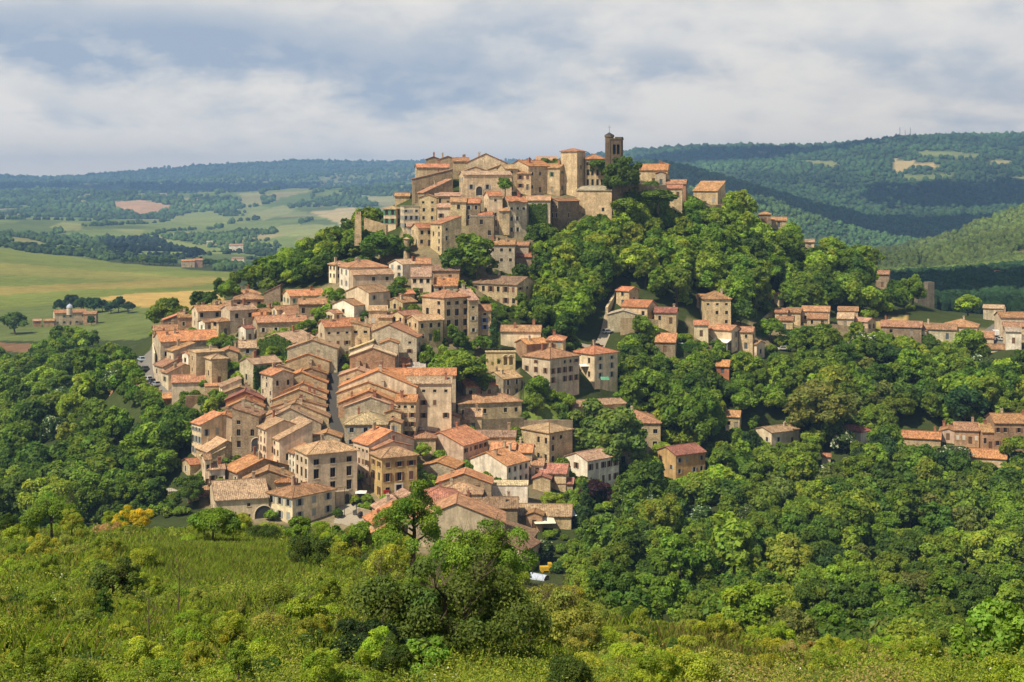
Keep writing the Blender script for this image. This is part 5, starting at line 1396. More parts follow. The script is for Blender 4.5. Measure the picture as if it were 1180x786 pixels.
def grow_woods():
    TREE_SPOTS.sort(key=lambda t: -t[0])
    X = np.array([t[2] for t in TREE_SPOTS]); Y = np.array([t[3] for t in TREE_SPOTS])
    Z = land_height(X, Y)
    rest = []
    n = nb = 0
    for (hpx, kind, x, y, s, tint, where), z in zip(TREE_SPOTS, Z):
        form = {'round': 'round crowned tree', 'tall': 'tall oval tree', 'wide': 'spreading tree', 'fine': 'full leafy tree', 'blossom': 'tree flecked with white blossom', 'bush': 'rounded bush'}[kind]
        if kind == 'blossom': tint = 'white'
        if kind == 'bush' and nb < 270:
            nb += 1
            plant(kind, x, y, z - .1, s, tint, f'{TINT_WORD[tint]} {form} {where}', f'{TINT_WORD[tint]} bushes {where}', 'garden_bush', 'bush')
        elif n < 255 and kind != 'bush':
            n += 1
            plant(kind, x, y, z - .9 * s, s, tint, f'{TINT_WORD[tint]} {form} {where}', f'{TINT_WORD[tint]} {form}s {where}')
        else: rest.append((kind, x, y, z - .9 * s, s, tint))
    # a thick understorey under the trees
    for where, poly, sp, kinds, tints in WOODS[:4]:
        xs = [p[0] for p in poly]; ys = [p[1] for p in poly]
        m = int((max(xs) - min(xs)) * (max(ys) - min(ys)) / 260)
        cand = np.stack([rng.uniform(min(xs), max(xs), m), rng.uniform(min(ys), max(ys), m)], 1)
        cand = cand[inside(cand[:, 0], cand[:, 1], poly)]
        dd = np.exp(_dist(cand)); xx = (cand[:, 0] - CX) / F * dd; zz = land_height(xx, dd)
        for (px, py), d, x, z in zip(cand, dd, xx, zz):
            py = YH - F * z / d
            s = R.uniform(.9, 1.9)
            if any(abs(px - a) < 6 + 1.9 * s * F / d and -3 < py - b < 2.6 * s * F / d for a, b in ROADPTS): continue
            if not free_spot(px, py, d, 2.6 * s * F / d, 1.7 * s * F / d, x, d, 1.5 * s): continue
            rest.append(('under', x, d, z - .3, s, pick(tints)))
    # the slope between the near crest and the first houses
    m = 420
    px_ = rng.uniform(-100, 640, m); dd = rng.uniform(150, 335, m); xx = (px_ - CX) / F * dd; zz = land_height(xx, dd)
    for px, d, x, z in zip(px_, dd, xx, zz):
        s = R.uniform(.8, 1.5); py = YH - F * z / d; hp = 2.7 * s * F / d
        if py - hp < (604 if px < 420 else 640) or not free_spot(px, py, d, hp, 1.7 * s * F / d, x, d, 1.5 * s): continue
        rest.append(('under', x, d, z - .3, s, R.choice(['mid', 'bright', 'dark', 'mid'])))
    VV, QQ, CC, off = [], [], [], 0
    for kind, x, y, z, s, tint in rest:
        V, Q, C = R.choice(TREES['bush' if kind == 'under' else kind])[4]
        if kind == 'under': V, C = V.reshape(-1, 4, 3)[::2].reshape(-1, 3), C[:len(C) // 2]; Q = Q[:len(V) // 4]
        a = R.uniform(0, 6.28); c_, s_ = math.cos(a), math.sin(a)
        W = np.stack([(V[:, 0] * c_ - V[:, 1] * s_) * s + x, (V[:, 0] * s_ + V[:, 1] * c_) * s + y, V[:, 2] * s + z], 1)
        VV.append(W.astype(np.float32)); QQ.append(Q + off); off += len(V)
        CC.append((C * np.array(vary(TINT[tint]))).astype(np.float32))
    print('trees', len(TREE_SPOTS), 'merged', len(rest))
    if VV:
        o = link('hillside_wood', np_mesh('hillside_wood', np.concatenate(VV), np.concatenate(QQ), MAT['leaf'], np.concatenate(CC)), color=(1, 1, 1))
        tag(o, 'smaller trees and bushes that close the woods and gardens of the hillside', kind='stuff')
grow_woods()

# trees one can point at
def tree_at(kind, px, py, hm, tint, label, name='broadleaf_tree', cat='tree', wide=None, d=None, group=None, sink=.2, variant=None, foot=False):
    d = d or D(px, py)
    x = (px - CX) / F * d
    t = TREES[kind][0]
    s = hm / t[2]
    zs = 1.0
    if kind in ('round', 'tall', 'fine', 'wide', 'blossom'): sink = max(sink, .15 * hm)
    if wide: s2 = wide / 2 / (t[3] * .90); zs = s / s2; s = s2
    return plant(kind, x, d, (YH - py) / F * d - sink if foot else ground_z(x, d) - sink, s, tint, label, group, name, cat, zs, variant)
tree_at('fine', 717, 230, 19.5, 'dark', 'great dark round tree on the hilltop beside the bell tower', wide=15.5, d=529, foot=True)
tree_at('round', 690, 206, 9, 'dark', 'dark treetop between the mansion roof and the great hilltop tree', wide=9, d=552, foot=True)
tree_at('round', 627, 200, 7, 'dark', 'left small dark treetop rising behind the hilltop roofs', wide=6.5, d=560, foot=True)
tree_at('round', 642, 200, 6.5, 'mid', 'right small treetop rising behind the hilltop roofs beside the square tower', wide=6, d=560, foot=True)
tree_at('round', 758, 240, 8, 'dark', 'round dark tree below the long terrace wall', wide=13, d=526, foot=True)
tree_at('round', 724, 250, 8, 'mid', 'pale leafed tree in front of the terrace wall', wide=10, d=522, foot=True)
tree_at('round', 582, 222, 6, 'mid', 'green tree growing before the tan houses right of the arched mansion', wide=5, d=512, foot=True)
tree_at('tall', 549, 322, 20, 'mid', 'tall green tree between the golden bulky house and the grey house', wide=13)
tree_at('round', 522, 318, 12, 'dark', 'dark tree directly below the bulky golden house', wide=10)
tree_at('round', 440, 306, 13, 'dark', 'large dark tree left of the stone pillar under the cream houses', wide=15)
tree_at('wide', 530, 446, 15, 'bright', 'large bright yellow green tree in the middle of the village', wide=18.5, variant=0)
tree_at('round', 556, 446, 8, 'mid', 'small green tree at the right foot of the large bright tree', wide=7)
tree_at('cypress', 569, 404, 13, 'blue', 'dark cypress right of the stone manor', 'cypress_tree', d=440)
tree_at('round', 618, 458, 7, 'mid', 'slender green tree before the white wall of the square manor', wide=5, d=420)
tree_at('wide', 701, 545, 25, (.175,.235,.045), 'huge plane tree hiding the stone mansion', wide=23.5, d=417, variant=1)
tree_at('wide', 798, 534, 24, 'mid', 'second huge plane tree behind the ochre house', wide=18, d=430, variant=0)
tree_at('round', 836, 545, 11, 'lime', 'yellow green tree right of the ochre house', wide=9, d=415)
tree_at('wide', 940, 510, 23, 'olive', 'broad dull olive tree standing above the wood', wide=23, d=446, variant=0)
tree_at('round', 854, 382, 13, 'dark', 'dense dark tree against the hamlet tower house', wide=9)
tree_at('round', 888, 394, 9, 'mid', 'ball shaped green tree right of the hamlet tower house', wide=9)
tree_at('wide', 1051, 366, 16, 'mid', 'big green tree in front of the ruined tower', wide=12.5, d=570, variant=1)
tree_at('round', 1116, 372, 10, 'bright', 'bright round tree before the dark wood', wide=11, d=575)
tree_at('conifer', 674, 610, 11.5, 'blue', 'dark pointed conifer left of the awnings', 'conifer_tree', wide=5.5, d=368)
tree_at('conifer', 713, 584, 9.5, 'mid', 'green pointed conifer in front of the white house', 'conifer_tree', wide=5, d=382)
tree_at('fine', 686, 582, 8.5, 'purple', 'dark purple leaved tree before the white house', wide=9, d=385)
tree_at('fine', 220, 580, 9.5, 'dark', 'compact dark round tree left of the barn', wide=8, d=358)
tree_at('cypress', 254, 354, 6.2, 'blue', 'left of two slim cypresses behind the left quarter', 'cypress_tree', d=478)
tree_at('cypress', 258.5, 354, 5.6, 'blue', 'right of two slim cypresses behind the left quarter', 'cypress_tree', d=477)
tree_at('round', 240, 352, 6, 'mid', 'green bush-like tree left of the two slim cypresses', wide=11, d=480)
for px, py, hm in ((640,634,1.8),(650,638,1.6),(661,646,3.0),(646,650,2.4),(656,659,3),(643,666,2.6),(668,632,2.2),(672,640,3)):
    tree_at('bush', px, py, hm, R.choice(['mid', 'bright', 'dark']), 'low garden bush between the awnings and the yellow vehicle', 'garden_bush', 'bush', group='low garden bushes between the awnings and the yellow vehicle')
tree_at('bush', 406, 285, 4.0, 'mid', 'green bush at the left foot of the stone pillar', 'garden_bush', 'bush', wide=8, d=494)
tree_at('bush', 420, 283, 4.0, 'dark', 'dark bush at the right foot of the stone pillar', 'garden_bush', 'bush', wide=8, d=494)
for px, py, hm in ((141,410,3),(146,419,2.6),(150,428,2.8),(156,436,2.4),(162,443,2.6),(168,449,2.2),(174,454,2.4),(182,459,2.2),(143,430,3.4),(150,440,3.4),(158,450,3.2),(166,457,3),(176,464,3),(186,466,2.6),(136,421,3.4),(196,468,2.4),(136,448,4),(143,455,4),(150,463,4),(158,470,4),(138,462,4),(146,472,4),(132,436,4),(166,474,3.6)):
    tree_at('bush', px, py, hm * 1.25, R.choice(['mid', 'bright', 'dark']), 'low green bush on the bank below the curved road', 'garden_bush', 'bush', group='low bushes on the bank below the curved road')
for px, py, hm in ((190,585,2.6),(197,592,2.4),(206,597,2.2),(214,595,2.0),(200,580,2.6),(229,598,1.8),(237,602,1.8),(184,594,2.8),(176,586,3),(192,600,2.4)):
    tree_at('bush', px, py, hm, R.choice(['mid', 'bright', 'dark']), 'low green bush in the garden left of the barn', 'garden_bush', 'bush', group='low bushes in the garden left of the barn')
tree_at('cypress', 60, 512, 7.5, 'blue', 'slim dark cypress deep in the left valley', 'cypress_tree', d=455)
tree_at('cypress', 47, 510, 5.5, 'blue', 'shorter slim cypress left of its twin in the left valley', 'cypress_tree', d=458)
tree_at('round', 354, 384, 4.5, 'mid', 'round green bush between the low stone house and the lichen roof', wide=5.5, d=447)
tree_at('round', 366, 372, 6, 'bright', 'upright bright garden tree above the lichen roof', wide=4.5, d=452)
tree_at('round', 442, 372, 6, 'mid', 'green climbing bush left of the pinkish roofed stone house', wide=5.5, d=438)
tree_at('round', 455, 348, 6, 'dark', 'dark green bushes between the salmon roof and the lichen roofed house', wide=7, d=462)
tree_at('fine', 508, 494, 4.5, 'mid', 'small round garden tree by the side lane', wide=5, d=405)
tree_at('blossom', 587, 496, 3.4, 'bright', 'pale flowering shrub behind the garden wall', wide=7, d=408)
tree_at('fine', 638, 600, 5.5, 'bright', 'light green tree before the wine red roof', wide=7, d=378)
tree_at('blossom', 620, 648, 5.6, 'white', 'white flowering shrub beside the lowest pink walled house', wide=7, d=338)
tree_at('blossom', 801, 592, 6, 'white', 'rounded shrub covered with cream blossom at the wood edge', wide=8.5, d=372)
tree_at('blossom', 972, 522, 8, 'white', 'cream blossoming tree left of the red roofed cottage', wide=7, d=438)
tree_at('blossom', 960, 562, 7, 'white', 'cream blossoming shrub in the middle of the wood', wide=8, d=415)
tree_at('blossom', 1098, 548, 7, 'white', 'cream blossoming shrub below the brick farmhouse', wide=9, d=430)
tree_at('blossom', 135, 410, 7, 'white', 'white flecked shrub left of the parked cars', wide=8, d=465)
for k, (px, py, hm, w, dd) in enumerate([(70,357,11,10,985),(82,357,14,12,990),(95,358,12,12,985),(108,358,12,12,980),(118,358,9,8,985)]):
    tree_at('round', px, py, hm, 'blue', 'dark tree in the clump left behind the turreted farmhouse', wide=w, d=dd, group='clump of dark trees left behind the farmhouse')
for k, (px, py, hm, w, dd) in enumerate([(128,360,9,9,970),(137,360,12,10,975),(148,360,9,9,965)]):
    tree_at('round', px, py, hm, 'blue', 'dark tree in the smaller clump right of the turreted farmhouse', wide=w, d=dd, group='smaller clump of dark trees at the wheat field')
tree_at('round', 18, 382, 15, 'dark', 'lone dark tree left of the turreted farmhouse', wide=16, d=850)
tree_at('round', 105, 375, 7, 'blue', 'dark conical tree against the brick wing of the turreted farmhouse', wide=5, d=895)
for k in range(46):
    t = k / 45
    if 33 < k < 39: continue
    px, py = (-10 + 150 * t * 2, 284 + 18 * t * 2) if t < .5 else (140 + (t - .5) * 2 * 130, 302 + (t - .5) * 2 * 13)
    dd = 2080 if t < .5 else 1720
    tree_at(R.choice(['round', 'tall']), px + R.uniform(-2, 2), py, R.uniform(6, 13), R.choice(['dark', 'blue', 'mid']), 'hedge tree in the long line beyond the green meadow', wide=R.uniform(7, 16), d=dd + R.uniform(-20, 20), name='hedgerow_tree', group='hedge trees along the far edge of the meadow')

# ivy that clings to walls
def find(lbl):
    return next(o for o in scene.objects if o.parent is None and lbl in o.get('label', ''))
def ivy(lbl, side, x0, x1, z0, z1, label, apex=0.0, n=2400, tint='dark'):
    """ivy leaves in a layer half a metre thick on one wall of a house; apex: height of the gable above the eave"""
    hs = find(lbl)
    X, Y = hs['w'] / 2, hs['dp'] / 2
    g = np.random.default_rng(len(lbl))
    u = g.uniform(x0, x1, n * 2); v = g.uniform(z0, z1 + apex, n * 2)
    half = max(abs(x0), abs(x1))
    top = z1 + apex * (1 - np.abs(u) / half) + .35 * np.sin(u * 2.7) + .3 * np.sin(u * 6.1 + 1) - .3
    k = v < top
    u, v = u[k], v[k]; n = len(u)
    nrm, ax, org = {'f': ((0,-1,0),(1,0,0),(0,-Y,0)), 'l': ((-1,0,0),(0,-1,0),(-X,0,0)), 'r': ((1,0,0),(0,1,0),(X,0,0))}[side]
    nrm, ax, org = map(np.array, (nrm, ax, org))
    p = org + ax * u[:, None] + np.array([0, 0, 1.0]) * v[:, None] + nrm * g.uniform(.05, .55, (n, 1))
    nn = nrm + g.normal(size=(n, 3)) * .45 + np.array([0, 0, .35]); nn /= np.linalg.norm(nn, axis=1, keepdims=True)
    t = np.cross(nn, g.normal(size=(n, 3))); t /= np.linalg.norm(t, axis=1, keepdims=True); b = np.cross(nn, t)
    L = .36
    V = np.stack([p - t * L, p + b * L * .8, p + t * L, p - b * L * .8], 1).reshape(-1, 3)
    C = np.repeat(np.stack([g.uniform(.55, 1.4, n)] * 3, 1), 4, 0)
    o = link('ivy', np_mesh('ivy', V, np.arange(n * 4).reshape(-1, 4), MAT['leaf'], C), None, hs.location, hs.rotation_euler.z, TINT[tint])
    tag(o, label, 'ivy')
h_ = find('ivy clad left gable')
ivy('ivy clad left gable', 'l', -h_['dp']/2, h_['dp']/2, -2, h_['h'], 'thick dark ivy covering the gable of the lichen roofed house', apex=.36*h_['dp']/2, n=3600)
h_ = find('walls lost in dark ivy')
ivy('walls lost in dark ivy', 'f', -h_['w']/2, h_['w']/2, -3, h_['h']*.9, 'dark ivy over the front wall under the mottled pale roof', n=2600)
h_ = find('front smothered in ivy')
ivy('front smothered in ivy', 'f', -h_['w']*.36, h_['w']*.34, -1, h_['h']*.9, 'hanging dark ivy on the long hilltop stone house', n=2400)
h_ = find('lower annex with pale roof edge')
ivy('lower annex with pale roof edge', 'f', h_['w']*.1, h_['w']*.32, 0, h_['h']*.55, 'narrow green creeper climbing the manor annex', n=500, tint='mid')

# ------------------------------------------------------------------ the near slope: shrubs, weeds, grass, dry stems
SHRUBS = {}
def make_shrub(key, seed, rx, rz, zc, nleaf, ll, lw, **kw):
    kw.setdefault('hue', .07)
    V, Q, C = leaf_cloud(seed, rx, rz, zc, nleaf, ll, lw, **kw)
    st = branches(seed, zc + rz * .4, .05 * rx + .02, 6, rx * .75, zc).data('stems', MAT['bark'])
    SHRUBS.setdefault(key, []).append((np_mesh('foliage', V, Q, MAT['leaf'], C), st, zc + rz, rx))
for i in range(4): make_shrub('round', 300 + i, 1.5, 1.15, 1.15, 11000, .052, .034, nclump=44, clump=(.22, .38))
for i in range(3): make_shrub('feather', 320 + i, 1.3, 1.5, 1.6, 10000, .065, .022, nclump=46, clump=(.16, .30), hue=.09)
for i in range(3): make_shrub('low', 340 + i, 1.7, .75, .7, 10000, .052, .030, nclump=46, clump=(.16, .28), hue=.08)
for i in range(2): make_shrub('young', 360 + i, 1.0, 2.1, 2.3, 8500, .062, .038, nclump=40, clump=(.22, .40), hue=.10)
make_shrub('broom', 380, 1.6, 1.1, 1.1, 10000, .055, .020, nclump=50, clump=(.12, .22), up=.2)
NEAR = dict(mid=(.240,.305,.034), bright=(.310,.380,.038), lime=(.350,.375,.044), olive=(.290,.305,.058), dark=(.085,.135,.026), dry=(.36,.29,.10), gold=(.60,.42,.03), peach=(.50,.33,.15))
NWORD = dict(mid='mid green', bright='fresh green', lime='yellow green', olive='olive green', dark='dark glossy', dry='half dry brownish')
def shrub(kind, x, y, s, tint, label, group=None, zs=1.0, name='shrub', cat='shrub'):
    f, st, hh, rx = R.choice(SHRUBS[kind])
    root = empty(name, (x, y, ground_z(x, y) - .1), R.uniform(0, 6.28))
    root.scale = (s, s, s * zs)
    tag(root, label, cat, group)
    link('foliage', f, root, color=vary(NEAR[tint]))
    link('stems', st, root)
    return root
def near_zone(px, d):
    """how far down the visible part of the near slope goes, and which mixture grows there"""
    return True
def grow_near():
    got = []
    FORM = {'round': 'rounded shrub', 'feather': 'feathery shrub', 'low': 'low spreading bramble', 'young': 'young upright sapling'}
    NAME = {'round': 'shrub', 'feather': 'shrub', 'low': 'bramble', 'young': 'sapling'}
    left = {'shrub': 275, 'bramble': 285, 'sapling': 34}
    tries = 0
    while sum(left.values()) > 20 and tries < 90000:
        tries += 1
        px = R.uniform(-100, 1280)
        d = math.exp(R.uniform(math.log(33), math.log(142))) if R.random() < .6 else R.uniform(28, 62)
        if px > 640 and d > 118 - (px - 640) * .03 and d > 104: continue
        x = (px - CX) / F * d
        py = YH - ground_z(x, d) / d * F
        if py > 840: continue
        # the little clearing of grass on the left stays open
        if 150 < px < 350 and 632 < py < 685 and R.random() < .86: continue
        if 395 < px < 640 and 33 < d < 54: continue
        kind = pick([('round', 3), ('feather', 3), ('low', 5), ('young', 1.0)])
        if left[NAME[kind]] <= 0: continue
        s = R.uniform(.42, .95) * (1.05 if d > 80 else .70 if d > 58 else .52) * (.75 if kind == 'young' else 1)
        rad = SHRUBS[kind][0][3] * s
        if any(abs(x - a) < 3 and math.hypot(x - a, d - b) < (rad + r) * .52 for a, b, r in got): continue
        got.append((x, d, rad)); left[NAME[kind]] -= 1
        t = pick([('mid', 4), ('bright', 4), ('lime', 2.4), ('olive', 2.0), ('dark', 1.3), ('dry', .12)])
        if px > 800 and py > 740: t = pick([('lime', 3), ('olive', 2.5), ('dry', .8), ('bright', 3)])
        where = 'on the left part of the near slope' if px < 390 else ('on the middle of the near slope' if px < 720 else 'on the right part of the near slope')
        shrub(kind, x, d, s, t, f'{NWORD[t]} {FORM[kind]} {where}', f'{NWORD[t]} {FORM[kind]}s {where}', name=NAME[kind])
    print('near shrubs', len(got))
grow_near()

def near_at(px, d):
    x = (px - CX) / F * d
    return x, d
def big_near(name, px, d, hm, wm, seed, nleaf, ll, lw, tint, label, nclump=60, clump=(.15, .27), bare=True, cat='tree', zc=None, low=.5, drop=0.0, **kw):
    x, y = near_at(px, d)
    rz = hm * (1 - low) * .62
    zc = zc or hm - rz
    V, Q, C = leaf_cloud(seed, wm / 2, rz, zc, nleaf, ll, lw, nclump=nclump, clump=clump, **kw)
    root = empty(name, (x, y, ground_z(x, y) - .15 - drop), R.uniform(0, 6.28))
    tag(root, label, cat)
    link('crown', np_mesh('crown', V, Q, MAT['leaf'], C), root, color=NEAR[tint] if tint in NEAR else TINT[tint])
    link('trunk', branches(seed, zc + rz * .7, .03 * hm, 12, wm * .36, zc, leafless=bare).data('trunk', MAT['bark']), root)
    return root
NEAR['shade'] = (.125,.172,.034); NEAR['ever'] = (.035,.062,.020); NEAR['maple'] = (.20,.33,.045); NEAR['leafy'] = (.18,.27,.034)
big_near('broadleaf_tree', 514, 41, 4.6, 6.4, 401, 52000, .052, .032, 'shade', 'large dark bushy tree with bare branches in the middle of the near slope', nclump=90, clump=(.10, .20), low=.1, drop=1.3)
big_near('broadleaf_tree', 555, 62, 4.6, 5.4, 402, 27000, .054, .034, 'leafy', 'greener leaning tree directly behind the large dark bushy tree', nclump=46, clump=(.14, .24), low=.4)
big_near('broadleaf_tree', 474, 88, 6.2, 5.2, 403, 24000, .062, .040, 'leafy', 'pointed leafy tree standing before the wide weathered gable', nclump=46, clump=(.16, .28), low=.25)
big_near('evergreen_shrub', 424, 37, 1.6, 2.4, 404, 15000, .042, .026, 'ever', 'dark glossy evergreen shrub at the lower edge of the near slope', nclump=50, clump=(.14, .24), cat='shrub', low=.2)
big_near('broadleaf_sapling', 487, 35.5, 1.35, 1.3, 405, 3600, .07, .05, 'maple', 'vivid light green sapling in front of the large dark bushy tree', nclump=26, clump=(.2, .34), bare=False, low=.2)
big_near('broadleaf_sapling', 1146, 35, 2.3, 2.1, 406, 6500, .065, .05, 'maple', 'vivid bright leafed young tree at the lower right corner', nclump=34, clump=(.2, .32), bare=False, low=.15)
big_near('broadleaf_tree', 132, 62, 2.2, 2.6, 407, 12000, .05, .03, 'shade', 'darker bushy young tree on the left of the near slope', nclump=40, clump=(.16, .28), low=.2)
big_near('broadleaf_tree', 245, 112, 3.2, 4.4, 408, 13000, .07, .045, 'leafy', 'leafy tree below the big barn arch at the top of the near slope', nclump=40, clump=(.16, .28), low=.3)
big_near('broadleaf_tree', 345, 116, 2.8, 2.6, 409, 9000, .07, .045, 'leafy', 'young tree in front of the cream corner house', nclump=34, clump=(.18, .3), low=.3)
big_near('broadleaf_tree', 415, 104, 3.4, 3.0, 410, 10000, .07, .045, 'leafy', 'green tree at the edge of the pale square by the hotel', nclump=34, clump=(.18, .3), low=.3)
big_near('broadleaf_tree', 60, 118, 3.8, 6.0, 411, 14000, .07, .045, 'leafy', 'broad leafy tree at the far left top of the near slope', nclump=50, clump=(.15, .26), low=.3)
big_near('broadleaf_tree', 350, 52, 1.7, 2.0, 412, 8000, .05, .03, 'bright', 'fresh green bush tree left of the dark evergreen shrub', nclump=34, clump=(.18, .3), low=.2)
big_near('hazel_bush', 640, 50, 2.5, 4.6, 413, 20000, .05, .03, 'olive', 'olive thicket with thin stems right of the large dark bushy tree', nclump=60, clump=(.12, .2), low=.15, cat='bush')
x, y = near_at(155, 126)
shrub('broom', x, y, 1.25, 'gold', 'golden yellow flowering broom at the top of the left near slope', name='broom_bush', cat='bush')
x, y = near_at(122, 124)
shrub('low', x, y, .8, 'peach', 'orange brown dry shrub left of the golden broom')
x, y = near_at(301, 52)
shrub('low', x, y, .42, 'peach', 'small shrub with peach pink dry flower heads on the near slope', name='flowering_shrub')
x, y = near_at(266, 50)
shrub('low', x, y, .25, 'peach', 'tiny peach pink tuft below the peach flowered shrub', name='flowering_shrub')

def dead(px, d, hm, n, seed, label, spread=.5, name='dead_sapling'):
    x, y = near_at(px, d)
    m = branches(seed, hm, .013 * hm, n, hm * spread, hm, leafless=True)
    root = empty(name, (x, y, ground_z(x, y) - .1), R.uniform(0, 6.28))
    tag(root, label, 'dead tree')
    link('trunk', m.data('trunk', MAT['bark']), root)
dead(205, 56, 2.4, 9, 501, 'bare dead sapling with thin dark twigs left of the peach flowered shrub', .32)
dead(172, 55, 1.3, 6, 502, 'short brown dead stem beside the bare dead sapling', .45)
dead(174, 41, 2.0, 4, 503, 'crooked bare stem at the lower left edge', .3)
dead(315, 47, 1.6, 4, 504, 'forked grey dead stem right of the peach flowered shrub', .5)
dead(352, 62, 1.9, 4, 505, 'thin upright bare stem left of the large dark bushy tree', .2)
dead(440, 60, 2.9, 12, 506, 'leafless grey thicket tree leaning left of the large dark bushy tree', .5)
dead(610, 46, 2.2, 8, 507, 'low bare dark branches under the right side of the large bushy tree', .8)
dead(1000, 40, 1.4, 8, 508, 'dry brown twiggy stem on the lower right slope', .5)

def ground_cover():
    g = np.random.default_rng(77)
    # weeds: leafy tufts, each with its own shape and hue
    nt_ = 11500
    td = np.where(g.random(nt_) < .5, np.exp(g.uniform(math.log(29), math.log(150), nt_)), g.uniform(29, 80, nt_)); tp = g.uniform(-150, 1330, nt_)
    tx = (tp - CX) / F * td; tz = land_height(tx, td) + np.clip(1 - td / 200, 0, 1) * fbm(tx / 4, td / 4, 9) * .25
    tr = g.uniform(.22, .62, nt_) * np.clip(1 + .5 * fbm(tx / 5, td / 5, 31), .4, 1.6); th = tr * g.uniform(.7, 1.9, nt_)
    clear = (tp > 160) & (tp < 350) & (td > 72) & (td < 112)
    th[clear] *= .45
    base = np.array([[.275, .325, .037], [.335, .360, .044], [.195, .265, .035], [.120, .190, .030], [.320, .310, .060], [.260, .235, .080]])
    tcol = base[g.choice(6, nt_, p=[.34, .24, .2, .12, .07, .03])] * g.uniform(.8, 1.2, (nt_, 1))
    dry = (tp > 740) & (tp < 1080) & (td < 62) & (g.random(nt_) < .3)
    tcol[dry] = np.array([.40, .31, .12])
    per = 66
    k = np.repeat(np.arange(nt_), per); n = len(k)
    dv = g.normal(size=(n, 3)); dv[:, 2] = np.abs(dv[:, 2]); dv /= np.linalg.norm(dv, axis=1, keepdims=True)
    rad = g.uniform(.3, 1.0, n) ** .6
    p = np.stack([tx[k] + dv[:, 0] * rad * tr[k], td[k] + dv[:, 1] * rad * tr[k], tz[k] + .02 + dv[:, 2] * rad * th[k]], 1)
    d = td[k]
    nn = dv + g.normal(0, .5, (n, 3)) + np.array([0, 0, .3]); nn /= np.linalg.norm(nn, axis=1, keepdims=True)
    t = np.cross(nn, g.normal(size=(n, 3))); t /= np.linalg.norm(t, axis=1, keepdims=True); b = np.cross(nn, t)
    L = (g.uniform(.03, .06, n) * np.clip(d / 55, .75, 2.0))[:, None]
    V = np.stack([p - t * L, p + b * L * .5, p + t * L, p - b * L * .5], 1).reshape(-1, 3)
    c = tcol[k] * g.uniform(.8, 1.2, (n, 1))
    fl = (g.random(nt_) < .035)[k] & (g.random(n) < .12)
    c[fl] = (.75, .70, .55)
    o = link('undergrowth', np_mesh('undergrowth', V, np.arange(n * 4).reshape(-1, 4), MAT['leaf'], np.clip(np.repeat(c, 4, 0), .01, .9)), color=(1, 1, 1))
    tag(o, 'leafy weeds and brambles covering the near slope', kind='stuff')
    # grass blades
    n = 220000
    d = np.exp(g.uniform(math.log(36), math.log(150), n)); px = g.uniform(-150, 1330, n)
    m = n // 3
    px[:m] = g.normal(258, 62, m); d[:m] = np.clip(g.normal(97, 13, m), 60, 130)
    q = m + m // 6
    px[m:q] = g.uniform(760, 1060, q - m); d[m:q] = g.uniform(36, 62, q - m)
    X = (px - CX) / F * d; Z = land_height(X, d) + np.clip(1 - d / 200, 0, 1) * fbm(X / 4, d / 4, 9) * .25
    a = g.uniform(0, 6.28, n); hh = g.uniform(.25, .75, n) * np.clip(1 + .4 * fbm(X / 6, d / 6, 35), .4, 1.7); lean = g.uniform(.1, .6, n)
    w = g.uniform(.007, .014, n) * np.clip(d / 45, .8, 2.6)
    base = np.stack([X, d, Z - .03], 1); side = np.stack([np.cos(a), np.sin(a), 0 * a], 1); fw = np.stack([-np.sin(a), np.cos(a), 0 * a], 1)
    mid = base + fw * (lean * hh * .3)[:, None] + np.array([0, 0, 1.0]) * (hh * .6)[:, None]
    top = base + fw * (lean * hh)[:, None] + np.array([0, 0, 1.0]) * hh[:, None]
    V = np.stack([base - side * w[:, None], base + side * w[:, None], mid + side * w[:, None] * .7, top, mid - side * w[:, None] * .7], 1).reshape(-1, 3)
    i = np.arange(n) * 5
    Q = np.stack([i, i + 1, i + 2, i + 3, i + 4], 1)
    c = np.array([.300, .370, .060])[None] * g.uniform(.7, 1.25, (n, 1))
    dry = g.random(n) < np.where((px > 760) & (px < 1060) & (d < 64), .5, .14)
    c[dry] = np.array([.42, .33, .14]) * g.uniform(.6, 1.25, (int(dry.sum()), 1))
    o = link('grass', np_mesh('grass', V, Q, MAT['leaf'], np.repeat(c, 5, 0)), color=(1, 1, 1))
    tag(o, 'tall grass, green and straw coloured, on the near slope', kind='stuff')
ground_cover()

# ------------------------------------------------------------------ tower, walls, cars and small things
def mono(name, mb, mats, label, cat, loc, rz=0, color=None, group=None, z=None):
    o = link(name, mb.data(name, mats), None, loc, rz, color)
    return tag(o, label, cat, group)

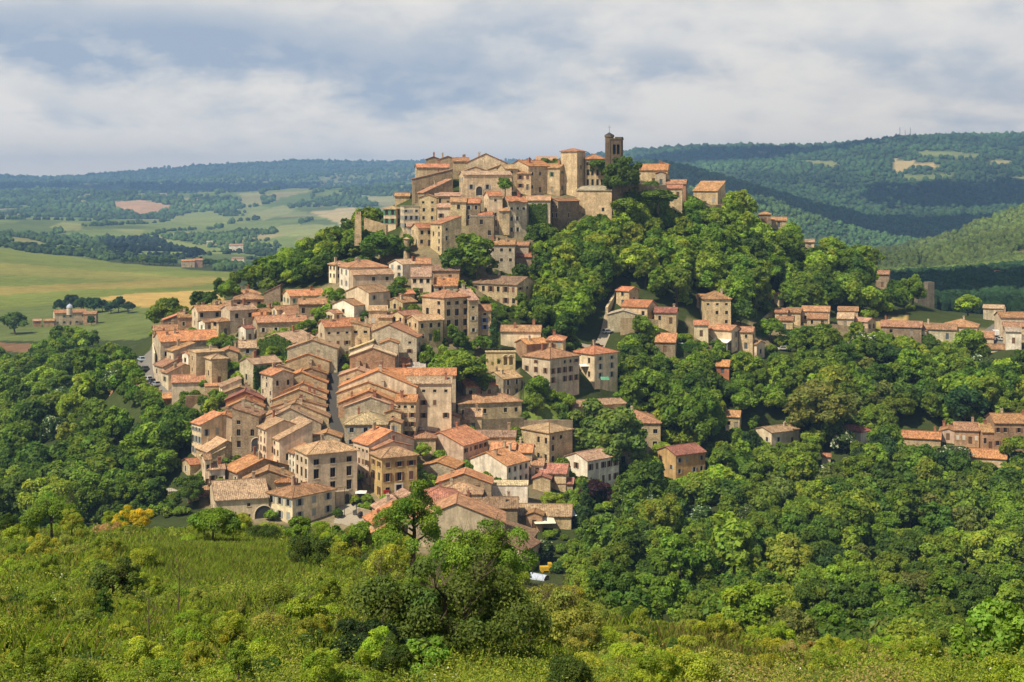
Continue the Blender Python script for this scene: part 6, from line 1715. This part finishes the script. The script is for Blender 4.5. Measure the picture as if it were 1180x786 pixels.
def bell_tower():
    d = 545; s = F / d
    c = at(711, 214, d)
    root = empty('bell_tower', c, math.radians(-14)); tag(root, 'dark stone bell tower with round stair turret rising above the hilltop', 'tower')
    w, dp = 10.5 / s + .5, 4.2
    top = (214 - 161) / s
    mb = MB()
    X, Y = w / 2, dp / 2
    holes = [(-X * .62, -X * .08, top - 5.6, top - 1.9), (X * .14, X * .68, top - 5.6, top - 1.9)]
    for yy, sg in ((-Y, -1), (Y, 1)):
        facade(mb, (0, yy, 0), (1, 0, 0), (0, sg, 0), -X, X, -5, top, holes, depth=dp / 2)
    # the belfry openings run right through: side walls only, no back
    facade(mb, (-X, 0, 0), (0, 1, 0), (-1, 0, 0), -Y, Y, -5, top, [])
    facade(mb, (X, 0, 0), (0, 1, 0), (1, 0, 0), -Y, Y, -5, top, [])
    mb.box(-X - .25, X + .25, -Y - .25, Y + .25, top, top + .5)
    mb.box(-X * .2, X + .1, -Y, Y, top + .5, top + 1.0)
    link('belfry_wall', mb.data('belfry_wall', MAT['stone']), root, color=(.115, .09, .065))
    t = MB()
    r = 1.65; th = (214 - 158) / s
    P = [(math.cos(a) * r, math.sin(a) * r) for a in [k * math.pi / 4 + .39 for k in range(8)]]
    for k in range(8):
        a, b = P[k], P[(k + 1) % 8]
        t.poly([(a[0], a[1], -5), (b[0], b[1], -5), (b[0], b[1], th), (a[0], a[1], th)])
    P2 = [(x * 1.16, y * 1.16) for x, y in P]
    t.prism([(x, y, th + .8) for x, y in P2], .8)
    tw = link('stair_turret', t.data('stair_turret', MAT['stone']), root, (-X - .9, -.4, 0), color=(.13, .10, .07))
    cap = MB()
    for k in range(8):
        a, b = P2[k], P2[(k + 1) % 8]
        cap.poly([(a[0] * .95, a[1] * .95, th + .82), (b[0] * .95, b[1] * .95, th + .82), (0, 0, th + 1.9)])
    cap.tube((0, 0, th + 1.7), (0, 0, th + 4.6), .07, .04, 5); cap.tube((-.55, 0, th + 3.8), (.55, 0, th + 3.8), .05, .05, 4)
    link('turret_cap', cap.data('turret_cap', MAT['iron_and_shade']), tw)
    b = MB()
    for k in range(6):
        z0, z1 = k / 6, (k + 1) / 6
        b.tube((0, 0, -z0 * .9), (0, 0, -z1 * .9), .22 + .28 * z0 ** 2, .22 + .28 * z1 ** 2, 10, cap=(k in (0, 5)))
    link('bell', b.data('bell', MAT['iron_and_shade']), root, (-X * .35, 0, top - 2.6))
bell_tower()

def wall_run(pts, h, t, color, label, name='stone_wall', mat='stone', cat='wall', top=0.0, ground=False):
    """a free standing or retaining wall along (column, row, distance) points"""
    P = [at(*q) if len(q) > 2 else at(q[0], q[1], D(*q)) for q in pts]
    if ground:
        P = [Vector((q.x, q.y, ground_z(q.x, q.y))) for q in P]
    mb = MB()
    for a, b in zip(P[:-1], P[1:]):
        t2 = (b - a); t2.z = 0; t2.normalize(); n = Vector((t2.y, -t2.x, 0)) * t / 2
        A = [a - n, a + n, b + n, b - n]
        lo = [Vector((q.x, q.y, q.z - 5)) for q in A]; hi = [Vector((q.x, q.y, q.z + h)) for q in A]
        for i in range(4):
            j = (i + 1) % 4
            mb.poly([lo[j], lo[i], hi[i], hi[j]])
        mb.poly(hi[::-1]) if (hi[1] - hi[0]).cross(hi[2] - hi[0]).z < 0 else mb.poly(hi)
        mb.prism([Vector((q.x, q.y, q.z + h + .16)) + (q - (a + b) / 2) * .01 for q in (A if (hi[1] - hi[0]).cross(hi[2] - hi[0]).z > 0 else A[::-1])], .15, 0)
    o = link(name, mb.data(name, MAT[mat]), None, color=color)
    return tag(o, label, cat)
wall_run([(706,228,532),(735,227,530),(768,228,534)], 4.6, 1.0, (.20,.16,.115), 'long dark terrace wall under the hilltop tree', 'terrace_wall')
wall_run([(214,470,412),(238,469,414),(262,470,412)], 3.4, .8, (.30,.20,.13), 'brown retaining wall below the golden square house', 'retaining_wall')
wall_run([(556,494,410),(580,493,411),(604,492,412)], 2.6, .6, (.20,.17,.12), 'dark garden wall below the long low stone house', 'garden_wall')
wall_run([(604,492,412),(632,492,410),(660,492,410)], 1.8, .6, (.24,.20,.15), 'grey garden wall along the green lawn', 'garden_wall')
wall_run([(153,398,462),(150,410,455),(158,425,446),(172,440,436),(186,450,428)], 0.5, .4, (.30,.22,.16), 'low brick parapet along the curved road', 'parapet_wall', ground=True)
wall_run([(178,412,443),(176,402,450),(180,396,456)], 1.2, .4, (.66,.60,.48), 'curved white garden wall at the road bend', 'garden_wall', 'wall')
wall_run([(699,362,482),(706,350,490),(712,340,498)], 2.2, .8, (.55,.46,.31), 'pale stepped wall climbing to the small tower', 'lane_wall')
wall_run([(715,372,474),(740,373,474),(775,376,478)], 1.6, .6, (.42,.33,.22), 'rubble wall below the golden house with falling red roof', 'garden_wall')
wall_run([(926,378,518),(960,379,520),(1000,384,524)], 1.6, .6, (.45,.35,.24), 'long stone wall in front of the hamlet houses', 'garden_wall')
wall_run([(876,372,512),(888,362,518),(898,357,522)], .8, .5, (.40,.38,.24), 'sloping mossy wall left of the hamlet houses', 'garden_wall')
wall_run([(840,239,568),(824,241,564),(798,240,560)], 1.5, .7, (.48,.38,.26), 'pale terrace wall below the lone eastern house', 'terrace_wall')
wall_run([(412,590,352),(428,594,350)], 1.0, .4, (.40,.33,.25), 'low wall at the right side of the pale square', 'parapet_wall')
wall_run([(420,258,508),(432,262,506),(446,266,502)], 2.0, .7, (.40,.31,.20), 'broken rampart wall right of the stone pillar', 'rampart_wall')

def pillar():
    d = 500; s = F / d; q = at(412.5, 270, d)
    mb = MB()
    g = random.Random(5)
    w = 7.4 / s
    zs = [-4, 2, 5, (270 - 247) / s]
    ring = [[(-w/2 * k, -1.2 * k), (w/2 * k, -1.2 * k), (w/2 * k, 1.2 * k), (-w/2 * k, 1.2 * k)] for k in (1.1, 1.03, .98, .93)]
    for i in range(3):
        for k in range(4):
            a, b = ring[i][k], ring[i][(k + 1) % 4]; c, e = ring[i + 1][(k + 1) % 4], ring[i + 1][k]
            mb.poly([(*a, zs[i]), (*b, zs[i]), (*c, zs[i + 1]), (*e, zs[i + 1])])
    mb.poly([(*p, zs[3]) for p in ring[3]])
    for x in (-w * .3, w * .1, w * .36): mb.box(x - w * .12, x + w * .1, -1.0, 1.0, zs[3], zs[3] + g.uniform(.3, 1.1))
    tag(link('ruined_tower', mb.data('ruined_tower', MAT['stone']), None, q, .1, (.50, .39, .25)), 'tall pale stone pillar of a ruined gate left of the hilltop', 'ruin')
pillar()
def ruin(px, py, d, w, h, label, color, steps):
    q = at(px, py, d); mb = MB()
    for x0, x1, hh in steps:
        mb.box(x0 * w, x1 * w, -1.5, 1.5, -4, h * hh)
    tag(link('ruined_tower', mb.data('ruined_tower', MAT['stone']), None, q, .3, color), label, 'ruin')
ruin(1069, 346, 590, 4.4, 7.6, 'grey ruined tower before the dark wood', (.20, .18, .15), [(-.5, -.2, .62), (-.198, .5, 1.0), (-1.3, -.502, .5)])
ruin(1030, 338, 596, 5.6, 4.6, 'broken stone wall stump left of the ruined tower', (.38, .30, .2), [(-.5, -.1, .7), (-.098, .3, 1.0), (.302, .55, .6)])
def turret():
    q = at(480.5 - 12, 292, 492); mb = MB()
    for k in range(10):
        a, b = k * .6283, (k + 1) * .6283
        mb.poly([(math.cos(a) * 1.1, math.sin(a) * 1.1, -3), (math.cos(b) * 1.1, math.sin(b) * 1.1, -3), (math.cos(b) * 1.0, math.sin(b) * 1.0, 5), (math.cos(a) * 1.0, math.sin(a) * 1.0, 5)])
        mb.poly([(math.cos(a) * 1.35, math.sin(a) * 1.35, 5), (math.cos(b) * 1.35, math.sin(b) * 1.35, 5), (0, 0, 5.7)])
        mb.poly([(math.cos(b) * 1.35, math.sin(b) * 1.35, 5), (math.cos(a) * 1.35, math.sin(a) * 1.35, 5), (0, 0, 4.98)])
    tag(link('watch_turret', mb.data('watch_turret', MAT['stone']), None, q, 0, (.42, .34, .23)), 'small round stone turret with flat cap under the white balcony house', 'turret')
turret()
def farm_turret():
    q = at(79.5, 361, 903.5); root = empty('roof_turret', (q.x, q.y + 1.2, q.z - 1.0)); tag(root, 'round turret with pale blue dome on the lonely farmhouse roof', 'turret')
    mb = MB()
    for k in range(12):
        a, b = k * .5236, (k + 1) * .5236
        mb.poly([(math.cos(a) * 1.9, math.sin(a) * 1.9, 0), (math.cos(b) * 1.9, math.sin(b) * 1.9, 0), (math.cos(b) * 1.8, math.sin(b) * 1.8, 4.6), (math.cos(a) * 1.8, math.sin(a) * 1.8, 4.6)])
    link('drum', mb.data('drum', MAT['wall']), root, color=(.62, .52, .40))
    mb = MB()
    for k in range(12):
        a, b = k * .5236, (k + 1) * .5236
        for (r0, z0, r1, z1) in ((2.1, 4.5, 1.7, 5.7), (1.7, 5.7, .8, 6.5), (.8, 6.5, .12, 6.9)):
            mb.poly([(math.cos(a) * r0, math.sin(a) * r0, z0), (math.cos(b) * r0, math.sin(b) * r0, z0), (math.cos(b) * r1, math.sin(b) * r1, z1), (math.cos(a) * r1, math.sin(a) * r1, z1)])
    mb.tube((0, 0, 6.8), (0, 0, 7.7), .1, .05, 5)
    link('dome', mb.data('dome', MAT['paint']), root, color=(.45, .50, .60))
farm_turret()

# arcaded terrace under the pair of orange roofed houses
def arcade():
    d = D(578, 421); s = F / d; q = at(560, 421, d)
    root = empty('arcade', q, math.radians(4)); tag(root, 'cream garden arcade with round arches left of the brick walled house', 'arcade')
    L, h = 34 / s, 15 / s
    mb = MB(); facade(mb, (0, 0, 0), (1, 0, 0), (0, -1, 0), 0, L, -4, h, [(L * .60, L * .73, 0, h * .62), (L * .79, L * .92, 0, h * .62), (L * .38, L * .48, h * .1, h * .5)], depth=1.6)
    mb.box(-.2, L + .2, -.25, 2.4, h, h + .25)
    facade(mb, (0, 2.2, 0), (1, 0, 0), (0, 1, 0), 0, L, -4, h, [])
    link('arcade_wall', mb.data('arcade_wall', MAT['wall']), root, color=(.60, .48, .27))
    for x in (.665, .855):
        a = MB()
        for k in range(8):
            t0, t1 = math.pi * k / 8, math.pi * (k + 1) / 8
            r = L * .078
            a.tube((math.cos(t0) * r, -.06, math.sin(t0) * r), (math.cos(t1) * r, -.06, math.sin(t1) * r), .2, .2, 4)
        link('arch', a.data('arch', MAT['trim']), root, (L * x, 0, h * .62))
    p = MB()
    for k in range(9): p.tube((L * (k + .5) / 9, .3, h + .25), (L * (k + .5) / 9, .3, h + 1.1), .05, .05, 4)
    p.tube((0, .3, h + 1.1), (L, .3, h + 1.1), .05, .05, 4)
    link('railing', p.data('railing', MAT['iron_and_shade']), root)
arcade()

# cars
def car_meshes(van=False):
    L, W, H0, H1 = (4.9, 1.95, .95, 2.2) if van else (4.1, 1.72, .80, 1.45)
    prof = [(-L/2, .32), (L/2, .32), (L/2, .62), (L/2 - .12, H0 - .08), (L * .22, H0), (L * .08, H1 - .04), (-L * .30, H1), (-L/2 + .18, H0 + .02), (-L/2, .75)]
    if van: prof = [(-L/2, .35), (L/2, .35), (L/2, .75), (L/2 - .25, H0 + .05), (L * .30, H0 + .25), (L * .19, H1 - .06), (-L/2 + .12, H1), (-L/2, H1 - .12)]
    b = MB(); n = len(prof)
    def taper(z): return W / 2 * (1 - .16 * max(0, (z - H0) / (H1 - H0)))
    for sgn in (-1, 1):
        P = [(x, sgn * taper(z), z) for x, z in prof]
        b.poly(P[::-1] if sgn > 0 else P)
    for i in range(n):
        (x0, z0), (x1, z1) = prof[i], prof[(i + 1) % n]
        b.poly([(x0, taper(z0), z0), (x0, -taper(z0), z0), (x1, -taper(z1), z1), (x1, taper(z1), z1)][::-1])
    g = MB()
    for sgn in (-1, 1):
        y = lambda z: sgn * (taper(z) + .012)
        if van: side = [(L * .26, H0 + .28), (L * .18, H1 - .25), (L * .02, H1 - .25), (L * .02, H0 + .28)]
        else: side = [(L * .17, H0 + .05), (L * .06, H1 - .12), (-L * .27, H1 - .10), (-L * .38, H0 + .08)]
        P = [(x, y(z), z) for x, z in side]
        g.poly(P if sgn < 0 else P[::-1])
    a, c = ((L * .30, H0 + .25), (L * .19, H1 - .06)) if van else ((L * .22, H0), (L * .08, H1 - .04))
    def lerp(t): return a[0] + (c[0] - a[0]) * t + .012, a[1] + (c[1] - a[1]) * t + .012
    (x0, z0), (x1, z1) = lerp(.1), lerp(.9)
    g.poly([(x0, -taper(z0) + .1, z0), (x0, taper(z0) - .1, z0), (x1, taper(z1) - .1, z1), (x1, -taper(z1) + .1, z1)])
    if not van:
        g.poly([(-L * .315, taper(H1) - .1, H1 - .02), (-L * .315, -taper(H1) + .1, H1 - .02), (-L/2 + .2, -taper(H0) + .1, H0 + .1), (-L/2 + .2, taper(H0) - .1, H0 + .1)][::-1])
    w = MB()
    w.tube((0, -.1, 0), (0, .1, 0), .31, .31, 12); 
    return b.data('body', MAT['paint']), g.data('car_glass', MAT['glass']), w.data('wheel', MAT['rubber']), L, W
CARS = {}
def car(px, py, ang, color, label, d=None, van=False, group=None):
    if van not in CARS: CARS[van] = car_meshes(van)
    b, g, w, L, W = CARS[van]
    d = d or D(px, py)
    x = (px - CX) / F * d
    root = empty('white_van' if van else 'parked_car', (x, d, ground_z(x, d) + .13), math.radians(ang))
    tag(root, label, 'van' if van else 'car', group)
    link('body', b, root, color=color); link('windows', g, root)
    for sx in (-1, 1):
        for sy in (-1, 1): link('wheel', w, root, (sx * L * .31, sy * (W / 2 - .1), .31))
G_ = 'cars parked along the curved road'
car(161, 400, 60, (.30,.25,.20), 'grey brown car parked alone at the top of the curved road', group=G_)
car(159, 411, 118, (.03,.035,.05), 'dark blue car, first in the row by the road parapet', group=G_)
car(163, 416, 118, (.45,.52,.62), 'pale silver car, second in the row by the road parapet', group=G_)
car(167, 421.5, 120, (.05,.05,.06), 'black car, third in the row by the road parapet', group=G_)
car(171, 427, 122, (.50,.52,.55), 'white silver car, fourth in the row by the road parapet', group=G_)
car(175, 433, 122, (.04,.05,.08), 'dark car, fifth in the row by the road parapet', group=G_)
car(180, 439, 120, (.35,.36,.38), 'grey car, last of the row beside the porch house', group=G_)
car(487, 500, 75, (.62,.66,.70), 'white car parked in the side lane under the tall beige house')
car(301, 527, 70, (.55,.56,.58), 'pale car in the left lane by the tall dark stone house')
car(1147, 386, 95, (.75,.75,.75), 'white delivery van on the lane at the right edge', van=True)
car(1153, 394, 100, (.55,.55,.52), 'small pale car parked below the white delivery van')
car(688, 396, 35, (.18,.04,.04), 'dark red car on the pale lane by the cream two storey house')
car(700, 384, 35, (.5,.52,.55), 'silver car higher up the pale lane')
car(903, 401, 10, (.62,.60,.56), 'white car parked left of the hamlet hedge', d=494)
car(786, 407, 5, (.7,.7,.7), 'white car beside the clipped hedge', d=470)
car(421, 595, 20, (.05,.05,.06), 'black car parked at the edge of the pale square')

def awning(px, py, d, w, dp, h, color, label, tilt=.12):
    d = d or D(px, py + h * 4.4)
    q = at(px, py, d); gz = ground_z(q.x, q.y)
    root = empty('awning', (q.x, q.y, gz), R.uniform(-.2, .2)); tag(root, label, 'awning')
    top = max(q.z - gz, h)
    mb = MB(); n = 6
    f = lambda u, v: (u * w / 2, v * dp / 2, top + .35 * (1 - abs(u) ** 1.5) * (1 - abs(v) ** 1.5) + tilt * v * dp / 2)
    for i in range(n):
        for j in range(n):
            u0, u1, v0, v1 = -1 + 2 * i / n, -1 + 2 * (i + 1) / n, -1 + 2 * j / n, -1 + 2 * (j + 1) / n
            mb.poly([f(u0, v0), f(u1, v0), f(u1, v1), f(u0, v1)])
    link('canopy', mb.data('canopy', MAT['cloth']), root, color=color)
    for sx in (-1, 1):
        for sy in (-1, 1):
            p = MB(); z = f(sx * .95, sy * .95)[2]
            p.tube((sx * w * .47, sy * dp * .47, -.3), (sx * w * .47, sy * dp * .47, z), .04, .04, 6)
            link('pole', p.data('pole', MAT['iron_and_shade']), root)
awning(627, 614, None, 5.4, 5.0, 2.6, (.72,.66,.50), 'cream garden awning left of the white one near the rounded stone wall')
awning(649, 608, None, 6.2, 5.6, 2.8, (.85,.85,.85), 'large white garden awning near the rounded stone wall')
awning(675, 421, 444, 3.6, 2.6, 2.6, (.80,.80,.80), 'white awning at the side of the cream two storey house')
awning(697, 436, 436, 2.6, 1.6, 2.0, (.10,.30,.17), 'green awning on the front of the cream two storey house', .5)
awning(416, 567, None, 2.8, 2.4, 2.2, (.74,.70,.62), 'pale cafe awning in the street between hotel and ochre shop')

def conservatory():
    h = find('glass conservatory'); root = empty('conservatory', h.location, h.rotation_euler.z); tag(root, 'glass conservatory with pale roof leaning on the cream hamlet house', 'conservatory')
    X, Y = h['w'] / 2, h['dp'] / 2
    mb = MB(); x0, x1, y0, z1 = -X * .25, X * .96, -Y - 3.0, 2.9
    for i in range(6):
        x = x0 + (x1 - x0) * i / 5; mb.box(x - .05, x + .05, y0 - .05, y0 + .05, -2, z1)
    mb.box(x0, x1, y0 - .05, y0 + .05, z1, z1 + .1); mb.box(x0, x1, y0 - .05, y0 + .05, .7, .8)
    link('glazing_bars', mb.data('glazing_bars', MAT['white']), root)
    g = MB(); g.poly([(x0, y0, -2), (x1, y0, -2), (x1, y0, z1), (x0, y0, z1)]); g.poly([(x0, -Y, -2), (x0, y0, -2), (x0, y0, z1), (x0, -Y, z1)]); g.poly([(x1, y0, -2), (x1, -Y, -2), (x1, -Y, z1), (x1, y0, z1)])
    link('glazing', g.data('glazing', MAT['glass']), root)
    r = MB(); r.prism([(x0 - .2, y0 - .3, z1 + .22), (x1 + .2, y0 - .3, z1 + .22), (x1 + .2, -Y - .02, z1 + 1.1), (x0 - .2, -Y - .02, z1 + 1.1)], .1)
    link('conservatory_roof', r.data('conservatory_roof', MAT['white']), root)
conservatory()

# hotel balcony, shop sign
def balcony():
    X, Y = hotel['w'] / 2, hotel['dp'] / 2
    z = hotel['h'] * .25 + .6
    m = MB(); m.box(-X * .62, X * .62, -Y - 1.1, -Y - .02, z - .18, z)
    o = link('balcony', m.data('balcony', MAT['trim']), hotel)
    m = MB()
    for i in range(25): 
        x = -X * .6 + X * 1.2 * i / 24; m.box(x - .02, x + .02, -Y - 1.06, -Y - 1.02, z, z + .95)
    m.box(-X * .62, X * .62, -Y - 1.08, -Y - 1.0, z + .95, z + 1.02)
    link('railing', m.data('railing', MAT['iron_and_shade']), o)
    X, Y = ochre['w'] / 2, ochre['dp'] / 2
    m = MB(); m.box(-X * .92, -X * .56, -Y - .12, -Y - .01, .9, 2.6)
    link('sign_board', m.data('sign_board', MAT['wood']), ochre, color=(.50, .05, .03))
    m = MB(); m.box(-X * .28, -X * .2, -Y - .1, -Y - .005, 0, 3.6); m.box(X * .12, X * .2, -Y - .1, -Y - .005, 0, 3.6); m.box(-X * .28, X * .2, -Y - .1, -Y - .005, 3.6, 3.9)
    link('door_surround', m.data('door_surround', MAT['white']), ochre)
    m = MB(); m.box(-X * .199, X * .119, -Y - .06, -Y - .006, 0, 3.599)
    link('shop_door', m.data('shop_door', MAT['glass']), ochre)
balcony()

# poles, masts and yard things
def pole(px, py, d, h, label, arms=True, name='utility_pole', cat='pole', r=.12):
    x = (px - CX) / F * d; mb = MB(); mb.tube((0, 0, -1), (0, 0, h), r, r * .7, 7)
    if arms: mb.box(-.7, .7, -.05, .05, h - .6, h - .48)
    tag(link(name, mb.data(name, MAT['bark']), None, (x, d, ground_z(x, d)), .3), label, cat)
pole(1054.5, 508, 470, 9, 'wooden utility pole left of the brick farmhouse')
pole(397, 600, 352, 7, 'thin lamp pole on the pale square before the hotel', False, 'lamp_pole', r=.09)
pole(603, 455, 424, 7, 'utility pole left of the white wall of the square manor')
for px, h, lb in ((1037, 44, 'tallest radio mast on the far ridge'), (1043, 32, 'middle slender radio mast on the far ridge'), (1049, 40, 'rightmost radio mast of three on the far ridge')):
    pole(px, 160, 5200, h, lb, False, 'radio_mast', 'mast', 1.2)
def yard():
    d = D(629, 664); q = at(629, 663, d); mb = MB()
    mb.box(-1.4, 1.4, -.8, .8, .35, 1.25); mb.box(.5, 1.35, -.75, .75, 1.25, 2.0)
    for sx in (-.9, .9): mb.tube((sx, -.82, .35), (sx, .82, .35), .35, .35, 10)
    tag(link('yellow_loader', mb.data('yellow_loader', MAT['paint']), None, (q.x, q.y, ground_z(q.x, q.y)), .1, (.62, .40, .04)), 'yellow vehicle in the yard beside the lowest pink walled house', 'vehicle')
    q = at(620, 674, d - 8); mb = MB()
    for i in range(8):
        a, b = math.pi * i / 8, math.pi * (i + 1) / 8
        mb.poly([(-2.2, -1.4 * math.cos(a), 1.3 * math.sin(a)), (2.2, -1.4 * math.cos(a), 1.3 * math.sin(a) * .9), (2.2, -1.4 * math.cos(b), 1.3 * math.sin(b) * .9), (-2.2, -1.4 * math.cos(b), 1.3 * math.sin(b))])
    tag(link('covered_woodpile', mb.data('covered_woodpile', MAT['cloth']), None, (q.x, q.y, ground_z(q.x, q.y)), -.5, (.45, .50, .60)), 'pale blue tarpaulin over a heap below the lowest pink walled house', 'tarpaulin')
yard()
def hedge(px0, px1, py, h, label):
    d = D((px0 + px1) / 2, py); a, b = at(px0, py, d), at(px1, py, d); w = (b - a).length
    g = np.random.default_rng(int(px0)); n = int(w * 220)
    f = g.integers(0, 2, n)
    p = np.stack([g.uniform(-w/2, w/2, n), np.where(f == 0, -.6, g.uniform(-.6, .6, n)), np.where(f == 0, g.uniform(0, h, n), h)], 1) + g.normal(0, .09, (n, 3))
    nn = np.where((f == 0)[:, None], np.array([0, -1, .3]), np.array([0, 0, 1.0])) + g.normal(0, .4, (n, 3)); nn /= np.linalg.norm(nn, axis=1, keepdims=True)
    t = np.cross(nn, g.normal(size=(n, 3))); t /= np.linalg.norm(t, axis=1, keepdims=True); bb = np.cross(nn, t); L = .2
    V = np.stack([p - t * L, p + bb * L * .7, p + t * L, p - bb * L * .7], 1).reshape(-1, 3)
    c = (a + b) / 2
    tag(link('clipped_hedge', np_mesh('clipped_hedge', V, np.arange(4 * n).reshape(-1, 4), MAT['leaf'], np.repeat(np.stack([g.uniform(.7, 1.3, n)] * 3, 1), 4, 0)), None, (c.x, c.y, ground_z(c.x, c.y)), 0, (.085, .17, .028)), label, 'hedge')
hedge(778, 807, 404, 2.4, 'clipped green hedge left of the conservatory')
hedge(868, 885, 388, 1.8, 'clipped green hedge right of the conservatory house')
hedge(902, 918, 388, 1.8, 'bright clipped hedge in front of the small tiled hut')

# ------------------------------------------------------------------ clouds overhead, above the frame: their shadows lie on the far hills as in the photograph
def cloud(px, py, d, w, l, label, n=200, alt=950):
    t = at(px, py, d); k = (alt - t.z) / SUN_DIR.z
    c = t + SUN_DIR * k
    g = np.random.default_rng(int(px)); v, f = ico(2)
    VV, FF = [], []
    for i in range(n):
        a, r = g.uniform(0, 6.28), g.uniform(0, 1) ** .5 * g.uniform(.8, 1.35)
        q = np.array([math.cos(a) * r * w / 2, math.sin(a) * r * l / 2, 0])
        s = min(w, l) * g.uniform(.08, .16) * max(.2, 1.2 - .85 * r)
        VV.append(v * s * np.array([1.3, 1.3, .7]) * (1 + g.uniform(-.1, .1, (len(v), 1))) + q); FF.append(f + i * len(v))
    o = link('cloud', np_mesh('cloud', np.concatenate(VV), np.concatenate(FF), MAT['cloud'], smooth=True), None, c)
    tag(o, label, kind='structure')
MAT['cloud'] = plain('cloud_vapour', (.8, .8, .82), 1.0)
cloud(1030, 268, 3050, 1050, 700, 'grey cloud drifting over the right hills')
cloud(1180, 215, 3900, 900, 600, 'grey cloud drifting over the far right ridge')
cloud(880, 180, 5400, 1100, 700, 'grey cloud over the far ridge behind the hilltop')
cloud(1130, 330, 940, 300, 200, 'small grey cloud over the dark wood', alt=700)
cloud(100, 222, 7600, 2600, 1500, 'long grey cloud over the distant left hills', alt=1600)

# ------------------------------------------------------------------ air
def haze():
    mb = MB(); mb.box(-9000, 9000, -60, 12400, -420, 262)
    m = bpy.data.materials.new('haze_air'); m.use_nodes = True; nt = m.node_tree; nt.nodes.clear()
    out = nd(nt, 'ShaderNodeOutputMaterial'); v = nd(nt, 'ShaderNodeVolumePrincipled')
    v.inputs['Color'].default_value = (.33, .58, 1.0, 1); v.inputs['Density'].default_value = 1.05e-4; v.inputs['Anisotropy'].default_value = .1
    nt.links.new(v.outputs[0], out.inputs['Volume'])
    tag(link('haze', mb.data('haze', m)), 'thin blue air over the valley', kind='stuff')
haze()
